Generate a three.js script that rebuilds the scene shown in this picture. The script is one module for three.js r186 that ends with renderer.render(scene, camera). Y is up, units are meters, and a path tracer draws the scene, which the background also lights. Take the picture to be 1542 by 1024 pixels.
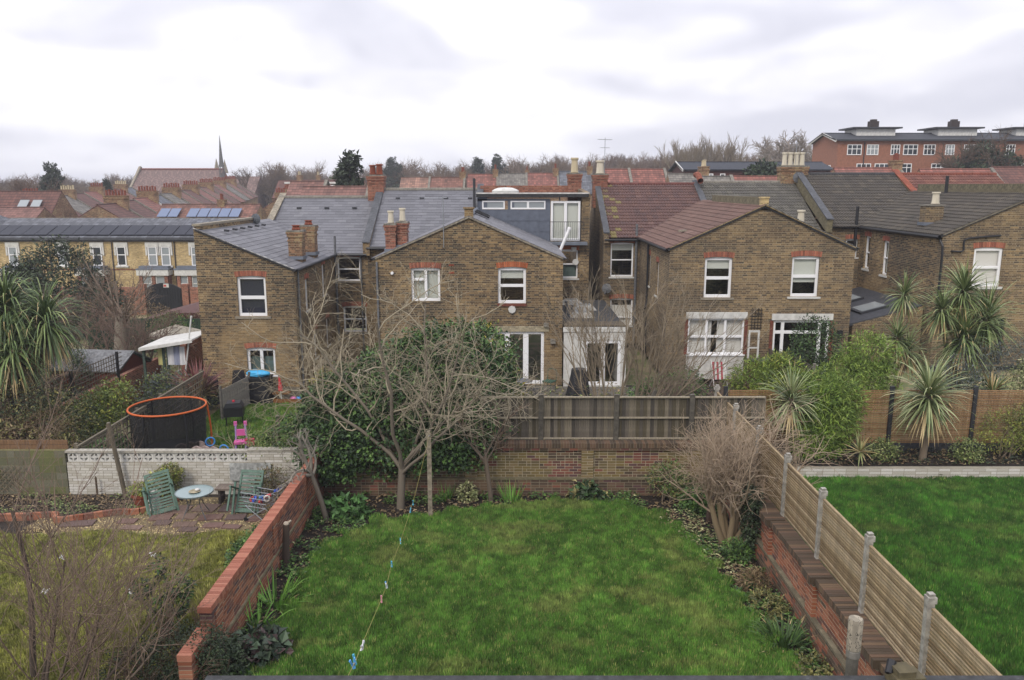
import * as THREE from 'three';
import { mergeGeometries } from 'three/addons/utils/BufferGeometryUtils.js';

// ---------- camera, sky, sun, exposure ----------
const scene = new THREE.Scene();
const camera = new THREE.PerspectiveCamera(46.25, 1024 / 680, 0.1, 3000);
camera.position.set(0, 8.23, 0);
camera.rotation.x = -10.95 * Math.PI / 180;
const renderer = new THREE.WebGLRenderer({ antialias: true });
renderer.toneMapping = THREE.LinearToneMapping;
renderer.toneMappingExposure = 1.48;
renderer.shadowMap.enabled = true;

function rng(seed) { let a = seed >>> 0; return () => { a = (a + 0x6D2B79F5) | 0; let t = Math.imul(a ^ (a >>> 15), 1 | a); t = (t + Math.imul(t ^ (t >>> 7), 61 | t)) ^ t; return ((t ^ (t >>> 14)) >>> 0) / 4294967296; }; }
const hash = (x, y, s) => { let h = Math.imul(x, 374761393) + Math.imul(y, 668265263) + Math.imul(s, 2246822519); h = Math.imul(h ^ (h >>> 13), 1274126177); return ((h ^ (h >>> 16)) >>> 0) / 4294967296; };
const sm = (t) => t * t * (3 - 2 * t);
const mix = (a, b, t) => a + (b - a) * t;
const clamp = (x, a = 0, b = 1) => Math.min(b, Math.max(a, x));
const step = (a, b, x) => sm(clamp((x - a) / (b - a)));
function vnoise(x, y, s = 0, per = 0) {           // value noise, periodic when per > 0
  const xi = Math.floor(x), yi = Math.floor(y), u = sm(x - xi), v = sm(y - yi);
  const w = per ? (n) => ((n % per) + per) % per : (n) => n;
  const a = hash(w(xi), w(yi), s), b = hash(w(xi + 1), w(yi), s), c = hash(w(xi), w(yi + 1), s), d = hash(w(xi + 1), w(yi + 1), s);
  return mix(mix(a, b, u), mix(c, d, u), v);
}
function fbm(x, y, oct = 4, s = 0, per = 0) { let f = 0, a = 0.5, n = 0; for (let i = 0; i < oct; i++) { f += a * vnoise(x, y, s + i * 17, per); n += a; x *= 2; y *= 2; per *= 2; a *= 0.5; } return f / n; }

{ // overcast sky: layered stratocumulus, a float equirectangular texture
  const W = 1024, Hh = 512, d = new Float32Array(W * Hh * 4);
  for (let j = 0; j < Hh; j++) {
    const el = ((j + 0.5) / Hh - 0.5) * Math.PI;
    for (let i = 0; i < W; i++) {
      const az = ((i + 0.5) / W - 0.5) * Math.PI * 2;
      const y = Math.sin(el), c = Math.cos(el), x = c * Math.cos(az), z = c * Math.sin(az);
      const k = 1 / (Math.max(y, 0) + 0.12), px = x * k * 1.35, pz = z * k * 1.35;
      const wx = fbm(px * 0.9 + 3, pz * 0.9, 3, 5) * 1.6, wz = fbm(px * 0.9, pz * 0.9 + 7, 3, 9) * 1.6;
      let n = fbm(px * 0.8 + wx, pz * 0.8 + wz, 6, 31), n2 = fbm(px * 0.33 + 11, pz * 0.33 + 4, 4, 77);
      let t = clamp((n * 0.85 + n2 * 0.4 - 0.42) / 0.42);
      t = sm(t);
      const zen = 1 + 0.9 * clamp(y - 0.05);
      const hz = step(0.14, 0.0, y);
      let r = mix(0.475, 0.77, t), g = mix(0.48, 0.762, t), b = mix(0.55, 0.80, t);
      r = mix(r, 0.64, hz * 0.5); g = mix(g, 0.645, hz * 0.5); b = mix(b, 0.70, hz * 0.5);
      const o = (j * W + i) * 4, dn = y < -0.02 ? 0.25 : 1;
      d[o] = r * zen * dn; d[o + 1] = g * zen * dn; d[o + 2] = b * zen * dn; d[o + 3] = 1;
    }
  }
  const t = new THREE.DataTexture(d, W, Hh, THREE.RGBAFormat, THREE.FloatType);
  t.mapping = THREE.EquirectangularReflectionMapping; t.magFilter = t.minFilter = THREE.LinearFilter; t.wrapS = THREE.RepeatWrapping; t.needsUpdate = true;
  scene.background = t; scene.environment = t;
}
const sun = new THREE.DirectionalLight(0xfff4e6, 1.2);
sun.position.set(-30, 70, 45); sun.target.position.set(0, 0, -25);
sun.castShadow = true; sun.shadow.radius = 30; sun.shadow.mapSize.set(4096, 4096);
Object.assign(sun.shadow.camera, { left: -60, right: 60, top: 60, bottom: -60, near: 1, far: 260 });
scene.add(sun, sun.target);
scene.fog = new THREE.FogExp2(0xc9cbd4, 0.0006);

// ---------- object helpers ----------
const V3 = (x, y, z) => new THREE.Vector3(x, y, z);
const used = {};
function numbered(n) { if (!(n in used)) { used[n] = 0; return n; } used[n]++; return n + '_' + String(used[n]).padStart(3, '0'); }
function shadow(o) { o.castShadow = true; o.receiveShadow = true; return o; }
function tag(o, label, category, group) { o.userData.label = label; o.userData.category = category; if (group) o.userData.group = group; return o; }
function thing(name, label, category, pos = [0, 0, 0], ry = 0, group) {
  const o = new THREE.Group(); o.name = numbered(name); o.position.set(...pos); o.rotation.y = ry; scene.add(o);
  return tag(o, label, category, group);
}
function part(parent, name, geo, mat) { const m = shadow(new THREE.Mesh(geo, mat)); m.name = name; parent.add(m); return m; }
function solo(name, label, category, geo, mat, pos = [0, 0, 0], ry = 0, group) { const m = part(scene, numbered(name), geo, mat); m.position.set(...pos); m.rotation.y = ry; return tag(m, label, category, group); }
function setting(name, geo, mat) { const m = part(scene, numbered(name), geo, mat); m.userData.kind = 'structure'; return m; }
function stuff(o) { o.userData.kind = 'stuff'; return o; }
function dup(src, pos, ry, label) { const r = src.clone(); r.name = numbered(src.name.replace(/_\d\d\d$/, '')); r.userData = { ...src.userData }; if (label) r.userData.label = label; r.position.set(...pos); if (ry !== undefined) r.rotation.y = ry; scene.add(r); return r; }

// ---------- geometry helpers ----------
function flat(g) { return g.index ? g.toNonIndexed() : g; }
function uvm(g) {           // uv in metres, from the axis that each face points along
  g = flat(g); g.computeVertexNormals();
  const p = g.attributes.position, n = g.attributes.normal, uv = new Float32Array(p.count * 2);
  for (let i = 0; i < p.count; i += 3) {
    const nx = Math.abs(n.getX(i)), ny = Math.abs(n.getY(i)), nz = Math.abs(n.getZ(i));
    for (let k = i; k < i + 3; k++) {
      const x = p.getX(k), y = p.getY(k), z = p.getZ(k);
      if (nz >= nx && nz >= ny) { uv[k * 2] = x; uv[k * 2 + 1] = y; } else if (nx >= ny) { uv[k * 2] = z; uv[k * 2 + 1] = y; } else { uv[k * 2] = x; uv[k * 2 + 1] = z; }
    }
  }
  g.setAttribute('uv', new THREE.BufferAttribute(uv, 2)); return g;
}
function mg(list) {
  const l = list.map((g) => { g = flat(g); for (const k of Object.keys(g.attributes)) if (!['position', 'normal', 'uv', 'color'].includes(k)) g.deleteAttribute(k); return g; });
  return uvm(mergeGeometries(l));
}
function bx(w, h, d, x = 0, y = 0, z = 0, rx = 0, ry = 0, rz = 0) { // box centred in x and z, standing on y
  const g = new THREE.BoxGeometry(w, h, d); g.translate(0, h / 2, 0);
  if (rx || ry || rz) g.applyMatrix4(new THREE.Matrix4().makeRotationFromEuler(new THREE.Euler(rx, ry, rz)));
  g.translate(x, y, z); return flat(g);
}
function bar(a, b, w, d = w) { // box-section bar between two points
  const A = V3(...a), B = V3(...b), L = A.distanceTo(B), g = new THREE.BoxGeometry(w, L, d);
  const q = new THREE.Quaternion().setFromUnitVectors(V3(0, 1, 0), B.clone().sub(A).normalize());
  g.applyQuaternion(q); g.translate((A.x + B.x) / 2, (A.y + B.y) / 2, (A.z + B.z) / 2); return flat(g);
}
function tube(pts, r, sides = 6, seg = 0) { const v = pts.map((p) => V3(...p)); const c = pts.length === 2 ? new THREE.LineCurve3(v[0], v[1]) : new THREE.CatmullRomCurve3(v, false, 'catmullrom', 0.3); return flat(new THREE.TubeGeometry(c, seg || Math.max(1, (pts.length - 1) * 5), r, sides, false)); }
function rod(a, b, r0, r1 = r0, sides = 8) { const A = V3(...a), B = V3(...b), L = A.distanceTo(B), g = new THREE.CylinderGeometry(r1, r0, L, sides); g.applyQuaternion(new THREE.Quaternion().setFromUnitVectors(V3(0, 1, 0), B.clone().sub(A).normalize())); g.translate((A.x + B.x) / 2, (A.y + B.y) / 2, (A.z + B.z) / 2); return flat(g); }
function lathe(pts, seg = 14, x = 0, y = 0, z = 0) { const g = new THREE.LatheGeometry(pts.map((p) => new THREE.Vector2(p[0], p[1])), seg); g.translate(x, y, z); return flat(g); }
function polyShape(pts) { const s = new THREE.Shape(); pts.forEach((p, i) => i ? s.lineTo(p[0], p[1]) : s.moveTo(p[0], p[1])); return s; }
function prism(pts, depth) { return flat(new THREE.ExtrudeGeometry(polyShape(pts), { depth, bevelEnabled: false })); }
function basis(U, V, N, p) { return new THREE.Matrix4().makeBasis(U, V, N).setPosition(p); }

// ---------- materials ----------
function dtex(w, h, fn, rep, srgb = true) {
  const d = new Uint8Array(w * h * 4);
  for (let j = 0; j < h; j++) for (let i = 0; i < w; i++) { const c = fn(i, j), o = (j * w + i) * 4; d[o] = clamp(c[0], 0, 255); d[o + 1] = clamp(c[1], 0, 255); d[o + 2] = clamp(c[2], 0, 255); d[o + 3] = 255; }
  const t = new THREE.DataTexture(d, w, h); t.wrapS = t.wrapT = THREE.RepeatWrapping; t.magFilter = THREE.LinearFilter; t.minFilter = THREE.LinearMipmapLinearFilter; t.generateMipmaps = true;
  if (srgb) t.colorSpace = THREE.SRGBColorSpace; if (rep) t.repeat.set(1 / rep, 1 / rep); t.needsUpdate = true; return t;
}
const std = (o) => new THREE.MeshStandardMaterial({ roughness: 0.85, ...o });
const hex = (c) => { const k = new THREE.Color(c); k.convertLinearToSRGB(); return [k.r * 255, k.g * 255, k.b * 255]; };
// stock-brick walls: colour, mortar and wear for a wall of 9.16 m, too far off to pick single bricks
const BW = 9.16, BN = 1024;
function brickAt(i, j) { // Flemish bond; returns [brick id x, course, mortar?]
  const c = Math.floor(j / BN * 120), y = (j / BN * 120) % 1, u = i / BN * 26.7 + (c % 2) * 0.5 + hash(c, 0, 3) * 0.05, k = Math.floor(u), f = u - k;
  const head = f > 0.667, id = k * 2 + (head ? 1 : 0), e = head ? (f - 0.667) / 0.333 : f / 0.667;
  const ew = head ? 0.10 : 0.05;
  return [id, c, y < 0.2 || e < ew];
}
function brickMap(seed, pal, mortar, patch) {
  const P = pal.map(hex), M = hex(mortar);
  return dtex(BN, BN, (i, j) => {
    const [id, c, m] = brickAt(i, j), x = i / BN * BW, y = j / BN * BW;
    const pt = patch ? patch(x, y) : 0, st = fbm(x * 0.9, y * 0.9, 4, seed + 5), fine = hash(i, j, seed) * 22 - 11;
    if (m) { const k = 0.82 + st * 0.35; return [M[0] * k + fine, M[1] * k + fine, M[2] * k + fine]; }
    let q = hash(id, c, seed) * 0.72 + (st - 0.5) * 0.9 + (fbm(x * 0.35 + 4, y * 0.5, 3, seed + 21) - 0.5) * 0.6 + 0.12;
    if (hash(id, c, seed + 9) < 0.04) q = 0;
    q = mix(q, 0.72 + 0.28 * hash(id, c, seed + 2), pt * 0.85);
    q = clamp(q) * (P.length - 1.001); const a = Math.floor(q), f = q - a, A = P[a], B = P[a + 1];
    const k = 0.9 + 0.2 * hash(id, c, seed + 4);
    return [mix(A[0], B[0], f) * k + fine, mix(A[1], B[1], f) * k + fine, mix(A[2], B[2], f) * k + fine];
  }, BW);
}
const brickBump = dtex(BN, BN, (i, j) => { const m = brickAt(i, j)[2]; const v = (m ? 60 : 190) + hash(i, j, 2) * 50; return [v, v, v]; }, BW, false);
const stockPal = ['#322b23', '#45382b', '#5a4833', '#6b573c', '#7d6747', '#937b54'];
const brick = (seed, pal, mortar, patch) => std({ map: brickMap(seed, pal, mortar, patch), bumpMap: brickBump, bumpScale: 0.006, roughness: 0.92 });
const M = {};
M.brickA = brick(11, stockPal, '#92866c', (x, y) => { const d = Math.hypot((x - 2.1) / 1.6, (y - 1.9) / 1.7); return step(1.1, 0.75, d + (vnoise(x * 3, y * 3, 4) - 0.5) * 0.4); });
M.brickB = brick(23, stockPal, '#8e8268', (x, y) => step(2.6, 1.4, y + (vnoise(x * 2, y * 2, 8) - 0.5) * 1.2) * 0.7);
M.brickD = brick(37, stockPal.map((c) => new THREE.Color(c).lerp(new THREE.Color('#564a3b'), 0.35).getStyle()), '#8f846d');
M.brickYellow = brick(41, ['#8b7850', '#a08a5e', '#b19a6e', '#bba67c'], '#b3a482');
M.brickRed = brick(53, ['#5f372b', '#7a4535', '#895443', '#96644f'], '#8d7c6a');
M.brickStack = brick(59, ['#4e3a2d', '#6a4d38', '#7e5c43', '#857050', '#917e5a'], '#94866c');
const noiseA = dtex(512, 512, (i, j) => { const v = 150 + fbm(i / 32, j / 32, 5, 3, 16) * 120 + (hash(i, j, 8) - 0.5) * 34 - 25; return [v, v, v]; }, 1.1);
const noiseFine = dtex(256, 256, (i, j) => { const v = 205 + (fbm(i / 8, j / 8, 3, 13, 32) - 0.5) * 70 + (hash(i, j, 18) - 0.5) * 40; return [v, v, v]; }, 0);
const bumpN = dtex(256, 256, (i, j) => { const v = fbm(i / 10, j / 10, 4, 63, 0) * 255; return [v, v, v]; }, 0.5, false);
const woodMap = dtex(256, 256, (i, j) => { const g = fbm(i / 3, j / 64, 4, 5), s = fbm(i / 16, j / 50, 3, 15); const v = 150 + g * 90 + (s - 0.5) * 60; return [v, v * 0.985, v * 0.96]; }, 0.6);
const noiseSoft = dtex(512, 512, (i, j) => { const v = 222 + (fbm(i / 48, j / 48, 5, 43, 0) - 0.5) * 50 + (hash(i, j, 28) - 0.5) * 14; return [v, v, v * 0.99]; }, 1.7);
const N = (c, o = {}) => std({ color: c, map: noiseA, ...o });
M.white = N('#dfdfdc', { roughness: 0.55, map: noiseSoft }); M.upvc = std({ color: '#e2e3e4', roughness: 0.35 }); M.whiteRender = N('#dad9d5', { roughness: 0.9, map: noiseSoft });
M.stone = N('#b5ab97'); M.concrete = N('#9b968a', { bumpMap: bumpN, bumpScale: 0.003 }); M.lead = N('#747c89', { roughness: 0.6, metalness: 0.1, map: noiseSoft }); M.leadDark = N('#646c7c', { roughness: 0.55, map: noiseSoft });
M.black = std({ color: '#15161a', roughness: 0.5 }); M.darkGrey = std({ color: '#2c2e33', roughness: 0.5 }); M.pipeGrey = N('#84878b', { roughness: 0.5 });
M.felt = N('#4b4c4e'); M.deck = N('#3a3a3c'); M.terracotta = N('#a8573a'); M.cream = N('#c9bd9e'); M.plaster = N('#8f8775');
M.glass = new THREE.MeshPhysicalMaterial({ color: '#ffffff', roughness: 0.02, transmission: 1, thickness: 0, ior: 1.5 });
M.farGlass = std({ color: '#2a3036', roughness: 0.08 }); M.farGlassPale = std({ color: '#8b9295', roughness: 0.15 });
M.curtain = std({ color: '#c9c8c2', roughness: 1 }); M.blind = std({ color: '#b9bdb4', roughness: 1 }); M.tealBlind = std({ color: '#4f5f5a', roughness: 1 });
M.navyBlind = std({ color: '#1b2130', roughness: 0.9 });
M.interior = std({ color: '#3a3733', roughness: 1 });
M.metal = std({ color: '#9b9ea2', roughness: 0.35, metalness: 0.8 });
M.soil = N('#33281d', { bumpMap: bumpN, bumpScale: 0.03 });
M.bark = std({ color: '#6f6353', roughness: 0.95 }); M.barkGrey = std({ color: '#7d7467', roughness: 0.95 }); M.twig = std({ color: '#8a7a66', roughness: 0.95 }); M.twigRed = std({ color: '#6d5347', roughness: 0.95 }); M.twigTan = std({ color: '#9a8468', roughness: 0.95 });
M.leaf = std({ vertexColors: true, roughness: 0.62, side: THREE.DoubleSide });
M.vc = std({ vertexColors: true, roughness: 0.85 });
const variants = (cols, o = {}) => cols.map((c) => std({ color: c, map: noiseFine, ...o }));
function jitter(base, n, dv, seed, o) { const r = rng(seed), out = []; for (const b of base) for (let i = 0; i < n; i++) { const c = new THREE.Color(b); const k = 1 + (r() - 0.5) * dv; c.multiplyScalar(k); out.push(std({ color: c, map: noiseFine, ...o })); } return out; }

// pieces that can be picked apart: the 300 largest in view are meshes of their own, the rest one joined part
class Pieces {
  constructor(owner, name, budget = 300) { this.o = owner; this.name = name; this.budget = budget; this.l = []; }
  add(parent, geo, mat, m, w = 1) {
    const p = new THREE.Vector3().setFromMatrixPosition(m).applyAxisAngle(V3(0, 1, 0), this.o.rotation.y).add(this.o.position);
    this.l.push({ parent, geo, mat, m, k: w / p.distanceTo(camera.position) });
  }
  flush() {
    this.l.sort((a, b) => b.k - a.k);
    const rest = this.l.splice(this.budget);
    for (const q of this.l) { const s = part(q.parent, this.name, q.geo, q.mat); q.m.decompose(s.position, s.quaternion, s.scale); }
    if (!rest.length) return;
    const gs = rest.map((q) => { const g = flat(q.geo.clone()).applyMatrix4(q.m), n = g.attributes.position.count, c = new Float32Array(n * 3); for (let i = 0; i < n; i++) { c[i * 3] = q.mat.color.r; c[i * 3 + 1] = q.mat.color.g; c[i * 3 + 2] = q.mat.color.b; } g.setAttribute('color', new THREE.BufferAttribute(c, 3)); return g; });
    const m0 = rest[0].mat, mm = m0.clone(); mm.color.set('#ffffff'); mm.vertexColors = true;
    stuff(part(this.o, this.name, mergeGeometries(gs), mm));
  }
}
// ---------- plant helpers ----------
class Tubes { // tapered tubes joined into one geometry
  constructor() { this.p = []; this.n = []; this.i = []; }
  line(pts, r0, r1, sides) {
    const base = this.p.length / 3, k = pts.length; let ref = Math.abs(pts[1].y - pts[0].y) > 0.8 * pts[0].distanceTo(pts[1]) ? V3(1, 0, 0) : V3(0, 1, 0);
    for (let a = 0; a < k; a++) {
      const t = pts[Math.min(a + 1, k - 1)].clone().sub(pts[Math.max(a - 1, 0)]).normalize(), s = t.clone().cross(ref).normalize(), u = s.clone().cross(t), r = mix(r0, r1, a / (k - 1));
      for (let j = 0; j < sides; j++) { const c = Math.cos(j / sides * 6.2832), q = Math.sin(j / sides * 6.2832), x = s.x * c + u.x * q, y = s.y * c + u.y * q, z = s.z * c + u.z * q; this.p.push(pts[a].x + x * r, pts[a].y + y * r, pts[a].z + z * r); this.n.push(x, y, z); }
      if (a) for (let j = 0; j < sides; j++) { const j2 = (j + 1) % sides, A = base + (a - 1) * sides; this.i.push(A + j, A + sides + j, A + j2, A + j2, A + sides + j, A + sides + j2); }
    }
  }
  build() { const g = new THREE.BufferGeometry(); g.setAttribute('position', new THREE.Float32BufferAttribute(this.p, 3)); g.setAttribute('normal', new THREE.Float32BufferAttribute(this.n, 3)); g.setAttribute('uv', new THREE.Float32BufferAttribute(new Float32Array(this.p.length / 3 * 2), 2)); g.setIndex(this.i); return g; }
}
// o: { levels:[{n, len, r, ang, seg, wig, up, from}], ... }; level 0 lists the stems themselves
function growTree(seed, stems, levels, trunkLevels = 1, tips) {
  const R = rng(seed), T = new Tubes(), C = new Tubes();
  const rv = () => V3(R() - 0.5, R() - 0.5, R() - 0.5);
  function shoot(p, d, len, r, lv) {
    const L = levels[lv], seg = L.seg || 4, pts = [p.clone()], q = p.clone(), dir = d.clone(), dirs = [dir.clone()];
    for (let i = 0; i < seg; i++) { dir.addScaledVector(rv(), (L.wig ?? 0.5)).add(V3(0, (L.up ?? 0) , 0)).normalize(); q.addScaledVector(dir, len / seg); pts.push(q.clone()); dirs.push(dir.clone()); }
    const end = levels[lv + 1] ? r * (L.taper ?? 0.45) : r * 0.4;
    (lv < trunkLevels ? T : C).line(pts, r, end, r > 0.05 ? 8 : r > 0.018 ? 5 : 3);
    const nx = levels[lv + 1]; if (!nx) { if (tips) tips.push([q.clone(), dir.clone()]); return; }
    const n = Math.max(1, Math.round(nx.n * (0.7 + 0.6 * R())));
    for (let i = 0; i < n; i++) {
      const t = mix(nx.from ?? 0.35, 1, (i + R() * 0.8) / n), a = Math.min(seg - 1e-3, t * seg), k = Math.floor(a), pp = pts[k].clone().lerp(pts[k + 1], a - k), dd = dirs[k + 1];
      const ax = dd.clone().cross(rv()).normalize(), nd = dd.clone().applyAxisAngle(ax, (nx.ang ?? 0.7) * (0.6 + 0.8 * R()));
      shoot(pp, nd, nx.len * (0.6 + 0.7 * R()) * (nx.flat ? 1 : 1 - 0.35 * t), Math.min(nx.r * (0.7 + 0.5 * R()), mix(r, end, t) * 0.85), lv + 1);
    }
  }
  for (const s of stems) shoot(V3(...s.p), V3(...s.d).normalize(), s.len ?? levels[0].len, s.r ?? levels[0].r, 0);
  return [T.build(), C.build()];
}
function bareTree(name, label, cat, pos, seed, stems, levels, mats, o = {}) {
  const t = thing(name, label, cat, pos, 0, o.group), [a, b] = growTree(seed, stems, levels, o.trunkLevels ?? 1, o.tips);
  part(t, 'trunk', a, mats[0]); part(t, 'crown', b, mats[1] || mats[0]); return t;
}
const col = (c) => new THREE.Color(c);
class Leaves { // many small leaves joined into one geometry, each with its own colour
  constructor(seed) { this.R = rng(seed); this.p = []; this.n = []; this.c = []; }
  tri(a, b, c, k) { const n = b.clone().sub(a).cross(c.clone().sub(a)).normalize(); for (const v of [a, b, c]) { this.p.push(v.x, v.y, v.z); this.n.push(n.x, n.y, n.z); this.c.push(k.r, k.g, k.b); } }
  leaf(p, d, up, len, w, k, fold = 0.25) {
    const s = d.clone().cross(up).normalize(), u = s.clone().cross(d).normalize(), tip = p.clone().addScaledVector(d, len), m = p.clone().addScaledVector(d, len * 0.45).addScaledVector(u, len * 0.04);
    const l = m.clone().addScaledVector(s, w / 2).addScaledVector(u, w * fold), r = m.clone().addScaledVector(s, -w / 2).addScaledVector(u, w * fold);
    this.tri(p, tip, l, k); this.tri(p, r, tip, k);
  }
  strap(p, d, len, w, droop, k, k2, seg = 4) { // arching sword leaf
    const R = this.R, pts = [], dir = d.clone(), q = p.clone(); pts.push(q.clone());
    for (let i = 0; i < seg; i++) { q.addScaledVector(dir, len / seg); pts.push(q.clone()); dir.y -= droop * (0.5 + i * 0.5) / seg; dir.normalize(); }
    const s = V3(-d.z, (R() - 0.5) * 0.7, d.x).normalize(); const cc = k2 ? k2 : k;
    for (let i = 0; i < seg; i++) { const w0 = w * (i === 0 ? 0.6 : 1 - Math.pow(i / seg, 2)), w1 = w * (1 - Math.pow((i + 1) / seg, 2)) + 0.001; const a = pts[i].clone().addScaledVector(s, w0 / 2), b = pts[i].clone().addScaledVector(s, -w0 / 2), c = pts[i + 1].clone().addScaledVector(s, w1 / 2), e = pts[i + 1].clone().addScaledVector(s, -w1 / 2); const kk = i > seg * 0.7 ? cc : k; this.tri(a, b, c, kk); this.tri(b, e, c, kk); }
  }
  pick(pal, j = 0.35) { const R = this.R, k = pal[Math.floor(R() * pal.length)].clone(); return k.multiplyScalar(1 - j / 2 + R() * j); }
  // blobs: [cx,cy,cz,rx,ry,rz]; clumps of leaves spread through an uneven shell
  mass(blobs, nClump, per, len, w, pal, o = {}) {
    const R = this.R, vol = blobs.map((b) => Math.pow(b[3] * b[4] * b[5], 0.66)), tot = vol.reduce((a, b) => a + b, 0), sd = Math.floor(R() * 1000);
    for (let i = 0; i < nClump; i++) {
      let r = R() * tot, bi = 0; while (r > vol[bi] && bi < blobs.length - 1) { r -= vol[bi]; bi++; }
      const b = blobs[bi], th = R() * 6.283, cy = R() * 2 - 1, sy = Math.sqrt(1 - cy * cy), n = V3(sy * Math.cos(th), cy, sy * Math.sin(th));
      const lump = 0.72 + 0.5 * fbm(n.x * 2.2 + 5 + n.y * 1.7, n.z * 2.2 + n.y * 2.3, 3, sd + bi), rad = lump * Math.pow(0.25 + 0.75 * R(), o.fill ?? 0.4);
      const c = V3(b[0] + n.x * b[3] * rad, b[1] + n.y * b[4] * rad, b[2] + n.z * b[5] * rad), cs = (o.clump ?? 0.16), tone = 0.75 + 0.5 * R(), pk = pal[Math.floor(R() * pal.length)];
      if (o.minY !== undefined && c.y < o.minY) continue;
      for (let j = 0; j < per; j++) {
        const q = c.clone().add(V3((R() - 0.5) * cs * 2, (R() - 0.5) * cs * 1.6, (R() - 0.5) * cs * 2));
        const d = n.clone().multiplyScalar(0.5).add(V3(R() - 0.5, R() - 0.5 + (o.lift ?? -0.1), R() - 0.5).multiplyScalar(1.5)).normalize();
        const up = n.clone().add(V3((R() - 0.5) * 1.4, 0.8 + R() * 0.4, (R() - 0.5) * 1.4)).normalize();
        const k = (R() < 0.7 ? pk : pal[Math.floor(R() * pal.length)]).clone().multiplyScalar(tone * (0.8 + 0.4 * R()));
        this.leaf(q, d, up, len * (0.7 + 0.6 * R()), w * (0.7 + 0.6 * R()), k);
      }
    }
    return this;
  }
  build() { const g = new THREE.BufferGeometry(); g.setAttribute('position', new THREE.Float32BufferAttribute(this.p, 3)); g.setAttribute('normal', new THREE.Float32BufferAttribute(this.n, 3)); g.setAttribute('color', new THREE.Float32BufferAttribute(this.c, 3)); g.setAttribute('uv', new THREE.Float32BufferAttribute(new Float32Array(this.p.length / 3 * 2), 2)); return g; }
}
const PAL = {
  ivy: ['#38522a', '#466430', '#2d4424', '#567338', '#263a20'].map(col), glossy: ['#3c5a28', '#4d6d2f', '#2e4722', '#5d7a38'].map(col), lime: ['#6f7d32', '#82903a', '#59692a', '#979a46'].map(col), yellowGreen: ['#9a8f35', '#857f2f', '#6c6f2c', '#b1a244'].map(col),
  bamboo: ['#72893a', '#5e782c', '#889c48', '#4c6426'].map(col), dark: ['#26351f', '#1d2a1a', '#314127', '#3b4a2c'].map(col), olive: ['#5b5d35', '#6d6c3d', '#4a4d2c', '#7a7543'].map(col), blueGrey: ['#4d5656', '#5d6663', '#3f4948', '#6e756f'].map(col), conifer: ['#263222', '#1f2a1e', '#313d29', '#3a4530'].map(col), dry: ['#75644a', '#63543c', '#887658', '#554733'].map(col),
  cordy: ['#7a8658', '#69774c', '#8d966a', '#5a6942', '#a0a27c'].map(col), cordyDark: ['#56683a', '#667844', '#465832', '#7c8a55'].map(col), straw: ['#a39063', '#937f54', '#b09e74'].map(col), phormium: ['#5c2f33', '#6e3a3c', '#4a282c', '#7f4d49'].map(col), shrub: ['#5d6c3a', '#6d7a43', '#4c5b31', '#7d8650'].map(col), varieg: ['#8f9366', '#7a8252', '#a6a47c', '#626b42'].map(col),
};
function bush(name, label, pos, seed, blobs, n, per, len, w, pal, o = {}) {
  const t = thing(name, label, o.cat || 'shrub', pos, 0, o.group);
  const st = o.stems ?? 5, R = rng(seed + 1), T = new Tubes(); 
  for (let i = 0; i < st; i++) { const b = blobs[i % blobs.length]; const a = V3((R() - 0.5) * 0.3, 0, (R() - 0.5) * 0.3), e = V3(b[0] + (R() - 0.5) * b[3], b[1] + b[4] * 0.3 * R(), b[2] + (R() - 0.5) * b[5]); T.line([a, a.clone().lerp(e, 0.5).add(V3((R() - 0.5) * 0.2, 0.05, (R() - 0.5) * 0.2)), e], o.stemR ?? 0.025, 0.006, 5); }
  part(t, 'stems', T.build(), o.stemMat || M.bark);
  part(t, 'foliage', new Leaves(seed).mass(blobs, n, per, len, w, pal, o).build(), M.leaf); return t;
}
// cabbage palm: heads = [[x,y,z,leafLength,count]], stems from the base to each head
function cordyline(label, pos, seed, heads, pal, o = {}) {
  const t = thing('cabbage_palm', label, 'palm', pos, 0, o.group), R = rng(seed), T = new Tubes();
  heads.forEach(([x, y, z, L, n], k) => {
    const b = o.base || [0, 0, 0]; T.line([V3(...b), V3(mix(b[0], x, 0.3) + 0.05, y * 0.45, mix(b[2], z, 0.3)), V3(x, y, z)], o.r ?? 0.09, (o.r ?? 0.09) * 0.7, 8);
    const F = new Leaves(seed + k * 7); 
    for (let i = 0; i < n; i++) {
      const a = R() * 6.283, el = mix(1.35, -1.05, Math.pow(i / n, 0.85)) + (R() - 0.5) * 0.4, d = V3(Math.cos(a) * Math.cos(el), Math.sin(el), Math.sin(a) * Math.cos(el));
      const old = i > n * 0.86; F.strap(V3(x, y - (i / n) * L * 0.25, z).addScaledVector(d, 0.05), d, L * (0.75 + 0.35 * R()), o.w ?? 0.045, (o.droop ?? 0.75) * (0.6 + R() * 0.8), old ? F.pick(PAL.straw) : F.pick(pal), old || R() < 0.2 ? F.pick(PAL.straw) : undefined, 5);
    }
    for (let i = 0; i < n * 0.35; i++) { const a = R() * 6.283, q = V3(x + Math.cos(a) * 0.06, y - 0.1 - R() * L * 0.35, z + Math.sin(a) * 0.06); F.strap(q, V3(Math.cos(a) * 0.45, -0.9, Math.sin(a) * 0.45).normalize(), L * (0.4 + 0.35 * R()), 0.035, 0.5 * R(), F.pick(PAL.dry, 0.6), undefined, 3); }
    part(t, 'leaf_head', F.build(), M.leaf);
  });
  part(t, 'trunk', T.build(), M.bark); return t;
}
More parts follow.
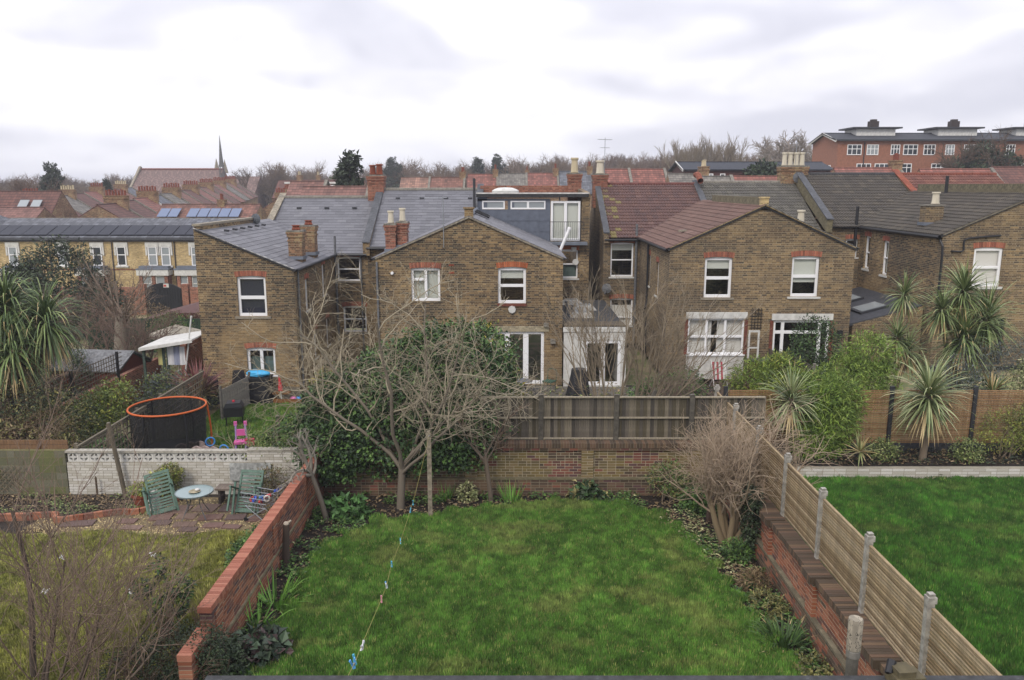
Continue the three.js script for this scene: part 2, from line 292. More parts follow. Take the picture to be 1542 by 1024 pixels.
// ---------- building helpers (coordinates in world metres; every part is stored relative to its house) ----------
const rel = (h, x, y, z) => [x - h.position.x, y - h.position.y, z - h.position.z];
function archHole(P, cx, y, w, h, rise) { P.moveTo(cx - w / 2, y); P.lineTo(cx + w / 2, y); P.lineTo(cx + w / 2, y + h - rise); if (rise) P.quadraticCurveTo(cx, y + h + rise, cx - w / 2, y + h - rise); else P.lineTo(cx - w / 2, y + h); P.lineTo(cx - w / 2, y); return P; }
const archMats = std({ vertexColors: true, roughness: 0.9 });
function soldierArch(w, rise, hgt, dep, seed, cols = ['#8a5140', '#985a46', '#7a4839', '#a0644e']) {
  const r = rng(seed), n = Math.max(6, Math.round((w + 0.12) / 0.078)), gs = [], half = w / 2 + 0.05, R = rise > 0.005 ? (half * half + rise * rise) / (2 * rise) : 0;
  for (let i = 0; i < n; i++) {
    const x = -half + (i + 0.5) / n * 2 * half, yy = R ? Math.sqrt(R * R - x * x) - (R - rise) : 0, an = R ? -Math.asin(x / R) : 0;
    const g = bx((2 * half) / n - 0.011, hgt, dep + r() * 0.006, 0, 0, 0); g.applyMatrix4(new THREE.Matrix4().makeRotationZ(an)); g.translate(x, yy, 0);
    const c = new THREE.Color(cols[Math.floor(r() * cols.length)]).multiplyScalar(0.8 + r() * 0.35), a = new Float32Array(g.attributes.position.count * 3); for (let k = 0; k < a.length; k += 3) { a[k] = c.r; a[k + 1] = c.g; a[k + 2] = c.b; }
    g.setAttribute('color', new THREE.BufferAttribute(a, 3)); gs.push(g);
  }
  return mergeGeometries(gs);
}
let wseed = 1;
// o: { s centre along the wall, y sill height, w, h, rise, cols, rows, panes, sill, arch, blind, curtain, recess, fr }
function windowAt(h, base, th, o) {
  const { w, hh, rise = 0 } = { hh: o.h, ...o }, fr = o.fr ?? 0.065, br = o.bar ?? 0.05, rec = o.recess ?? 0.1;
  const sh = archHole(new THREE.Shape(), 0, 0, w, hh, rise);
  let cells = o.panes;
  if (!cells) {
    const cs = [0, ...(o.cols || []), 1], rs = [0, ...(o.rows ?? [0.5]), 1]; cells = [];
    for (let i = 0; i < cs.length - 1; i++) for (let j = 0; j < rs.length - 1; j++) cells.push([cs[i], rs[j], cs[i + 1], rs[j + 1]]);
  }
  const X = (f) => -w / 2 + f * w, top = hh - rise * 0.75, rects = [];
  for (const [a, b, c, d] of cells) {
    const x0 = X(a) + (a === 0 ? fr : br / 2), x1 = X(c) - (c === 1 ? fr : br / 2), y0 = b * top + (b === 0 ? fr * 1.15 : br / 2), y1 = d * top - (d === 1 ? fr : br / 2);
    rects.push([x0, y0, x1, y1]); const p = new THREE.Path(); p.moveTo(x0, y0); p.lineTo(x1, y0); p.lineTo(x1, y1); p.lineTo(x0, y1); p.lineTo(x0, y0); sh.holes.push(p);
  }
  const g = flat(new THREE.ExtrudeGeometry(sh, { depth: 0.07, bevelEnabled: true, bevelSize: 0.006, bevelThickness: 0.006, bevelSegments: 1, curveSegments: 8 })); g.translate(0, 0, -0.07);
  const f = part(h, o.door ? 'door' : 'window', uvm(g), o.mat || M.upvc);
  const dx = Math.cos(th), dz = -Math.sin(th), nx = Math.sin(th), nz = Math.cos(th);
  f.position.set(base[0] + dx * o.s - nx * rec, o.y, base[2] + dz * o.s - nz * rec); f.rotation.y = th;
  for (const [x0, y0, x1, y1] of rects) { const q = new THREE.PlaneGeometry(x1 - x0 + 0.02, y1 - y0 + 0.02); q.translate((x0 + x1) / 2, (y0 + y1) / 2, -0.035); part(f, 'pane', q, o.glass || M.glass); }
  if (o.blind) { const q = bx(w - 0.12, hh * o.blind, 0.02, 0, hh * (1 - o.blind) - 0.06, -0.13); part(f, 'blind', q, o.blindMat || M.blind); }
  if (o.curtain) { // pleated hangings
    const gs = [], n = Math.round(w / 0.05); for (let i = 0; i < n; i++) { const x = -w / 2 + (i + 0.5) / n * w; if (o.gap && Math.abs(x - o.gap[0]) < o.gap[1]) continue; gs.push(rod([x, 0.05, -0.2], [x, hh - 0.08, -0.2], 0.034, 0.034, 5)); }
    part(f, 'curtain', mg(gs), o.curtainMat || M.curtain);
  }
  if (o.lowNet) part(f, 'blind', bx(w - 0.1, hh * o.lowNet, 0.015, 0, 0.05, -0.15), o.blindMat || M.tealBlind);
  if (o.sill !== false) part(f, 'sill', bx(w + (o.sillW ?? 0.16), o.sillH ?? 0.075, 0.16, 0, -(o.sillH ?? 0.075) - 0.004, rec - 0.035), o.sillMat || M.white);
  if (o.arch !== false) { const a = soldierArch(w, rise, o.archH ?? 0.225, 0.06, wseed++, o.archCols); a.translate(0, hh - rise + 0.006, rec - 0.022); part(f, 'brick_arch', a, archMats); }
  return f;
}
function wall(h, name, a, b, y0, top, openings, mat, th = 0.28) {
  const dx = b[0] - a[0], dz = b[1] - a[1], L = Math.hypot(dx, dz), ang = Math.atan2(-dz, dx), by = h.position.y;
  const sh = new THREE.Shape(); sh.moveTo(0, y0 - by); sh.lineTo(L, y0 - by);
  (typeof top === 'number' ? [[L, top], [0, top]] : [...top].reverse()).forEach((p) => sh.lineTo(p[0], p[1] - by));
  const base = rel(h, a[0], 0, a[1]);
  for (const o of openings) { o.y -= by; sh.holes.push(archHole(new THREE.Path(), o.s, o.y, o.w, o.h, o.rise || 0)); }
  const g = flat(new THREE.ExtrudeGeometry(sh, { depth: th, bevelEnabled: false, curveSegments: 8 })); g.translate(0, 0, -th);
  const m = part(h, name, uvm(g), mat); m.position.set(base[0], 0, base[2]); m.rotation.y = ang;
  for (const o of openings) windowAt(h, base, ang, o);
  return m;
}
const slateBox = (() => { const g = new THREE.BoxGeometry(1, 1, 1); return flat(g); })();
const tileGeo = (() => { // interlocking concrete tile: two rolls, a thick lower edge
  const pr = [[0, 0], [0.12, 0.9], [0.26, 1], [0.4, 0.15], [0.52, 0], [0.64, 0.9], [0.78, 1], [0.9, 0.15], [1, 0]].map(([x, y]) => [x - 0.5, y]);
  const pos = []; const q = (a, b, c, d) => pos.push(...a, ...b, ...c, ...a, ...c, ...d);
  for (let i = 0; i < pr.length - 1; i++) {
    const [x0, h0] = pr[i], [x1, h1] = pr[i + 1];
    q([x0, -0.5, h0], [x1, -0.5, h1], [x1, 0.5, h1], [x0, 0.5, h0]);
    q([x0, -0.5, -1], [x1, -0.5, -1], [x1, -0.5, h1], [x0, -0.5, h0]);
  }
  const g = new THREE.BufferGeometry(); g.setAttribute('position', new THREE.Float32BufferAttribute(pos, 3)); g.computeVertexNormals(); return uvm(g);
})();
// one slope of a roof: poly is its outline in (along eave, up slope) metres from O
function roofPlane(P, parent, h, O, U, V, poly, k) {
  const Nn = U.clone().cross(V).normalize(), o = V3(...rel(h, ...O)), r = rng(k.seed || 7);
  const deck = new THREE.ExtrudeGeometry(polyShape(poly), { depth: 0.08, bevelEnabled: false }); deck.translate(0, 0, -0.085); deck.applyMatrix4(basis(U, V, Nn, o));
  const roof = part(parent, 'roof', uvm(deck), k.deck || M.deck);
  const vmax = Math.max(...poly.map((p) => p[1])), span = (v) => { let lo = 1e9, hi = -1e9; for (let i = 0; i < poly.length; i++) { const a = poly[i], b = poly[(i + 1) % poly.length]; if ((a[1] - v) * (b[1] - v) <= 0 && a[1] !== b[1]) { const u = a[0] + (v - a[1]) / (b[1] - a[1]) * (b[0] - a[0]); lo = Math.min(lo, u); hi = Math.max(hi, u); } } return [lo, hi]; };
  const len = k.gauge * (k.tile ? 1.12 : 1.55), tilt = Math.atan(k.thick * (k.tile ? 1.0 : 1.2) / k.gauge), V2 = V.clone().multiplyScalar(Math.cos(tilt)).addScaledVector(Nn, -Math.sin(tilt)), N2 = U.clone().cross(V2);
  let row = 0;
  for (let v = -0.03; v < vmax - 0.06; v += k.gauge, row++) {
    const [lo, hi] = span(clamp(v + k.gauge / 2, 0.001, vmax - 0.001)); if (hi - lo < 0.05) continue;
    const l2 = Math.min(len, vmax - v + 0.02), off = k.tile ? 0 : (row % 2) * k.w / 2;
    for (let u = lo - ((lo + 1000) % k.w) + off - k.w; u < hi; u += k.w) {
      const u0 = Math.max(u, lo), u1 = Math.min(u + k.w, hi); if (u1 - u0 < 0.04) continue;
      const c = o.clone().addScaledVector(U, (u0 + u1) / 2).addScaledVector(V, v + l2 / 2 + (r() - 0.5) * (k.tile ? 0.004 : 0.012)).addScaledVector(Nn, k.thick * (k.tile ? 0.8 : 1.1) + (r() - 0.5) * 0.002);
      const m = basis(U, V2, N2, c).multiply(new THREE.Matrix4().makeRotationZ((r() - 0.5) * (k.tile ? 0.004 : 0.014))).multiply(new THREE.Matrix4().makeScale(u1 - u0 - (k.tile ? 0 : 0.008), l2, k.tile ? k.thick : k.thick));
      const lich = k.lichen && k.lichen(c, r); P.add(roof, k.tile ? tileGeo : slateBox, lich || k.mats[Math.floor(r() * r() * k.mats.length)], m);
    }
  }
  return roof;
}
const lichenMats = jitter(['#877a4a', '#7d6a4e', '#8f8252'], 1, 0.2, 2);
const slateMats = jitter(['#7c7d84', '#74757c', '#85868c', '#6c6d74'], 3, 0.16, 3, { roughness: 0.6 });
const slateMats2 = jitter(['#808086', '#77777d', '#8a8a8f', '#6e6e74'], 3, 0.16, 4, { roughness: 0.6 });
const redTileMats = jitter(['#6b4f4a', '#72544c', '#624a47', '#795c54'], 3, 0.22, 5);
const pinkTileMats = jitter(['#7d625a', '#846960', '#725a54', '#8c7167'], 3, 0.2, 6);
const greyTileMats = jitter(['#6a675f', '#615e58', '#716e64', '#59564f'], 3, 0.22, 7);
const brownTileMats = jitter(['#59534b', '#514c46', '#635c51', '#4a4640'], 3, 0.22, 8);
const brightTileMats = jitter(['#82564b', '#8a5d50', '#784f46', '#926757'], 3, 0.2, 9);
const SL = { w: 0.5, gauge: 0.28, thick: 0.011 }, TL = { w: 0.3, gauge: 0.32, thick: 0.034, tile: true };
const yz = (a) => V3(0, Math.sin(a), -Math.cos(a));
function potGeo(h, r = 0.12) { return lathe([[0, 0], [r * 1.15, 0], [r * 1.15, 0.06], [r, 0.08], [r * 0.86, h * 0.8], [r * 0.95, h * 0.84], [r * 1.12, h * 0.88], [r * 1.12, h], [r * 0.8, h], [r * 0.75, h * 0.6], [0, h * 0.6]], 12); }
const potMats = { red: N('#a4553a'), cream: N('#cbbd9e', { map: noiseSoft }), white: N('#d6cebb', { map: noiseSoft }) };
function chimney(h, x, y0, z, w, d, y1, pots, mat = M.brickStack, o = {}) {
  const p = rel(h, x, y0, z), H = y1 - y0, gs = [bx(w, H - (o.plain ? 0.08 : 0.3), d)];
  if (!o.plain) gs.push(bx(w + 0.06, 0.08, d + 0.06, 0, H - 0.5), bx(w + 0.08, 0.15, d + 0.08, 0, H - 0.3), bx(w + 0.14, 0.08, d + 0.14, 0, H - 0.15));
  const c = part(h, 'chimney', mg(gs), mat); c.position.set(...p);
  part(c, 'chimney_cap', mg([bx(w + 0.1, 0.075, d + 0.1, 0, H - 0.07)]), M.concrete);
  for (const [px, pz, ph, pc, pr] of pots) { const q = part(c, 'chimney_pot', potGeo(ph, pr), potMats[pc]); q.position.set(px, H, pz); }
  if (o.flash) part(c, 'flashing', bx(w + 0.1, 0.14, d + 0.12, 0, o.flash), M.lead);
  return c;
}
function pipe(h, pts, r, mat, name = 'drainpipe') { const l = pts.map((p) => rel(h, ...p)); return part(h, name, mg([tube(l, r, 8, (l.length - 1) * 6)]), mat); }
function dishAt(h, x, y, z, r, ry, mat) { const g = [new THREE.SphereGeometry(r, 14, 6, 0, Math.PI * 2, 0, 0.6)]; g[0].scale(1.75, 1.2, 1.75); g[0].translate(0, -r * 1.2, 0); g[0].rotateX(Math.PI / 2); const l = [flat(g[0]), rod([0, 0, 0], [0, -r * 0.9, r * 0.9], 0.012), bx(0.05, 0.05, 0.12, 0, -r * 0.95, r * 0.95), rod([0, 0, 0], [0, 0, -0.25], 0.02)]; const m = part(h, 'satellite_dish', mg(l), mat || N('#8d9094')); m.position.set(...rel(h, x, y, z)); m.rotation.y = ry; return m; }
function aerial(h, x, y, z, H, ry = 0, n = 7) { const g = [rod([0, 0, 0], [0, H, 0], 0.018, 0.015)]; for (const [yy, L, k] of [[H - 0.1, 0.9, n], [H - 0.55, 0.6, 4]]) { g.push(rod([-L / 2, yy, 0], [L / 2, yy, 0], 0.012)); for (let i = 0; i < k; i++) { const X = -L / 2 + (i + 0.3) / k * L; g.push(rod([X, yy, -0.18], [X, yy, 0.18], 0.008, 0.008, 4)); } } const m = part(h, 'tv_aerial', mg(g), M.metal); m.position.set(...rel(h, x, y, z)); m.rotation.y = ry; return m; }
function add(h, name, geos, mat, x, y, z, ry = 0) { const m = part(h, name, mg(geos), mat); m.position.set(...rel(h, x, y, z)); m.rotation.y = ry; return m; }

// ---------- the row of houses whose back wings face the gardens ----------
const capMat = N('#62656b', { roughness: 0.7 });
const ZF = -33.5, ZM = -41.4, ZR = -46.2, ZB = -51.2;
function mainRoof(P, h, x0, x1, yE, yR, kind) { // rear and front slopes of a main house
  const a = Math.atan2(yR - yE, ZM - ZR), L = Math.hypot(yR - yE, ZM - ZR) + 0.25 / Math.cos(a);
  roofPlane(P, h, h, [x0, yE - 0.25 * Math.tan(a), ZM + 0.25], V3(1, 0, 0), yz(a), [[0, 0], [x1 - x0, 0], [x1 - x0, L], [0, L]], kind);
  const b = Math.atan2(yR - yE, ZR - ZB), g = prism([[0, 0], [x1 - x0, 0], [x1 - x0, Math.hypot(yR - yE, ZR - ZB)], [0, Math.hypot(yR - yE, ZR - ZB)]], 0.1);
  g.applyMatrix4(basis(V3(-1, 0, 0), V3(0, Math.sin(b), Math.cos(b)), V3(0, Math.cos(b), -Math.sin(b)), V3(...rel(h, x1, yE - 0.05, ZB)))); part(h, 'front_roof', uvm(g), kind.mats[0]);
  const n = Math.round((x1 - x0) / 0.45); const rg = []; for (let i = 0; i < n; i++) rg.push(rod([(i + 0.02) * (x1 - x0) / n, 0, 0], [(i + 0.99) * (x1 - x0) / n, 0, 0], 0.12, 0.115, 8));
  add(h, 'ridge_tiles', rg, kind.ridge || M.concrete, x0, yR + 0.02, ZR - 0.02);
}
function closeMain(h, x0, x1, yE, yR, mat, left = true, right = true) { // party walls and street front
  const y0 = h.position.y, pts = [[0, yE], [ZM - ZR, yR + 0.0], [ZM - ZB, yE]];
  if (right) wall(h, 'gable_wall', [x1, ZM - 0.28], [x1, ZB + 0.28], y0, [[0, yE + 0.1], [ZM - ZR - 0.28, yR - 0.14], [ZM - ZB - 0.56, yE]], [], mat);
  if (left) wall(h, 'gable_wall', [x0, ZB + 0.28], [x0, ZM - 0.28], y0, [[0, yE], [ZR - ZB - 0.28, yR - 0.14], [ZM - ZB - 0.56, yE + 0.1]], [], mat);
  wall(h, 'front_wall', [x1, ZB], [x0, ZB], y0, yE - 0.1, [], mat);
}
function parapet(h, x, yE, yR, w, mat, cap, up = 0.28, z1 = ZR - 0.3, z0 = ZM + 0.3) { // raised party wall following the roof slope
  const L = z0 - z1, g = prism([[0, -0.4], [L, (yR - yE) - 0.4], [L, yR - yE + up], [0, up - 0.1]], w); g.applyMatrix4(basis(V3(0, 0, -1), V3(0, 1, 0), V3(1, 0, 0), V3(-w / 2, 0, 0)));
  const m = add(h, 'party_wall', [g], mat, x, yE, z0);
  const c = prism([[-0.05, up - 0.1], [L + 0.05, yR - yE + up], [L + 0.05, yR - yE + up + 0.06], [-0.05, up - 0.04]], w + 0.06); c.applyMatrix4(basis(V3(0, 0, -1), V3(0, 1, 0), V3(1, 0, 0), V3(-w / 2 - 0.03, 0, 0)));
  part(m, 'coping', mg([c]), cap); return m;
}
function wingSlope(P, h, xe, ye, xr, yr, mainFn, kind, zf = ZF + 0.06) { // slope of a back wing from eave x to ridge x; runs back to the main roof
  const s = Math.sign(xr - xe), run = Math.abs(xr - xe), a = Math.atan2(yr - ye, run), L = Math.hypot(run, yr - ye) + 0.12;
  const U = s > 0 ? V3(0, 0, 1) : V3(0, 0, -1), V = V3(s * Math.cos(a), Math.sin(a), 0);
  const dE = zf - mainFn(ye), dR = zf - mainFn(yr), o = [xe - s * 0.12 * Math.cos(a), ye - 0.12 * Math.sin(a), s > 0 ? zf - dE : zf];
  const poly = s > 0 ? [[0, 0], [dE, 0], [dE, L], [dE - dR, L]] : [[0, 0], [dE, 0], [dR, L], [0, L]];
  return roofPlane(P, h, h, o, U, V, poly, kind);
}
const mainZ = (yE, yR) => (y) => ZM - (y - yE) / (yR - yE) * (ZM - ZR) - 0.05;

{ // A: slate roofed end house with a single-pitch back wing
  const b = -0.84, h = thing('brick_house', 'brown brick end house with two slate roofs and a single-slope back wing behind the trampoline', 'house', [-11.25, b, ZF]);
  const P = new Pieces(h, 'slate'), xl = -13.3, xr = -9.2, yl = 6.5, yr = 4.8;
  wall(h, 'wing_wall', [xl, ZF], [xr, ZF], b, [[0, yl], [xr - xl, yr]], [
    { s: 2.27, y: 2.78, w: 1.22, h: 1.72, rise: 0.05, rows: [0.47], blind: 0.9, blindMat: M.navyBlind, fr: 0.1, bar: 0.13, sillH: 0.1, sillMat: M.stone, sillW: 0.3 },
    { s: 2.50, y: 0.22, w: 1.22, h: 1.2, rise: 0.06, rows: [], cols: [0.5], bar: 0.12, fr: 0.1, lowNet: 0.6, sillMat: M.upvc }], M.brickA);
  wall(h, 'wing_side_wall', [xr, ZF - 0.28], [xr, ZM - 0.28], b, yr, [
    { s: 1.75, y: 2.75, w: 0.62, h: 1.42, rise: 0.05, rows: [], cols: [0.5], sillMat: M.white },
    { s: 5.0, y: 3.0, w: 0.62, h: 1.5, rise: 0.05, sillMat: M.white },
    { s: 2.9, y: 0.3, w: 0.6, h: 1.35, rise: 0.05, rows: [], cols: [0.5] }, { s: 5.4, y: 0.4, w: 0.6, h: 1.4, rise: 0.05, rows: [] }], M.brickB);
  wall(h, 'wing_side_wall', [xl, ZM], [xl, ZF - 0.28], b, yl + 0.08, [], M.brickA);
  const yE = 4.95, yR = 7.56;
  wall(h, 'main_rear_wall', [xr - 0.02, ZM], [-7.5, ZM], b, yE - 0.05, [
    { s: 0.72, y: 3.35, w: 1.2, h: 1.28, rise: 0.05, sillMat: M.stone, sillW: 0.26 }, { s: 0.95, y: 0.65, w: 1.2, h: 1.4, rise: 0.06, sillMat: M.stone }], M.brickA);
  closeMain(h, xl, -7.5, yE, yR, M.brickA);
  wingSlope(P, h, xr, yr, xl + 0.1, yl - 0.03, mainZ(yE, yR), { ...SL, w: 0.6, gauge: 0.3, mats: slateMats2, seed: 3 });
  mainRoof(P, h, xl, -7.56, yE, yR, { ...SL, mats: slateMats, seed: 5 });
  P.flush();
  // parapet with stone coping on the outer side of the wing
  const pg = []; for (let i = 0; i < 9; i++) pg.push(bx(0.34, 0.09, 0.88, 0, 0, -0.46 - i * 0.9)); add(h, 'parapet_coping', pg, M.stone, xl + 0.13, yl + 0.085, ZF + 0.05);
  add(h, 'wing_parapet', [bx(0.28, 0.1, 0.3)], M.brickA, xl + 0.14, yl - 0.03, ZF - 0.16);
  parapet(h, xl + 0.15, yE, yR, 0.3, M.brickA, M.stone, 0.22);
  chimney(h, -9.62, 4.9, -35.75, 0.6, 0.6, 6.3, [[0, 0, 0.22, 'red', 0.17]], M.brickStack, { flash: 0.12 });
  chimney(h, -9.62, 4.9, -38.0, 0.62, 0.6, 6.42, [[0, 0, 0.22, 'red', 0.17]], M.brickStack, { flash: 0.12 });
  pipe(h, [[xr + 0.08, 4.7, ZF - 0.35], [xr + 0.08, b, ZF - 0.35]], 0.045, M.pipeGrey);
  pipe(h, [[xr + 0.1, 5.7, ZM + 0.3], [xr + 0.1, 0.2, ZM + 0.3]], 0.06, M.pipeGrey, 'soil_pipe');
  pipe(h, [[-7.85, 4.8, ZM + 0.07], [-7.85, -0.5, ZM + 0.07]], 0.045, M.pipeGrey);
  add(h, 'gutter', [tube([[0, 0, 0], [0, 0, -7.9]], 0.065, 8)], M.darkGrey, xr + 0.13, yr - 0.05, ZF + 0.05);
  add(h, 'gutter', [tube([[0, 0, 0], [1.7, 0, 0]], 0.065, 8)], M.darkGrey, xr, yE - 0.2, ZM + 0.26);
  add(h, 'verge_board', [bar([0, 0, 0], [xr - xl, yr - yl, 0], 0.03, 0.05)], M.white, xl, yl + 0.01, ZF + 0.03);
  dishAt(h, -12.9, 6.6, -40.4, 0.28, -0.3, N('#6e747c'));
  for (let i = 0; i < 6; i++) add(h, 'roof_vent', [bx(0.22, 0.09, 0.16, 0, 0, 0, 0.2)], M.darkGrey, xl + 0.85, yl - 0.22, -35 - i * 1.05, Math.PI / 2);
  for (let i = 0; i < 3; i++) add(h, 'roof_vent', [bx(0.24, 0.09, 0.16)], M.darkGrey, -11.9 + i * 1.55, 6.98, -45.1);
  add(h, 'render_plinth', [bx(1.35, 0.5, 0.06)], M.plaster, -9.85, b, ZF + 0.03);
}
{ // B and C: gabled slate wing, slate main roof, lead dormer
  const b = -0.25, h = thing('brick_house', 'two brown brick houses sharing a gabled slate wing and a lead-clad roof dormer', 'house', [-1.8, b, ZF]);
  const P = new Pieces(h, 'slate'), xl = -5.75, xr = 2.15, xm = -1.8, ye = 5.28, yr = 7.0;
  wall(h, 'wing_wall', [xl, ZF], [xr, ZF], b, [[0, ye], [xm - xl, yr], [xr - xl, ye]], [
    { s: 2.1, y: 3.43, w: 1.22, h: 1.42, rise: 0.04, panes: [[0, 0, 0.5, 0.66], [0, 0.66, 0.5, 1], [0.5, 0, 1, 1]], fr: 0.09, bar: 0.1, curtain: 1, curtainMat: M.blind, sill: false },
    { s: 5.75, y: 3.33, w: 1.18, h: 1.55, rise: 0.06, rows: [0.5], fr: 0.1, bar: 0.11, blind: 0.28, sill: false, archCols: ['#a35a38', '#b06440', '#97512f'] },
    { s: 5.95, y: -0.2, w: 2.35, h: 2.32, door: true, arch: false, sill: false, rows: [], cols: [0.333, 0.667], bar: 0.22, fr: 0.12, recess: 0.06 }], M.brickB);
  wall(h, 'wing_side_wall', [xr, ZF - 0.28], [xr, ZM - 0.28], b, ye, [], M.brickB);
  wall(h, 'wing_side_wall', [xl, ZM], [xl, ZF - 0.28], b, ye, [], M.brickB);
  const yE = 5.3, yR = 8.0, x0 = -7.5, x1 = 4.0;
  wall(h, 'main_rear_wall', [x0, ZM], [xl, ZM], b, yE - 0.05, [{ s: 1.2, y: 4.0, w: 0.7, h: 0.9, rise: 0.04 }], M.brickB);
  wall(h, 'main_rear_wall', [xr, ZM], [x1, ZM], b, yE + 0.1, [{ s: 0.72, y: 3.5, w: 1.1, h: 1.5, rise: 0.05, lowNet: 0.45, archCols: ['#a35a38', '#b06440'] }], M.brickB);
  closeMain(h, x0, x1, yE, yR - 0.1, M.brickB, true, false);
  wall(h, 'gable_wall', [x1, ZM - 0.28], [x1, ZB + 0.28], b, [[0, 7.9], [5, 8.1], [9.2, yE]], [], M.brickB);
  wall(h, 'gable_wall', [x1 - 0.42, ZM], [x1, ZM], yE + 0.11, 7.82, [], M.brickB);
  wingSlope(P, h, xl, ye, xm, yr, mainZ(yE, yR), { ...SL, w: 0.55, gauge: 0.29, mats: slateMats2, seed: 13 });
  wingSlope(P, h, xr, ye, xm, yr, () => ZM - 0.4, { ...SL, w: 0.55, gauge: 0.29, mats: slateMats2, seed: 14 });
  mainRoof(P, h, x0 + 0.1, xm - 0.1, yE, yR, { ...SL, mats: slateMats, seed: 15 });
  P.flush();
  add(h, 'verge_board', [bar([0, 0, 0], [xm - xl, yr - ye, 0], 0.07, 0.12), bar([xm - xl, yr - ye, 0], [xr - xl, 0, 0], 0.07, 0.12)], M.stone, xl, ye - 0.04, ZF + 0.0);
  add(h, 'gable_stub', [bx(0.36, 0.55, 0.3), bx(0.46, 0.06, 0.4, 0, 0.55)], M.brickB, xm, yr - 0.25, ZF - 0.16);
  add(h, 'ridge_flashing', [tube([[0, 0, 0], [0, 0, -8.5]], 0.13, 8)], M.lead, xm, yr + 0.03, ZF - 0.3);
  for (let i = 0; i < 2; i++) { const w = add(h, 'roof_window', [bx(0.08, 0.9, 0.07, -0.3), bx(0.08, 0.9, 0.07, 0.3), bx(0.68, 0.08, 0.07), bx(0.68, 0.08, 0.07, 0, 0.85)], M.black, xm + 0.75, yr - 0.2, -37.2 - i * 1.4); w.rotation.set(-Math.PI / 2, 0, 0); w.rotation.z = Math.PI / 2; w.rotation.order = 'ZYX'; w.rotation.set(0, 0, 0); w.setRotationFromMatrix(basis(V3(0, 0, 1), V3(-Math.cos(0.41), Math.sin(0.41), 0), V3(Math.sin(0.41), Math.cos(0.41), 0).negate(), V3(0, 0, 0))); part(w, 'pane', bx(0.56, 0.8, 0.02, 0, 0.05), M.farGlass); }
  for (let i = 0; i < 4; i++) add(h, 'roof_vent', [bx(0.24, 0.1, 0.16)], M.darkGrey, -6.4 + i * 1.35, 7.5, -45.35);
  // lead-clad dormer with French doors
  const dz = ZM + 0.02, dt = 7.72, d0 = 5.42;
  const cl = add(h, 'dormer_cladding', [bx(3.75, d0 === 0 ? 1 : 1.62, 0.1, 1.9, 0, -0.08), bx(0.5, 0.75, 0.1, 0.28, 1.62, -0.08), bx(3.75, 0.1, 0.1, 1.9, 2.06, -0.08), bx(0.34, 0.44, 0.1, 1.75, 1.62, -0.08), bx(0.35, 0.44, 0.1, 3.6, 1.62, -0.08)], M.leadDark, xm, d0, dz);
  const seams = []; for (let i = 1; i < 7; i++) seams.push(bx(0.035, 1.55, 0.03, i * 0.53, 0.02, -0.02)); for (let i = 0; i < 2; i++) seams.push(bx(3.6, 0.02, 0.025, 1.9, 0.5 + i * 0.55, -0.022)); part(cl, 'lead_seam', mg(seams), M.leadDark);
  for (const [s, w, c] of [[0.85, 1.15, []], [2.62, 1.78, [0.5]]]) windowAt(h, rel(h, xm, 0, dz), 0, { s, y: d0 + 1.64 - b, w, h: 0.42, rows: [], cols: c, arch: false, sill: false, recess: 0.0, glass: M.farGlassPale, fr: 0.06, bar: 0.1 });
  windowAt(h, rel(h, xm, 0, dz), 0, { s: 4.55, y: d0 + 0.03 - b, w: 1.5, h: 2.02, door: true, rows: [], cols: [0.5], arch: false, sill: false, recess: 0, lowNet: 0.98, blindMat: M.blind, fr: 0.1, bar: 0.14 });
  add(h, 'dormer_roof', [bx(5.7, 0.1, 4.6, 2.85, 0, -2.1), bx(5.75, 0.13, 0.05, 2.85, -0.02, 0.22), bx(5.75, 0.08, 0.4, 2.85, -0.1, 0.02)], M.felt, xm, dt + 0.05, dz);
  add(h, 'dormer_fascia', [bx(5.76, 0.06, 0.04, 2.85, 0.12, 0.24)], M.white, xm, dt, dz);
  const sk = add(h, 'roof_dome', [lathe([[0.6, 0], [0.6, 0.1], [0.5, 0.18], [0.3, 0.26], [0, 0.28]], 16)], M.white, -0.35, dt + 0.16, -43.2); sk.scale.set(1.2, 1, 0.8);
  const rail = [bx(1.75, 0.03, 0.03, 0, 1.0), bx(1.75, 0.03, 0.03, 0, 0.08)]; for (let i = 0; i < 17; i++) rail.push(bx(0.014, 0.95, 0.014, -0.85 + i * 0.106, 0.08)); add(h, 'balcony_rail', rail, M.black, 2.78, d0, dz + 0.42);
  add(h, 'balcony_floor', [bx(2.0, 0.14, 0.6)], M.lead, 2.85, d0 - 0.16, dz + 0.24);
  add(h, 'flue', [rod([0, 0, 0], [0.55, 1.35, 0.1], 0.075), rod([0.52, 1.28, 0.1], [0.56, 1.4, 0.1], 0.09)], M.upvc, 2.2, 4.9, -38.4);
  pipe(h, [[xm + 0.12, 6.7, ZM + 0.7], [xm - 0.1, 7.2, ZM + 0.5], [xm - 0.12, 8.6, ZM + 0.2]], 0.07, M.black, 'soil_pipe');
  // alarm boxes, outlet, air bricks, aerial, pipes
  const oct = () => { const g = new THREE.CylinderGeometry(0.16, 0.17, 0.09, 8); g.rotateX(Math.PI / 2); return flat(g); };
  add(h, 'alarm_box', [oct()], M.white, 0.0, 3.08, ZF + 0.05); add(h, 'alarm_box', [oct()], M.white, 3.3, 4.35, ZM + 0.05);
  add(h, 'alarm_box', [bx(0.26, 0.22, 0.1)], M.white, 3.2, 4.9, ZM + 0.06);
  add(h, 'flue_outlet', [rod([0, 0, 0], [0, 0, 0.12], 0.07, 0.05, 12)], M.upvc, -5.05, 4.62, ZF + 0.01);
  add(h, 'air_brick', [bx(0.22, 0.075, 0.02), bx(0.22, 0.075, 0.02, 0, 0.32)], M.terracotta, -2.55, 4.6, ZF + 0.006);
  add(h, 'lintel', [bx(2.75, 0.24, 0.05)], M.cream, 0.2, 2.12, ZF + 0.02);
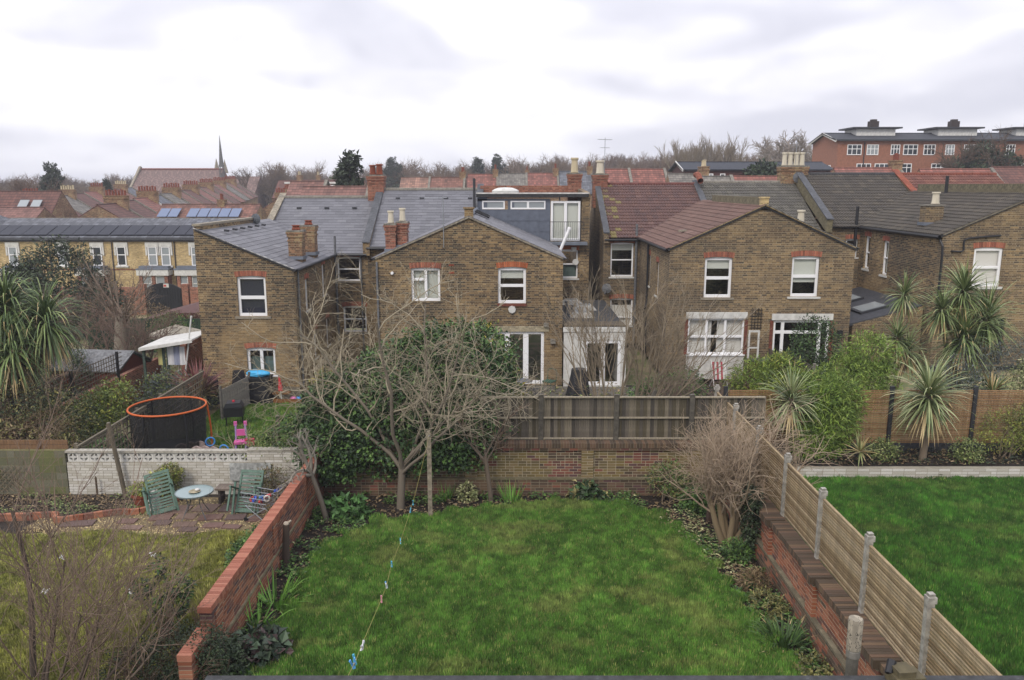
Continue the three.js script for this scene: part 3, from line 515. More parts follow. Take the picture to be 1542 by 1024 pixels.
  add(h, 'brick_sill', [bx(1.24, 0.11, 0.08)], N('#8a4c38'), 0.0, 3.22, ZF + 0.03);
  add(h, 'lamp_bracket', [bx(0.2, 0.14, 0.2)], M.concrete, 1.45, 2.36, ZF + 0.1); add(h, 'lamp_bracket', [bx(0.22, 0.16, 0.2)], M.concrete, 1.75, 1.62, ZF + 0.1);
  add(h, 'tv_aerial', [rod([0, 0, 0], [0, 2.1, 0], 0.02), rod([-0.75, 2.05, 0.05], [0.15, 2.05, -0.05], 0.012), ...[...Array(7)].map((_, i) => rod([-0.7 + i * 0.12, 2.05, -0.15], [-0.7 + i * 0.12, 2.05, 0.15], 0.007, 0.007, 4))], M.metal, -2.85, 5.7, ZF + 0.12);
  pipe(h, [[xl + 0.07, 5.1, ZF + 0.08], [xl + 0.07, b, ZF + 0.08]], 0.045, M.pipeGrey);
  pipe(h, [[xl - 0.3, 5.0, ZM + 0.1], [xl - 0.3, 0, ZM + 0.1]], 0.05, M.pipeGrey);
  add(h, 'gutter', [tube([[0, 0, 0], [1.75, 0, 0]], 0.065, 8)], M.darkGrey, x0, yE - 0.22, ZM + 0.27);
  add(h, 'gutter', [tube([[0, 0, 0], [0, 0, -7.9]], 0.06, 8)], M.darkGrey, xl - 0.16, ye - 0.08, ZF + 0.05);
  chimney(h, -5.3, 5.2, -35.2, 0.44, 0.6, 6.62, [[0, 0, 0.55, 'white', 0.13]], M.brickRed, { flash: 0.2 });
  chimney(h, -4.82, 5.3, -35.4, 0.42, 0.6, 6.7, [[0, 0, 0.58, 'white', 0.13]], M.brickRed, { flash: 0.25 });
  chimney(h, -7.72, 6.9, ZR - 0.05, 0.9, 0.8, 8.85, [[-0.2, 0, 0.55, 'red', 0.17], [0.2, 0.1, 0.6, 'red', 0.18]], M.brickRed, { flash: 0.3 });
  parapet(h, x0, 5.1, 7.85, 0.34, M.brickB, capMat, 0.36);
  parapet(h, xm, 5.3, 8.0, 0.3, M.brickB, capMat, 0.3);
  chimney(h, 3.55, 7.0, ZR, 0.75, 0.7, 8.95, [[0, 0, 0.85, 'cream', 0.2]], M.brickRed);
  wall(h, 'street_gable', [x1 - 0.3, ZR], [xm, ZR], 7.6, 8.25, [], M.brickRed, 0.22);
  // white flat-roofed kitchen extension in the side return
}
{
  const b = -0.25, h = thing('kitchen_extension', 'white rendered single-storey extension with flat felt roof and glazed doors behind the grey fence', 'extension', [3.5, b, -33.1]);
  wall(h, 'front_wall', [2.2, -33.1], [4.85, -33.1], b, 2.25, [{ s: 1.65, y: -0.15, w: 1.55, h: 1.95, door: true, rows: [], cols: [0.5], arch: false, sill: false, fr: 0.12, bar: 0.2, recess: 0.04 }], M.whiteRender);
  wall(h, 'side_wall', [4.85, -33.38], [4.85, -41.3], b, 2.25, [], M.whiteRender);
  const r = add(h, 'flat_roof', [bx(2.6, 0.12, 8.1, 0, 0, -4.05)], M.felt, 3.52, 2.26, -33.12);
  part(r, 'timber_edge', mg([bx(2.6, 0.05, 1.0, 0, 0.125, -0.62)]), N('#6f6350')).position.set(0, 0, 0);
  part(r, 'fascia', mg([bx(2.72, 0.2, 0.05, 0, -0.08, 0.04)]), M.white);
  for (const [x, z] of [[3.2, -36.2], [3.5, -38.4], [3.0, -40.2]]) { const s = add(h, 'skylight', [prism([[-0.55, 0], [0.55, 0], [0.3, 0.22], [-0.3, 0.22]], 0.8)], M.white, x, 2.39, z); part(s, 'pane', bx(0.5, 0.02, 0.6, 0, 0.22, 0.4), M.farGlassPale); }
  add(h, 'vent', [rod([0, 0, 0], [0, 0.4, 0], 0.06), rod([0, 0.38, 0], [0, 0.46, 0], 0.1)], M.pipeGrey, 2.6, 2.39, -37.5);
}
{ // D and E: red and grey concrete tiles
  const b = 0.05, h = thing('brick_house', 'two brown brick houses sharing a gabled wing under red and grey tiles', 'house', [10.5, b, ZF]);
  const P = new Pieces(h, 'roof_tile'), xl = 6.62, xr = 14.4, xm = 10.5, ye = 5.68, yr = 7.45;
  wall(h, 'wing_wall', [xl, ZF], [xr, ZF], b, [[0, ye], [xm - xl, yr], [xr - xl, ye]], [
    { s: 2.08, y: 3.58, w: 1.16, h: 1.72, rise: 0.05, rows: [0.49], fr: 0.1, bar: 0.12, blind: 0.26, sillW: 0.24, sillMat: M.stone, sillH: 0.09 },
    { s: 5.75, y: 3.62, w: 1.16, h: 1.72, rise: 0.05, rows: [0.51], fr: 0.1, bar: 0.12, blind: 0.62, sillW: 0.24, sillH: 0.08 },
    { s: 2.1, y: 1.12, w: 2.4, h: 1.55, rows: [0.5], cols: [0.333, 0.667], arch: false, sill: false, curtain: 1, gap: [-0.02, 0.12], bar: 0.09, recess: 0.04 },
    { s: 5.75, y: 0.25, w: 2.4, h: 2.35, panes: [[0, 0, 0.17, 0.78], [0, 0.78, 0.17, 1], [0.17, 0.78, 0.83, 1], [0.17, 0, 0.83, 0.78], [0.83, 0, 1, 1]], arch: false, sill: false, bar: 0.12, fr: 0.09, recess: 0.05, door: true }], M.brickD);
  wall(h, 'wing_side_wall', [xl, ZM], [xl, ZF - 0.28], b, ye, [{ s: 3.0, y: 3.5, w: 0.6, h: 1.5, rise: 0.04, sillMat: M.white }, { s: 5.2, y: 3.3, w: 0.6, h: 1.55, rise: 0.04, sillMat: M.white }], M.brickD);
  wall(h, 'wing_side_wall', [xr, ZF - 0.28], [xr, ZM - 0.28], b, ye, [], M.brickD);
  const yE = 5.75, yR = 8.3, x0 = 4.75, x1 = 16.2;
  wall(h, 'main_rear_wall', [x0, ZM], [xl, ZM], b, yE - 0.1, [{ s: 0.96, y: 3.58, w: 1.18, h: 1.78, rise: 0.05, blind: 0.2 }, { s: 1.0, y: 1.0, w: 1.18, h: 1.45, rise: 0.05, rows: [0.3], lowNet: 0.7, blindMat: M.curtain }], M.brickD);
  wall(h, 'main_rear_wall', [xr, ZM], [x1, ZM], b, yE - 0.1, [{ s: 1.35, y: 4.1, w: 0.8, h: 1.2, rise: 0.04 }], M.brickD);
  closeMain(h, x0, x1, yE, yR, M.brickD);
  wingSlope(P, h, xl, ye, xm, yr, mainZ(yE, yR), { ...TL, mats: pinkTileMats, seed: 23 });
  wingSlope(P, h, xr, ye, xm, yr, mainZ(yE, yR), { ...TL, mats: greyTileMats, seed: 24 });
  mainRoof(P, h, x0 + 0.14, xm - 0.1, yE, yR, { ...TL, mats: redTileMats, seed: 25, ridge: N('#7d4a42'), lichen: (c, r) => (r() < 0.75 * step(-4.3, -5.4, c.x) * vnoise(c.x * 2, c.z * 2, 5) ? lichenMats[Math.floor(r() * 3)] : null) });
  mainRoof(P, h, xm + 0.1, x1 - 0.14, yE + 0.05, yR + 0.1, { ...TL, mats: greyTileMats, seed: 26 });
  P.flush();
  add(h, 'verge_board', [bar([0, 0, 0], [xm - xl, yr - ye, 0], 0.06, 0.1), bar([xm - xl, yr - ye, 0], [xr - xl, 0, 0], 0.06, 0.1)], M.brickYellow, xl, ye - 0.02, ZF + 0.01);
  add(h, 'gable_stub', [bx(0.3, 0.5, 0.3), bx(0.36, 0.06, 0.36, 0, 0.5)], M.brickYellow, xm, yr - 0.22, ZF - 0.15);
  add(h, 'wing_party_wall', [bx(0.26, 0.42, 8.2, 0, 0, -4.3)], N('#8d8468'), xm, yr - 0.1, ZF);
  parapet(h, x0 + 0.1, yE, yR, 0.26, M.brickD, capMat, 0.2);
  parapet(h, xm, yE, yR, 0.28, M.brickD, capMat, 0.22);
  add(h, 'ridge_end_tile', [tube([[0, 0, 0.7], [0, 0.35, 0], [0, 0.35, -0.5]], 0.17, 8)], N('#a55a40'), xm, yR + 0.2, ZR + 0.3);
  chimney(h, 5.0, 7.0, ZR, 0.8, 0.7, 8.9, [[0, 0, 0.75, 'white', 0.22]], M.brickRed);
  aerial(h, 5.25, 8.9, ZR, 2.0, 0.4);
  add(h, 'roof_vent', [bx(0.35, 0.07, 0.2)], M.stone, 7.6, 6.24, -35.7, 0.5);
  chimney(h, 14.5, 5.5, -40.4, 0.45, 0.45, 6.3, [[0, 0, 0.75, 'white', 0.18]], M.brickD);
  add(h, 'gutter', [tube([[0, 0, 0], [0, 0, -7.9]], 0.065, 8)], M.black, xl - 0.14, ye - 0.1, ZF + 0.05);
  add(h, 'gutter', [tube([[0, 0, 0], [1.8, 0, 0]], 0.065, 8)], M.black, x0, yE - 0.24, ZM + 0.27);
  pipe(h, [[xl - 0.2, 6.3, ZM + 0.12], [xl - 0.2, 0.1, ZM + 0.12]], 0.065, M.pipeGrey, 'soil_pipe');
  pipe(h, [[xl - 0.08, 5.5, -38.4], [xl - 0.08, 2.6, -38.4], [xl - 0.3, 2.3, -38.2], [xl - 0.08, 2.0, -38.4], [xl - 0.08, 0.1, -38.4]], 0.05, M.black);
  dishAt(h, 4.9, 3.0, ZM + 0.3, 0.26, -0.4);
  for (const s of [2.1, 5.75]) add(h, 'lintel', [bx(2.6, 0.27, 0.08)], M.white, xl + s, s < 3 ? 2.69 : 2.62, ZF + 0.03);
  for (const s of [0.82, 3.38]) add(h, 'red_quoin', [bx(0.13, 1.5, 0.03)], N('#8d4f3c'), xl + s, 1.12, ZF + 0.006);
  for (const s of [4.46, 7.03]) add(h, 'red_quoin', [bx(0.13, 2.3, 0.03)], N('#8d4f3c'), xl + s, 0.3, ZF + 0.006);
  add(h, 'bay_apron', [bx(2.46, 1.02, 0.1)], M.whiteRender, xl + 2.1, b, ZF + 0.03); add(h, 'bay_sill', [bx(2.5, 0.06, 0.16)], M.upvc, xl + 2.1, 1.07, ZF + 0.05);
  const tr = []; for (let i = 0; i < 4; i++) tr.push(bx(0.025, 0.95, 0.02, -0.15 + i * 0.13)); for (let i = 0; i < 7; i++) tr.push(bx(0.52, 0.025, 0.02, 0.04, 0.06 + i * 0.13)); add(h, 'wall_trellis', tr, N('#4a4238'), xl + 3.75, 2.2, ZF + 0.03);
  add(h, 'wall_light', [bx(0.2, 0.18, 0.16)], M.black, xr - 0.4, 2.0, ZF + 0.08);
}
{ // F and G, cut by the right edge of the picture
  const b = 0.6, h = thing('brick_house', 'two brick houses with dark brown and bright red tiled roofs behind the cabbage palms', 'house', [21.9, b, ZF]);
  const P = new Pieces(h, 'roof_tile'), xl = 18.0, xr = 25.8, xm = 21.9, ye = 6.25, yr = 7.95;
  wall(h, 'wing_wall', [xl, ZF], [xr, ZF], b, [[0, ye], [xm - xl, yr], [xr - xl, ye]], [
    { s: 2.0, y: 4.05, w: 1.2, h: 1.65, rise: 0.05, rows: [0.5], blind: 0.95, blindMat: M.curtain, fr: 0.1, bar: 0.1, sillW: 0.26, sillH: 0.1, recess: 0.06 },
    { s: 1.95, y: 0.65, w: 2.2, h: 2.05, rows: [], cols: [0.5], mat: M.darkGrey, arch: false, sill: false, door: true }], M.brickD);
  wall(h, 'wing_side_wall', [xl, ZM], [xl, ZF - 0.28], b, ye, [{ s: 2.9, y: 4.0, w: 0.62, h: 1.65, rise: 0.04, blind: 0.9, sillMat: M.white, sillH: 0.1 }, { s: 0.9, y: 4.1, w: 0.62, h: 1.65, rise: 0.04, sillMat: M.white, sillH: 0.1 }], M.brickA);
  wall(h, 'wing_side_wall', [xr, ZF - 0.28], [xr, ZM - 0.28], b, ye, [], M.brickD);
  const yE = 6.3, yR = 8.85, x0 = 16.25, x1 = 27.6;
  wall(h, 'main_rear_wall', [x0, ZM], [xl, ZM], b, yE - 0.1, [{ s: 1.35, y: 4.6, w: 0.6, h: 0.95, rise: 0.03 }], M.brickD);
  wall(h, 'main_rear_wall', [xr, ZM], [x1, ZM], b, yE - 0.1, [], M.brickD);
  closeMain(h, x0, x1, yE, yR, M.brickD, false);
  wingSlope(P, h, xl, ye, xm, yr, mainZ(yE, yR), { ...TL, mats: brownTileMats, seed: 33 });
  mainRoof(P, h, x0 + 0.2, xm - 0.1, yE, yR, { ...TL, mats: brownTileMats, seed: 35, ridge: M.felt });
  mainRoof(P, h, xm + 0.1, x1 - 0.1, yE, yR, { ...TL, mats: brightTileMats, seed: 36, ridge: N('#95503c') });
  P.flush();
  const e = prism([[0, 0], [xr - xm, 0], [xr - xm, 0.1], [0, 0.1]], 10); e.applyMatrix4(new THREE.Matrix4().makeRotationZ(-Math.atan2(yr - ye, xr - xm))); e.translate(0, 0, -10); add(h, 'far_slope', [e], M.felt, xm, yr, ZF + 0.05);
  add(h, 'verge_board', [bar([0, 0, 0], [xm - xl, yr - ye, 0], 0.06, 0.12)], M.plaster, xl, ye - 0.02, ZF + 0.01);
  add(h, 'wing_party_wall', [bx(0.26, 0.4, 9.6, 0, 0, -5.2)], N('#8d8468'), xm, yr - 0.02, ZF);
  parapet(h, x0, yE, yR, 0.3, N('#8f8668'), capMat, 0.34);
  parapet(h, xm, yE, yR, 0.3, M.brickD, N('#a9583c'), 0.26);
  chimney(h, 16.0, 6.5, ZR - 0.2, 1.5, 0.7, 9.35, [[-0.5, 0, 0.75, 'white', 0.14], [-0.17, 0, 0.75, 'white', 0.14], [0.17, 0, 0.75, 'white', 0.14], [0.5, 0, 0.75, 'white', 0.14]], M.brickStack);
  dishAt(h, 16.1, 8.7, ZR + 0.5, 0.3, 0.2, N('#7d8084')); aerial(h, 16.1, 9.3, ZR - 0.1, 1.7, 0.3, 5);
  chimney(h, 18.75, 6.2, -36.0, 0.8, 0.5, 7.42, [[0.12, 0, 0.55, 'white', 0.16]], M.brickD, { flash: 0.3, plain: true });
  pipe(h, [[20.9, 7.9, -39.0], [20.9, 8.7, -39.0]], 0.08, M.black, 'soil_pipe');
  pipe(h, [[xl - 0.06, 6.05, ZF - 0.1], [xl + 0.02, 5.6, ZF + 0.07], [xl + 0.02, 2.0, ZF + 0.07]], 0.05, M.black);
  pipe(h, [[17.7, 7.2, ZM + 0.1], [17.7, 4.9, ZM + 0.1]], 0.08, M.black, 'soil_pipe');
  add(h, 'gutter', [tube([[0, 0, 0], [0, 0, -7.9]], 0.075, 8)], M.black, xl - 0.15, ye - 0.12, ZF + 0.05);
  pipe(h, [[xl + 0.4, 5.55, ZF + 0.06], [xl + 0.9, 5.55, ZF + 0.06], [xl + 0.95, 6.05, ZF + 0.06], [xl + 2.4, 6.2, ZF + 0.06]], 0.04, M.black, 'waste_pipe');
  // side-return lean-to with roof lights
  const s = thing('side_return_extension', 'single-storey lean-to with dark sloping roof and rooflights between two brick houses', 'extension', [16.2, b, -34.5]);
  wall(s, 'front_wall', [14.9, -34.3], [17.9, -34.3], b, [[0, 2.3], [3, 3.1]], [], M.brickD);
  const rf = bx(3.3, 0.1, 6.4, 0, 0, -3.1, 0, 0, 0.26); const R = add(s, 'roof', [rf], N('#4a4d55', { roughness: 0.6 }), 16.3, 2.62, -34.4);
  for (const z of [-36, -38.6]) { const w = add(s, 'rooflight', [bx(1.3, 0.1, 1.3, 0, 0, 0, 0, 0, 0.26)], M.darkGrey, 16.3, 2.72, z); part(w, 'pane', bx(1.1, 0.02, 1.1, -0.02, 0.1, 0, 0, 0, 0.26), M.farGlassPale); }
}
// ---------- ground ----------
function terrain(x, z) {
  const d = -z;
  let y = x < -6 ? mix(-0.3, -0.9, step(-6, -9, x)) + step(-12, -45, x) * -1.3 : x < 6 ? -0.3 : mix(-0.25, 0.5, step(6, 22, x));
  y += step(60, 130, d) * (1.5 + 3.0 * step(10, 60, x)) + step(140, 320, d) * 4 + step(320, 600, d) * 4;
  return y - 0.14;
}
{
  const nx = 90, nz = 90, g = new THREE.PlaneGeometry(1, 1, nx, nz), p = g.attributes.position;
  for (let i = 0; i < p.count; i++) { const u = p.getX(i) * 2, v = p.getY(i) + 0.5, x = Math.sign(u) * (Math.abs(u) * 40 + Math.pow(Math.abs(u), 3) * 560), z = 30 - (v * 90 + Math.pow(v, 3) * 800); p.setXYZ(i, x, terrain(x, z), z); }
  g.computeVertexNormals();
  const uv = g.attributes.uv; for (let i = 0; i < p.count; i++) uv.setXY(i, p.getX(i), p.getZ(i));
  setting('ground', g, N('#4b4634', { map: dtex(512, 512, (i, j) => { const n = fbm(i / 40, j / 40, 5, 71, 0), q = step(0.4, 0.6, n); return [mix(90, 120, q) + hash(i, j, 5) * 30, mix(96, 110, q) + hash(i, j, 6) * 30, mix(60, 86, q) + hash(i, j, 7) * 20]; }, 6), color: '#ffffff' }));
}
// ---------- buildings behind the row ----------
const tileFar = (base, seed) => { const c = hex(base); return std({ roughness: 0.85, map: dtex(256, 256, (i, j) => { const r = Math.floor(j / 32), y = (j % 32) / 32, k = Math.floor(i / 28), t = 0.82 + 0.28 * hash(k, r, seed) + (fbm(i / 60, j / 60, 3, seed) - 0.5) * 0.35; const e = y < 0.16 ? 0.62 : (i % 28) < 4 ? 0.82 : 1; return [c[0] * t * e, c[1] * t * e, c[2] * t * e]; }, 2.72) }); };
const RF = { red: tileFar('#85564b', 1), rust: tileFar('#785448', 2), brown: tileFar('#604038', 3), grey: tileFar('#75716a', 4), slate: tileFar('#62656c', 5), tan: tileFar('#8a6a5c', 6), pink: tileFar('#74544c', 7) };
const FRM = { upvc: M.upvc };
function plainWindow(h, x, y, z, w, hh, ry = 0, cols = 2, rows = 2) { // distant window: frame bars and pane, set in front of the wall face
  const g = [bx(w, 0.09, 0.08), bx(w, 0.09, 0.08, 0, hh - 0.09), bx(0.09, hh - 0.18, 0.08, -w / 2 + 0.045, 0.09), bx(0.09, hh - 0.18, 0.08, w / 2 - 0.045, 0.09)];
  for (let i = 1; i < cols; i++) g.push(bx(0.08, hh - 0.18, 0.07, -w / 2 + w * i / cols, 0.09)); if (rows > 1) g.push(bx(w - 0.18, 0.08, 0.06, 0, hh * 0.55));
  const m = part(h, 'window', mg(g), M.upvc); m.position.set(x, y, z); m.rotation.y = ry;
  part(m, 'pane', bx(w - 0.1, hh - 0.1, 0.02, 0, 0.05, -0.005), (Math.floor(Math.abs(x * 7.3)) % 3) ? M.farGlass : M.farGlassPale); return m;
}
// gabled street house, ridge along its own x
function street(label, x, z, ry, w, d, y0, yE, yR, roof, wallM, o = {}) {
  const h = thing(o.name || 'terraced_house', label, 'house', [x, y0, z], ry, o.group), E = yE - y0, Rg = yR - y0;
  const g = prism([[-d / 2, 0], [d / 2, 0], [d / 2, E], [0, Rg - 0.12], [-d / 2, E]], w); g.translate(0, 0, -w / 2); g.rotateY(-Math.PI / 2); part(h, 'wall', mg([g]), wallM);
  const a = Math.atan2(Rg - E, d / 2), L = Math.hypot(Rg - E, d / 2) + 0.3, sl = [];
  for (const s of [1, -1]) { const q = bx(w, 0.1, L, 0, 0, -L / 2 + 0.0); q.translate(0, 0, L); q.applyMatrix4(new THREE.Matrix4().makeRotationX(a)); if (s < 0) q.rotateY(Math.PI); q.translate(0, Rg - 0.08, 0); sl.push(q); }
  part(h, 'roof', mg(sl), roof); part(h, 'ridge_tiles', mg([rod([-w / 2, 0, 0], [w / 2, 0, 0], 0.12, 0.12, 6)]).translate(0, Rg, 0), o.ridge || roof);
  if (o.party !== 0) { const pw = []; for (const s of [1, -1]) pw.push(bar([w / 2, Rg + 0.08, 0], [w / 2, E + 0.05, s * d / 2], 0.28, 0.3)); part(h, 'party_wall', mg(pw), o.partyMat || M.concrete); }
  if (o.stack) { const [sx, n, pc, sh = 1.1] = o.stack, sw = 0.4 + n * 0.3; const c = part(h, 'chimney', mg([bx(0.75, 1.2 + sh, sw), bx(0.87, 0.12, sw + 0.12, 0, sh + 0.85), bx(0.87, 0.1, sw + 0.12, 0, sh + 1.15)]), M.brickStack); c.position.set(sx, Rg - 1.2, 0); for (let i = 0; i < n; i++) { const p = part(c, 'chimney_pot', potGeo(0.55 + 0.1 * (i % 2), 0.13), potMats[pc]); p.position.set(0, sh + 1.25, (i - (n - 1) / 2) * 0.32); } }
  for (const q of o.win || []) plainWindow(h, q[0], q[1], d / 2 + 0.03, q[2] || 1.1, q[3] || 1.4, 0, q[4] ?? 1);
  return h;
}
{ // street receding on the left, towards the church
  const dir = [-0.186, -0.983], th = Math.atan2(0.983, -0.186), kinds = ['brown', 'brown', 'red', 'slate', 'grey', 'rust', 'brown', 'red', 'rust', 'brown', 'red', 'grey', 'rust', 'brown'];
  const nth = ['first', 'second', 'third', 'fourth', 'fifth', 'sixth', 'seventh', 'eighth', 'ninth', 'tenth', 'eleventh', 'twelfth', 'thirteenth', 'fourteenth'];
  const cn = { brown: 'dark brown', red: 'red', slate: 'slate', grey: 'grey', rust: 'rust red' };
  kinds.forEach((k, i) => { const s = 3 + i * 6.9; street(`${nth[i]} house of the side street from the solar terrace, ${cn[k]} tiled roof`, -43 + dir[0] * s, -84 + dir[1] * s, th, 6.9, 9, -2.2 + i * 0.18, 3.4 + i * 0.2, 6.3 + i * 0.21, RF[k], M.brickStack, { group: 'houses of the side street towards the church', stack: i % 2 === 0 ? [3.4, 7, 'red', 0.85] : null, partyMat: i === 2 ? M.white : M.concrete }); });
  for (const [x, z, c, lab] of [[-55, -92, 'brown', 'dark brown tiled house with rooflights left of the side street'], [-63, -90, 'brown', 'dark brown tiled house at the far end of the lane'], [-52.5, -84, 'pink', 'pink tiled house with a small white gable behind the solar terrace']]) {
    const h = street(lab, x, z, 0.05, 7.5, 9, -2.3, 3.6, c === 'pink' ? 6.0 : 7.6, RF[c], M.brickStack, { party: 0, stack: x < -60 ? [0.5, 5, 'red', 1] : null });
    if (c === 'pink') for (const s of [-1.6, 1.6]) { const g = prism([[-1.1, 0], [1.1, 0], [0, 1.7]], 0.12); const q = part(h, 'gable', mg([g]), M.white); q.position.set(s, 6.0, 4.6); }
    else for (const s of [0.4, 1.8]) { const q = part(h, 'rooflight', mg([bx(1.0, 0.06, 1.1)]), M.farGlassPale); q.position.set(s, 8.6, 1.9); q.rotation.x = 0.7; }
  }
  const sp = street('low house with pale blue solar panels on its roof behind the yellow terrace', -33.5, -90, 0, 11, 8, -2, 3.9, 6.2, RF.rust, M.brickStack, { party: 0, stack: [1.2, 2, 'red', 0.5] });
  for (let i = 0; i < 7; i++) { const q = part(sp, 'solar_panel', bx(1.05, 0.05, 1.7), std({ color: '#5b6a86', roughness: 0.25 })); q.position.set(-4.5 + i * 1.15 + (i > 1 ? 0.9 : 0), 7.35, 2.0); q.rotation.x = 0.52; }
}
{ // second side street, parallel to the first
  const dir = [-0.186, -0.983], th = Math.atan2(0.983, -0.186), kinds = ['rust', 'brown', 'grey', 'brown', 'red', 'brown', 'rust', 'slate'], nth = ['first', 'second', 'third', 'fourth', 'fifth', 'sixth', 'seventh', 'eighth'];
  kinds.forEach((k, i) => { const s = 3 + i * 6.9; street(`${nth[i]} house along the back lane row that runs behind the dark conifer`, -62 + dir[0] * s, -100 + dir[1] * s, th, 6.9, 9, -1.8 + i * 0.18, 3.6 + i * 0.2, 6.4 + i * 0.21, RF[k], M.brickStack, { group: 'houses of the back lane row', stack: i % 2 ? null : [3.4, 6, i % 4 ? 'cream' : 'red', 0.85] }); });
  kinds.slice(0, 6).forEach((k, i) => { const s = 3 + i * 6.9; street(`${nth[i]} house of the short row between the side street and the slate roof`, -31.5 + dir[0] * s, -108 + dir[1] * s, th, 6.9, 8, -1 + i * 0.15, 3.6 + i * 0.2, 6.5 + i * 0.21, RF[kinds[(i + 3) % 8]], M.brickStack, { group: 'houses of the short row', stack: i % 2 ? null : [3.4, 4, 'red', 0.8], partyMat: i % 3 ? M.concrete : M.white }); });
}
{ // yellow brick terrace with a long bank of black solar panels
  const Z = -73, y0 = -1.95, panel = new THREE.MeshPhysicalMaterial({ color: '#1a1e2b', roughness: 0.45, specularIntensity: 0.35 }), sur = M.white;
  const spec = [['beside the brown brick end house', -30.9, [2.0], [[1.6, 2.3]], 0], ['with a pair of upper windows', -36.6, [0.9, 4.3], [[4.0, 2.6]], 1], ['behind the bare lane tree', -42.3, [1.2, 4.4], [[4.0, 2.4]], 0], ['with the hipped roof end', -48, [2.4], [[3.0, 2.4]], 0]];
  for (const [w, x0, ups, bays, pair] of spec) {
    const h = thing('yellow_brick_house', `yellow brick terraced house ${w}, white window surrounds`, 'house', [x0 + 2.85, y0, Z], 0, 'yellow brick terrace'), W = 5.7;
    part(h, 'wall', mg([bx(W, 5.55, 8, 0, 0, -4)]), M.brickYellow);
    const a = Math.atan2(1.45, 4), L = 4.6; const rs = bx(W, 0.1, L, 0, 0, -L / 2 + 0.0, 0, 0, 0); rs.translate(0, 0, 0.0); rs.applyMatrix4(new THREE.Matrix4().makeRotationX(a)); rs.translate(0, 5.5, 0.35); part(h, 'roof', mg([rs]), RF.slate);
    const rb = bx(W, 0.1, L, 0, 0, L / 2); rb.applyMatrix4(new THREE.Matrix4().makeRotationX(-a)); rb.translate(0, 5.5, -8.35); part(h, 'back_roof', mg([rb]), RF.slate);
    part(h, 'ridge_tiles', mg([rod([-W / 2, 7.05, -4], [W / 2, 7.05, -4], 0.16, 0.16, 6)]), M.concrete);
    part(h, 'gutter', mg([bx(W, 0.16, 0.16, 0, 5.35, 0.3), bx(W, 0.25, 0.1, 0, 5.2, 0.1)]), N('#54565c'));
    for (let i = 0; i < 5; i++) { const q = part(h, 'solar_panel', bx(1.08, 0.05, 2.2), panel); q.position.set(-W / 2 + 0.58 + i * 1.13, 6.16, -0.95); q.rotation.x = a; }
    const up = pair ? [0.9, 3.75, 4.95] : ups;
    for (const u of up) { const m = plainWindow(h, u - W / 2, 3.0, 0.06, 0.82, 1.75, 0, 1, 2); part(m, 'surround', mg([bx(1.25, 0.42, 0.12, 0, 1.72), bx(0.16, 1.0, 0.1, -0.55, 0.95), bx(0.16, 1.0, 0.1, 0.55, 0.95), bx(1.15, 0.16, 0.2, 0, -0.14)]), sur); }
    for (const [u, bw] of bays) {
      const b = part(h, 'bay', mg([bx(bw, 0.8, 0.9, 0, 0, 0.45), bx(0.3, 1.4, 0.9, -bw / 2 + 0.15, 0.8, 0.45), bx(0.3, 1.4, 0.9, bw / 2 - 0.15, 0.8, 0.45), bx(0.3, 1.4, 0.3, 0, 0.8, 0.75)]), M.brickRed); b.position.set(u - W / 2, 0, 0);
      part(b, 'bay_cornice', mg([bx(bw + 0.3, 0.5, 1.05, 0, 2.2, 0.5)]), sur); part(b, 'bay_roof', mg([bx(bw + 0.4, 0.12, 1.1, 0, 2.7, 0.5), bx(bw + 0.1, 0.2, 0.7, 0, 2.82, 0.35)]), M.lead);
      for (const s of [-1, 1]) { const ww = bw / 2 - 0.45; part(b, 'bay_window', mg([bx(ww, 0.08, 0.06, 0, 0.82), bx(ww, 0.08, 0.06, 0, 2.1), bx(ww, 0.08, 0.06, 0, 1.4), bx(0.07, 1.3, 0.06, -ww / 2, 0.82), bx(0.07, 1.3, 0.06, ww / 2, 0.82)]).translate(s * bw / 4, 0, 0.8), sur); part(b, 'pane', bx(ww, 1.3, 0.02, s * bw / 4, 0.85, 0.77), M.farGlassPale); }
    }
    part(h, 'string_course', mg([bx(W, 0.09, 0.04, 0, 2.6, 0.02)]), N('#9a5a40'));
    part(h, 'drainpipe', mg([rod([-W / 2 + 0.08, 0, 0.08], [-W / 2 + 0.08, 5.3, 0.08], 0.05)]), M.darkGrey);
  }
  const hp = thing('yellow_brick_house', 'hipped slate-roofed corner house at the lane end of the yellow terrace', 'house', [-52, y0, -77]);
  part(hp, 'wall', mg([bx(8, 5.5, 11)]), M.brickYellow); const cone = new THREE.ConeGeometry(7.3, 3.1, 4); cone.rotateY(Math.PI / 4); cone.scale(0.85, 1, 1.1); cone.translate(0, 7.0, 0); part(hp, 'roof', mg([cone]), RF.slate); plainWindow(hp, 1.8, 3, 5.53, 0.9, 1.7); plainWindow(hp, -1.5, 3, 5.53, 0.9, 1.7);
}
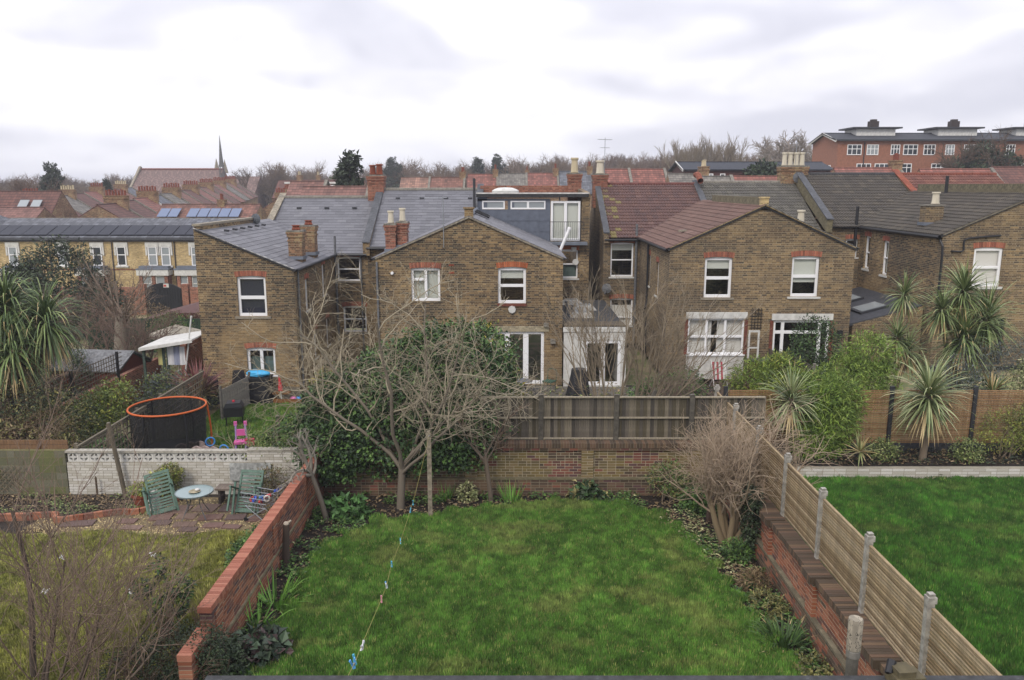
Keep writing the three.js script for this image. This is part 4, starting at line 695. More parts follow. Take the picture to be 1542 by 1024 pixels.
{ // rows across the street and beyond
  const rows = [[-15, -11.1, 9.3, 110, 'tan', 0, 'tan tiled house left of the two-pot stack'], [-11, -6.4, 9.35, 110, 'rust', 1, 'rust tiled house under the double stack'], [-6.4, -2.1, 9.85, 118, 'red', 1, 'bright red tiled house next to a grey one'], [-2.1, 2.1, 9.95, 118, 'grey', 0, 'grey tiled house between two red ones'], [2.1, 6.6, 10.0, 118, 'red', 1, 'red tiled house with orange pots beside the grey one'], [6.8, 11.5, 10.3, 118, 'slate', 1, 'slate house behind the lead dormer'], [10.5, 13.2, 10.05, 92, 'red', 0, 'narrow red tiled house right of the aerial'], [13.3, 17.2, 10.05, 92, 'red', 0, 'red tiled house with one small vent'], [15.7, 19.6, 9.4, 82, 'grey', 1, 'grey tiled house with a yellow brick stack'], [18.2, 21.0, 9.1, 78, 'grey', 0, 'grey-brown tiled house near the orange ridge end'], [21.1, 26.2, 9.1, 78, 'red', 0, 'red tiled house below the dark-roofed flats'], [30.8, 37, 9.9, 78, 'red', 1, 'red tiled house below the long brick flats'], [37, 43.5, 9.7, 74, 'red', 0, 'bright red tiled house beyond the brown tiled wing'], [43.5, 50, 9.9, 74, 'brown', 1, 'brown tiled house below the garages of the flats'], [-17, -11.6, 8.15, 66, 'pink', 0, 'pink tiled house behind the slate ridge'], [-20.2, -16.9, 8.6, 74, 'pink', 0, 'pink tiled house with a white verge beyond the slate roof']];
  for (const [a, b, yR, d, k, st, lab] of rows) street(lab, (a + b) / 2, -d, 0, b - a, 9, 0.5, yR - 3, yR, RF[k], M.brickStack, { stack: st ? [(b - a) / 2 - 0.3, 2 + (st * 7 + Math.round(d)) % 3, d === 82 ? 'cream' : 'red', 0.7] : null });
  for (const [x, z, yR, lab, n] of [[-39.7, -152, 9.2, 'roof with a row of cream pots standing before the wood', 5], [-40, -168, 9.4, 'house with four cream pots in front of bare trees', 4], [-34, -166, 9.2, 'house with cream pots right of the white dormer', 4], [2.6, -140, 9.9, 'house with red pots beyond the grey roof', 2], [-8, -135, 9.6, 'house with one stack against the wood', 2]]) street(lab, x, z, 0, 8, 9, 1, yR - 3, yR, RF.brown, M.brickStack, { party: 0, stack: [0, n, n > 3 ? 'cream' : 'red', 1] });
  const dm = street('house with a white flat dormer below the cream pots', -33.5, -140, 0, 12, 9, 1, 5.6, 8.6, RF.brown, M.brickStack, { party: 0 }); const db = part(dm, 'dormer', mg([bx(9, 1.5, 2.5)]), M.brickRed); db.position.set(0, 6.1, 2.6); part(db, 'dormer_fascia', mg([bx(9.3, 0.3, 2.8, 0, 1.5, 0)]), M.white); for (let i = 0; i < 3; i++) part(db, 'dormer_window', bx(1.4, 0.9, 0.1, 0.4 + i * 1.6, 0.4, 1.25), M.upvc);
}
{ // brick flats on the rise to the right
  const h = thing('apartment_block', 'long three-storey red brick block of flats with low dark roof on the hill', 'flats', [43, 4.2, -108]);
  const W = 34, E = 9.9; part(h, 'wall', mg([prism([[0, 0], [9, 0], [9, E], [4.5, E + 1.0], [0, E]], W).rotateY(Math.PI / 2)]), N('#9c6953', { map: noiseSoft }));
  const a = Math.atan2(1.0, 4.5), rf = []; for (const s of [0, 1]) { const q = bx(W + 1, 0.16, 5.3, W / 2, 0, s ? -2.3 : 2.3, s ? -a : a); q.translate(0, E + 0.55, -4.5); rf.push(q); } part(h, 'roof', mg(rf), N('#3e434c'));
  part(h, 'barge_board', mg([bar([-0.45, E - 0.05, 0.4], [-0.45, E + 1.15, -4.5], 0.1, 0.3), bar([-0.45, E + 1.15, -4.5], [-0.45, E - 0.05, -9.4], 0.1, 0.3)]), M.white); part(h, 'eaves', mg([bx(W, 0.2, 0.2, W / 2, E - 0.05, 0.45)]), N('#454a50'));
  [1.6, 4.0, 7.0, 9.0, 11.5, 14.2, 17, 19.4, 22.2, 25.2, 28, 31].forEach((x, i) => { plainWindow(h, x + 0.6, 8.05, 0.05, 1.9 - (i % 3) * 0.35, 1.35, 0, 3, 2); if (i % 2 === 0 || i < 3) plainWindow(h, x + 2.0, 5.7, 0.05, 1.9, 1.25, 0, 3, 2); });
  for (const x of [3.2, 16.5, 27.5]) { const arch = new THREE.Shape(); archHole(arch, 0, 0, 2.0, 2.1, 0.5); const q = part(h, 'porch', mg([flat(new THREE.ExtrudeGeometry(arch, { depth: 0.06, bevelEnabled: false }))]), N('#3a2a26')); q.position.set(x + 0.6, 4.75, 0.02); }
  plainWindow(h, -0.05, 5.2, -2.2, 0.6, 1.6, -Math.PI / 2, 1, 1);
  for (const x of [6.0, 17.0, 27.5]) { const r = part(h, 'lift_house', mg([bx(5.2, 0.95, 4)]), M.white); r.position.set(x, E + 0.7, -4.5); part(r, 'flat_roof', mg([bx(6.6, 0.2, 5, 0, 1.0, 0, 0, 0, 0)]), N('#4a4d52')); part(r, 'chimney', mg([bx(1.2, 0.9, 0.9, 0.4, 1.2), bx(0.7, 0.25, 0.7, 0.4, 2.1)]), N('#463a36')); }
  pipe(h, [[46.5, 4.5, -107.9], [46.5, 13.9, -107.9]], 0.07, M.black);
  const g = thing('apartment_block', 'low dark red brick flats with a long black roof behind a round evergreen', 'flats', [20.2, 3.5, -95]); const W2 = 17;
  part(g, 'wall', mg([prism([[0, 0], [8, 0], [8, 6.5], [4, 7.4], [0, 6.5]], W2).rotateY(Math.PI / 2)]), N('#5f3630')); const r2 = []; for (const s of [0, 1]) { const q = bx(W2 + 0.8, 0.14, 4.6, W2 / 2, 0, s ? -2 : 2, s ? -0.22 : 0.22); q.translate(0, 7.0, -4); r2.push(q); } part(g, 'roof', mg(r2), N('#3c424e'));
  part(g, 'barge_board', mg([bar([-0.35, 6.5, 0.4], [-0.35, 7.6, -4], 0.1, 0.25)]), M.white); for (const [x, w] of [[2.6, 1.4], [4.4, 0.6], [8.3, 1.2], [10.9, 1.6], [13.5, 1.6]]) plainWindow(g, x, 5.0, 0.05, w, 1.15, 0, w > 1 ? 3 : 1, 1);
}
{ // church
  const h = thing('church', 'long church roof with a thin grey spire beyond the chimney pots', 'church', [-83, 0, -205]);
  const rr = tileFar('#75605a', 9); const nave = prism([[-7, 0], [7, 0], [7, 7], [0, 12.3], [-7, 7]], 21); nave.translate(0, 0, -10.5); nave.rotateY(Math.PI / 2); part(h, 'nave', mg([nave]), rr); part(h, 'ridge_tiles', mg([rod([-10.5, 12.4, 0], [10.5, 12.4, 0], 0.25, 0.25, 6)]), N('#9a5544'));
  const ch = prism([[-5, 0], [5, 0], [5, 6.5], [0, 10.6], [-5, 6.5]], 8); ch.rotateY(Math.PI / 2); ch.translate(11.5, 0, 0); part(h, 'chancel', mg([ch]), rr); part(h, 'gable_coping', mg([bar([-10.6, 6.8, 7.2], [-10.6, 12.9, 0], 0.5), bar([-10.6, 12.9, 0], [-10.6, 6.8, -7.2], 0.5)]), M.stone);
  const sp = part(h, 'spire', mg([(() => { const c = new THREE.CylinderGeometry(0.03, 0.6, 7.4, 8); c.translate(0, 16.9, 0); return flat(c); })(), ...[0, 1, 2, 3, 4, 5, 6, 7].map((i) => rod([0.6 * Math.cos(i * 0.785), 9.8, 0.6 * Math.sin(i * 0.785)], [0.6 * Math.cos(i * 0.785), 13.4, 0.6 * Math.sin(i * 0.785)], 0.09)), rod([0, 6, 0], [0, 10.8, 0], 1.3, 0.6), rod([0, 12.9, 0], [0, 13.4, 0], 0.62, 0.62, 8)]), N('#7f8080')); sp.position.set(10.6, 0, 2);
  part(h, 'pinnacles', mg([rod([6.5, 11.5, -6], [6.5, 15.3, -6], 0.9, 0.02, 4), rod([8.6, 11.5, -6], [8.6, 15.0, -6], 0.9, 0.02, 4)]), M.stone);
}
// ---------- far trees ----------
{
  const L = [{ len: 6, r: 0.22, seg: 4, wig: 0.25, up: 0.1 }, { n: 8, len: 4.6, r: 0.12, ang: 0.75, seg: 4, wig: 0.4, up: 0.12, from: 0.35 }, { n: 6, len: 2.6, r: 0.07, ang: 0.7, seg: 3, wig: 0.5, up: 0.08 }, { n: 8, len: 1.3, r: 0.045, ang: 0.8, seg: 2, wig: 0.5 }];
  const R = rng(99), mats = ['#5d4c40', '#66543f', '#55483c', '#6b5c4c'].map((c) => std({ color: c, roughness: 1 }));
  for (let v = 0; v < 4; v++) {
    const [a, b] = growTree(300 + v, [{ p: [0, 0, 0], d: [0.05, 1, 0] }], L), g = mergeGeometries([a, b]), n = 330, im = new THREE.InstancedMesh(g, mats[v], n), m = new THREE.Matrix4(), q = new THREE.Quaternion();
    for (let i = 0; i < n; i++) { const z = -(205 + R() * R() * 130), x = (R() - 0.46) * -z * 1.75, s = 0.95 + R() * 0.5, ew = x < -70 ? 0.75 : 1; q.setFromAxisAngle(V3(0, 1, 0), R() * 6.28); m.compose(V3(x, terrain(x, z) - 0.8 - 1.6 * step(10, 60, x), z), q, V3(s, s * ew * (0.85 + 0.3 * R()), s)); im.setMatrixAt(i, m); }
    im.name = numbered('woodland'); im.castShadow = im.receiveShadow = true; stuff(im); im.userData.label = 'bare brown winter wood along the horizon'; scene.add(im);
  }
  const big = [{ len: 6, r: 0.6, seg: 4, wig: 0.15, up: 0.1 }, { n: 11, len: 7, r: 0.32, ang: 0.85, seg: 6, wig: 0.5, up: 0.07, from: 0.4, flat: 1 }, { n: 9, len: 3.6, r: 0.15, ang: 0.8, seg: 4, wig: 0.6, up: 0.02 }, { n: 8, len: 1.7, r: 0.075, ang: 0.7, seg: 3, wig: 0.6 }, { n: 4, len: 0.8, r: 0.045, ang: 0.7, seg: 2 }];
  bareTree('bare_tree', 'large grey bare plane tree standing left of the long brick flats', 'tree', [53, 6.0, -158], 5, [{ p: [0, 0, 0], d: [0, 1, 0] }], big, [std({ color: '#7c756c' }), std({ color: '#867d74' })]);
  const vase = [{ len: 7, r: 0.3, seg: 4, wig: 0.15, up: 0.15 }, { n: 8, len: 6.5, r: 0.16, ang: 0.45, seg: 4, wig: 0.25, up: 0.15, from: 0.2 }, { n: 9, len: 3.6, r: 0.09, ang: 0.45, seg: 3, wig: 0.3, up: 0.15 }, { n: 8, len: 1.7, r: 0.06, ang: 0.4, seg: 2, wig: 0.3, up: 0.1 }];
  bareTree('bare_tree', 'broad vase-shaped bare tree clump on the skyline above the grey roofs', 'tree', [46, 6, -192], 6, [0, 1, 2, 3, 4, 5, 6].map((i) => ({ p: [(i - 3) * 1.8, 0, (i % 2) * 2], d: [(i - 3) * 0.12, 1, 0] })), vase, [std({ color: '#6e6352' }), std({ color: '#776b58' })]);
  bareTree('bare_tree', 'dark bare tree rising over the church roof end', 'tree', [-62, 3, -190], 7, [{ p: [0, 0, 0], d: [0, 1, 0] }], L, [mats[2], mats[2]]);
  bareTree('bare_tree', 'bare tree at the left end of the skyline', 'tree', [-72, 0, -118], 8, [{ p: [0, 0, 0], d: [0, 1, 0] }, { p: [2, 0, 0], d: [0.2, 1, 0] }], L, [mats[0], mats[0]]);
  bareTree('bare_tree', 'fine twigged bare tree in front of the brick flats', 'tree', [56, 5, -102], 9, [{ p: [0, 0, 0], d: [0, 1, 0] }, { p: [5, 0, 0], d: [0, 1, 0] }], L, [mats[2], mats[2]]);
  const con = (label, pos, hgt, rad, seed, pal = PAL.conifer, name = 'conifer_tree') => { const t = thing(name, label, 'tree', pos), F = new Leaves(seed), R = rng(seed), bl = []; for (let i = 0; i < 9; i++) { const y = hgt * (0.2 + 0.8 * i / 9), r = rad * (1 - 0.85 * i / 9); for (let k = 0; k < 4; k++) { const an = R() * 6.28; bl.push([Math.cos(an) * r * 0.55, y, Math.sin(an) * r * 0.55, r * 0.6, hgt * 0.06, r * 0.6]); } } F.mass(bl, 900, 7, hgt * 0.05, hgt * 0.025, pal, { clump: hgt * 0.03, fill: 0.5, lift: 0.1 }); part(t, 'crown', F.build(), M.leaf); part(t, 'trunk', mg([rod([0, 0, 0], [0, hgt * 0.9, 0], 0.25, 0.05)]), M.bark); };
  con('dark spiky conifer standing alone beyond the side street chimneys', [-74, 2, -131], 10, 3.2, 41); con('small dark conifer beyond the ridge roofs of the side street', [-70, 3, -140], 6.5, 1.6, 42);
  con('ragged dark conifer behind the big red chimney stack', [-15.2, 1, -76], 10.6, 2.9, 43); con('round dark pine crown above the wood', [-30, 6, -205], 9.5, 4, 44); con('dark pine left of two on the wooded skyline', [-9, 6, -210], 9.8, 3.6, 45); con('dark pine right of two on the wooded skyline', [-3.5, 6, -208], 10.2, 3.6, 46);
  const ev = (label, pos, bl, n, pal) => bush('evergreen_tree', label, pos, pos[0] * 3 + 200, bl, n, 8, 0.5, 0.26, pal, { cat: 'tree', clump: 0.5, stemR: 0.2 });
  ev('round dark evergreen in front of the low black-roofed flats', [28.5, 4, -92], [[0, 5, 0, 2.2, 1.6, 2], [1.2, 4, 0, 2, 1.5, 2]], 500, PAL.dark); ev('ivy-dark evergreen in front of the long brick flats', [59, 5, -103], [[0, 5.5, 0, 3, 3, 2], [3, 5, 0, 2.4, 2.6, 2], [-2, 4.5, 0, 2.4, 2, 2]], 700, PAL.dark); ev('narrow ivy-covered tree by the right end of the flats', [68, 5, -103], [[0, 6.5, 0, 1.6, 3.4, 1.5]], 400, PAL.dark);
}
// ---------- gardens: soil, lawns, paths ----------
function sheet(name, pts, y, th, mat) { const g = new THREE.ExtrudeGeometry(polyShape(pts.map(([x, z]) => [x, -z])), { depth: th, bevelEnabled: false }); g.rotateX(-Math.PI / 2); g.translate(0, y - th, 0); return setting(name, uvm(g), mat); }
const lawnTex = (seed, a, b, c) => { const A = hex(a), B = hex(b), C = hex(c); return dtex(1024, 1024, (i, j) => { const x = i / 51.2, y = j / 51.2, n = fbm(x * 0.9, y * 0.9, 5, seed, 0), s = 0.5 * step(0.55, 0.8, fbm(x * 1.5 + 9, y * 1.7, 4, seed + 3)), f = hash(i, j, seed) * 26 - 13, t = clamp(n * 1.6 - 0.3); return [mix(mix(A[0], B[0], t), C[0], s * 0.7) + f, mix(mix(A[1], B[1], t), C[1], s * 0.7) + f, mix(mix(A[2], B[2], t), C[2], s * 0.7) + f * 0.6]; }, 20); };
const lawnPoly = [[-4.32, -3], [-4.32, -12.63], [-4.4, -13.93], [-4.44, -15.5], [-4.35, -17.02], [-3.8, -17.97], [-3.2, -18.6], [-1.9, -18.95], [-0.86, -19.3], [0.5, -19.65], [1.75, -19.9], [2.8, -19.65], [3.6, -19.1], [4.1, -18.1], [4.3, -16.7], [4.45, -15.4], [4.6, -14.2], [4.82, -12.95], [5.1, -12.2], [5.2, -3]];
sheet('flower_bed_soil', [[-5.1, -2], [-5.1, -20.4], [5.5, -20.4], [5.5, -2]], 0.0, 0.4, M.soil);
const gm = { ours: std({ map: lawnTex(3, '#3f5420', '#4f6a28', '#6c6a38'), roughness: 1 }), left: std({ map: lawnTex(7, '#66673c', '#7c794c', '#8a8262'), roughness: 1 }), right: std({ map: lawnTex(11, '#385620', '#446a26', '#5a6a34'), roughness: 1 }) };
sheet('lawn', lawnPoly, 0.03, 0.1, gm.ours);
sheet('lawn', [[-20, -2], [-20, -18.6], [-12.3, -18.5], [-11.2, -18.7], [-9.6, -18.9], [-8.2, -18.5], [-6.4, -18.4], [-5.33, -18.2], [-5.33, -2]], -0.27, 0.3, gm.left);
sheet('left_garden_soil', [[-20, -18], [-20, -21.2], [-5.33, -21.2], [-5.33, -18]], -0.3, 0.3, M.soil);
sheet('lawn', [[5.92, -2], [5.92, -21.5], [34, -21.5], [34, -2]], 0.03, 0.3, gm.right);
sheet('raised_bed_soil', [[5.9, -21.75], [5.9, -24.2], [34, -24.2], [34, -21.75]], 0.32, 0.5, M.soil);
sheet('lawn', [[-12.1, -21.5], [-12.1, -32.6], [-7.2, -32.6], [-6.4, -21.5]], -0.82, 0.3, gm.right);
sheet('patio', [[-12.1, -32.6], [-12.1, -33.4], [-6.5, -33.4], [-6.5, -32.6]], -0.78, 0.3, M.concrete);
sheet('patio', [[-3.5, -29.5], [-3.5, -33.4], [5.2, -33.0], [5.2, -29.5]], -0.2, 0.2, N('#7d776c'));
sheet('garden_ground', [[-6.2, -20.8], [-6.4, -33.4], [17.8, -33.4], [17.8, -24.2], [5.7, -24.2], [5.7, -20.8]], -0.22, 0.3, M.soil);
const inPoly = (x, z, P) => { let c = false; for (let i = 0, j = P.length - 1; i < P.length; j = i++) { const [xi, zi] = P[i], [xj, zj] = P[j]; if ((zi > z) !== (zj > z) && x < (xj - xi) * (z - zi) / (zj - zi) + xi) c = !c; } return c; };
const tuftGeo = (() => { const R = rng(5), p = [], n = []; for (let i = 0; i < 7; i++) { const a = R() * 6.28, r = R() * 0.5, x = Math.cos(a) * r, z = Math.sin(a) * r, b = R() * 6.28, w = 0.15, h = 0.6 + 0.6 * R(), lx = Math.cos(a) * 0.5 * R(), lz = Math.sin(a) * 0.5 * R(); p.push(x - Math.cos(b) * w, 0, z - Math.sin(b) * w, x + Math.cos(b) * w, 0, z + Math.sin(b) * w, x + lx, h, z + lz); for (let k = 0; k < 3; k++) n.push(Math.sin(b) * 0.4, 0.9, -Math.cos(b) * 0.4); } const g = new THREE.BufferGeometry(); g.setAttribute('position', new THREE.Float32BufferAttribute(p, 3)); g.computeVertexNormals(); g.setAttribute('uv', new THREE.Float32BufferAttribute(new Float32Array(p.length / 3 * 2), 2)); return g; })();
const grassMat = std({ roughness: 0.75, side: THREE.DoubleSide });
function grass(label, n, x0, x1, z0, z1, y, ok, pal, seed, hgt = 0.085) {
  const R = rng(seed), im = new THREE.InstancedMesh(tuftGeo, grassMat, n), m = new THREE.Matrix4(), q = new THREE.Quaternion(), P = pal.map(col), c = new THREE.Color(); let i = 0, guard = 0;
  while (i < n && guard++ < n * 4) {
    const x = mix(x0, x1, R()), z = mix(z0, z1, R()); if (!ok(x, z)) continue;
    const v = fbm(x * 0.8, z * 0.8, 4, seed), v2 = fbm(x * 4.6 + 5, z * 3.6, 3, seed + 9), dry = step(0.58, 0.74, fbm(x * 1.1 + 20, z * 1.6 + 3, 4, seed + 4)), s = hgt * (0.6 + 0.7 * R()) * (0.65 + 0.8 * v2);
    q.setFromAxisAngle(V3(0, 1, 0), R() * 6.28); m.compose(V3(x, y, z), q, V3(0.11, s * 1.15, 0.11)); im.setMatrixAt(i, m);
    c.copy(P[0]).lerp(P[1], clamp(v * 1.0 + v2 * 1.6 - 0.8)).lerp(P[2], R() < 0.1 ? 0.7 : dry * 0.35).multiplyScalar((0.6 + 0.8 * R()) * (0.85 + 0.4 * v2) * (0.55 + 0.9 * vnoise(x * 13, z * 9, seed + 40))); im.setColorAt(i, c); i++;
  }
  im.count = i; im.name = numbered('grass'); im.receiveShadow = im.castShadow = true; stuff(im); im.userData.label = label; scene.add(im);
}
grass('short green lawn grass of the walled middle garden', 95000, -4.8, 5.3, -11.5, -20.1, 0.03, (x, z) => inPoly(x, z, lawnPoly) || (inPoly(x + Math.sin(z * 9) * 0.25, z + Math.sin(x * 7) * 0.25, lawnPoly)), ['#426621', '#5d8634', '#96945a'], 21);
grass('mossy yellowish lawn grass of the left garden', 60000, -16, -5.35, -9.5, -18.8, -0.27, (x, z) => z > -18.5 + Math.sin(x * 2) * 0.15, ['#707538', '#8e9048', '#a8a270'], 22, 0.07);
grass('bright lawn grass beyond the slatted fence', 80000, 6, 16, -10.5, -21.45, 0.03, (x, z) => x < 4 + -z * 0.66, ['#325719', '#447524', '#768444'], 23, 0.09);
grass('small lawn grass beside the trampoline', 9000, -12, -6.8, -22, -32.5, -0.82, () => true, ['#4a6a24', '#5a7a2c', '#7d8144'], 24, 0.08);

// ---------- brick garden walls ----------
const unitBox = slateBox;
const redBrick = jitter(['#b06d50', '#a36146', '#bb7d60', '#8a5d4e'], 3, 0.3, 61, { roughness: 0.95 }), oldBrick = jitter(['#85754d', '#938050', '#736649', '#9a8660'], 3, 0.3, 62, { roughness: 0.95 }), purpleBrick = jitter(['#7a5249', '#8c584c', '#6b4e4e', '#9c6450'], 3, 0.3, 63, { roughness: 0.95 }), whiteBrick = jitter(['#e8e5da', '#dfdbd0', '#eeebe2', '#d2cdbf'], 3, 0.12, 64, { roughness: 0.9 }), copingBrick = jitter(['#b9755e', '#b06c56', '#c08068'], 3, 0.2, 65, { roughness: 0.9 }), darkBrick = jitter(['#6b5848', '#785f4c', '#5f5040', '#846c54'], 3, 0.3, 66, { roughness: 0.95 });
const mortar = N('#b9ae96', { map: noiseSoft }), mortarDark = N('#8f8672', { map: noiseSoft }), mortarWhite = N('#a39d8e', { map: noiseSoft });
// a run of brickwork: from a to b (inner face on the left of that direction when seen from above with z towards us)
function brickRun(P, h, parent, a, b, y0, n, th, pick, o = {}) {
  const dx = b[0] - a[0], dz = b[1] - a[1], L = Math.hypot(dx, dz), U = V3(dx / L, 0, dz / L), Up = V3(0, 1, 0), Nn = U.clone().cross(Up), R = rng(o.seed || 5), ch = o.ch || 0.0762, bl = o.bl || 0.229;
  const base = V3(...rel(h, a[0], y0, a[1]));
  const core = new THREE.BoxGeometry(L - 0.024, n * ch, th - 0.008); core.applyMatrix4(basis(U, Up, Nn, base.clone().addScaledVector(U, L / 2).addScaledVector(Up, n * ch / 2))); const cm = part(parent, 'mortar_core', uvm(core), o.mortar || mortar);
  for (let r = 0; r < n; r++) {
    let u = (r % 2) * -bl / 2; while (u < L - 0.02) {
      const head = R() < (o.head ?? 0.22), w = head ? bl / 2 : bl, u0 = Math.max(0, u), u1 = Math.min(L, u + w); u += w; if (u1 - u0 < 0.04) continue;
      const c = base.clone().addScaledVector(U, (u0 + u1) / 2).addScaledVector(Up, (r + 0.5) * ch).addScaledVector(Nn, (R() - 0.5) * 0.006);
      const m = basis(U, Up, Nn, c).multiply(new THREE.Matrix4().makeRotationY((R() - 0.5) * 0.012)).multiply(new THREE.Matrix4().makeScale(u1 - u0 - 0.014, ch - 0.014, th));
      const set = pick((u0 + u1) / 2, r, R); P.add(cm, unitBox, set[Math.floor(R() * set.length)], m);
    }
  }
  return cm;
}
function onEdge(P, h, parent, a, b, y, th, hgt, mats, seed = 3, tilt = 0) { // coping of bricks laid on edge
  const dx = b[0] - a[0], dz = b[1] - a[1], L = Math.hypot(dx, dz), U = V3(dx / L, 0, dz / L), Up = V3(0, 1, 0), Nn = U.clone().cross(Up), R = rng(seed), n = Math.round(L / 0.078), base = V3(...rel(h, a[0], y, a[1]));
  const core = new THREE.BoxGeometry(L - 0.02, hgt - 0.012, th - 0.016); core.applyMatrix4(basis(U, Up, Nn, base.clone().addScaledVector(U, L / 2).addScaledVector(Up, hgt / 2 - 0.006))); const cm = part(parent, 'coping', uvm(core), mortarDark);
  for (let i = 0; i < n; i++) { const c = base.clone().addScaledVector(U, (i + 0.5) / n * L).addScaledVector(Up, hgt / 2 + (R() - 0.5) * 0.005); P.add(cm, unitBox, mats[Math.floor(R() * mats.length)], basis(U, Up, Nn, c).multiply(new THREE.Matrix4().makeScale(L / n - 0.009, hgt, th + (R() - 0.5) * 0.008))); }
}
function bandBox(parent, h, name, a, b, y, hgt, th, mat) { const dx = b[0] - a[0], dz = b[1] - a[1], L = Math.hypot(dx, dz), g = bx(L, hgt, th, L / 2); const m = part(parent, name, uvm(g), mat); m.position.set(...rel(h, a[0], y, a[1])); m.rotation.y = Math.atan2(-dz, dx); return m; }
{ // back wall
  const h = thing('garden_wall', 'old yellow and red brick garden wall with piers along the end of the lawn', 'wall', [0.2, 0, -20.55]), P = new Pieces(h, 'brick');
  const pk = (u, r, R) => { const t = fbm(u * 0.6 + 3, r * 0.15, 3, 4) + (R() - 0.5) * 0.25, z = clamp(1 - Math.abs(u - 6.6) / 1.4) * 0.4 + clamp(1 - Math.abs(u - 8.6) / 1) * 0.25; return t + z > 0.72 ? purpleBrick : t < 0.36 ? darkBrick : oldBrick; }, dk = (u, r, R) => (R() < 0.25 ? purpleBrick : darkBrick);
  brickRun(P, h, h, [-5.1, -20.5], [5.6, -20.5], 0, 6, 0.3, dk, { seed: 11, mortar: mortarDark });
  bandBox(h, h, 'ledge', [-5.1, -20.5], [5.6, -20.5], 0.458, 0.045, 0.33, N('#8d8466'));
  brickRun(P, h, h, [-5.1, -20.55], [5.6, -20.55], 0.503, 10, 0.22, pk, { seed: 12 });
  for (const x of [-4.2, -1.1, 2.03, 5.0]) brickRun(P, h, h, [x - 0.17, -20.53], [x + 0.17, -20.53], 0.503, 10, 0.3, () => oldBrick, { seed: 13 + x * 3, bl: 0.33, head: 0 });
  brickRun(P, h, h, [-5.1, -20.53], [5.6, -20.53], 1.265, 1, 0.31, dk, { seed: 15, mortar: mortarDark }); onEdge(P, h, h, [-5.1, -20.53], [5.6, -20.53], 1.342, 0.34, 0.13, darkBrick, 16);
  P.flush();
}
{ // left wall, newer red brick
  const h = thing('garden_wall', 'red brick garden wall with bright red coping beside the patio set', 'wall', [-5.2, -0.3, -16]), P = new Pieces(h, 'brick'), x = -5.21;
  const pk = (u, r, R) => (R() < 0.3 ? purpleBrick : redBrick);
  brickRun(P, h, h, [x, -12.4], [x, -20.38], -0.3, 9, 0.25, pk, { seed: 21 }); bandBox(h, h, 'ledge', [x, -12.4], [x, -20.38], 0.387, 0.05, 0.27, N('#a39778'));
  brickRun(P, h, h, [x, -12.4], [x, -20.38], 0.437, 8, 0.2, pk, { seed: 22 }); brickRun(P, h, h, [x, -12.4], [x, -20.38], 1.05, 1, 0.23, pk, { seed: 24 }); onEdge(P, h, h, [x, -12.35], [x, -20.38], 1.128, 0.235, 0.11, copingBrick, 23);
  for (const z of [-12.55, -15.9, -19.2]) brickRun(P, h, h, [x, z], [x, z - 0.34], 0.437, 8, 0.235, () => redBrick, { seed: 25 + z, bl: 0.33, head: 0 });
  brickRun(P, h, h, [x - 0.02, -11.5], [x - 0.02, -12.36], -0.3, 14, 0.22, pk, { seed: 27 }); onEdge(P, h, h, [x - 0.02, -11.5], [x - 0.02, -12.34], 0.77, 0.235, 0.11, copingBrick, 28);
  P.flush();
}
{ // right wall, weathered, with stepped brick coping
  const h = thing('garden_wall', 'weathered red brick wall carrying the slatted timber fence right of the lawn', 'wall', [5.6, 0, -14]), P = new Pieces(h, 'brick');
  const pk = (u, r, R) => { const t = fbm(u * 0.8, r * 0.2, 3, 9) + (R() - 0.5) * 0.3; return t > 0.42 ? redBrick : R() < 0.5 ? purpleBrick : darkBrick; }, dk = (u, r, R) => (R() < 0.35 ? redBrick : darkBrick);
  brickRun(P, h, h, [5.62, -7.5], [5.62, -20.38], 0, 6, 0.3, dk, { seed: 31, mortar: mortarDark }); bandBox(h, h, 'ledge', [5.61, -7.5], [5.61, -20.38], 0.458, 0.05, 0.33, N('#8f866e'));
  brickRun(P, h, h, [5.64, -7.5], [5.64, -20.38], 0.508, 8, 0.22, pk, { seed: 32 }); brickRun(P, h, h, [5.63, -7.5], [5.63, -20.38], 1.12, 1, 0.3, dk, { seed: 33, mortar: mortarDark }); onEdge(P, h, h, [5.62, -7.5], [5.62, -20.38], 1.197, 0.36, 0.115, darkBrick, 34);
  for (const z of [-8.4, -10.9, -13.45, -15.95, -18.4]) { brickRun(P, h, h, [5.6, z + 0.17], [5.6, z - 0.17], 0.508, 8, 0.31, () => redBrick, { seed: 40 + z, bl: 0.33, head: 0 }); onEdge(P, h, h, [5.55, z + 0.24], [5.55, z - 0.24], 1.2, 0.4, 0.14, darkBrick, 35); }
  P.flush();
}
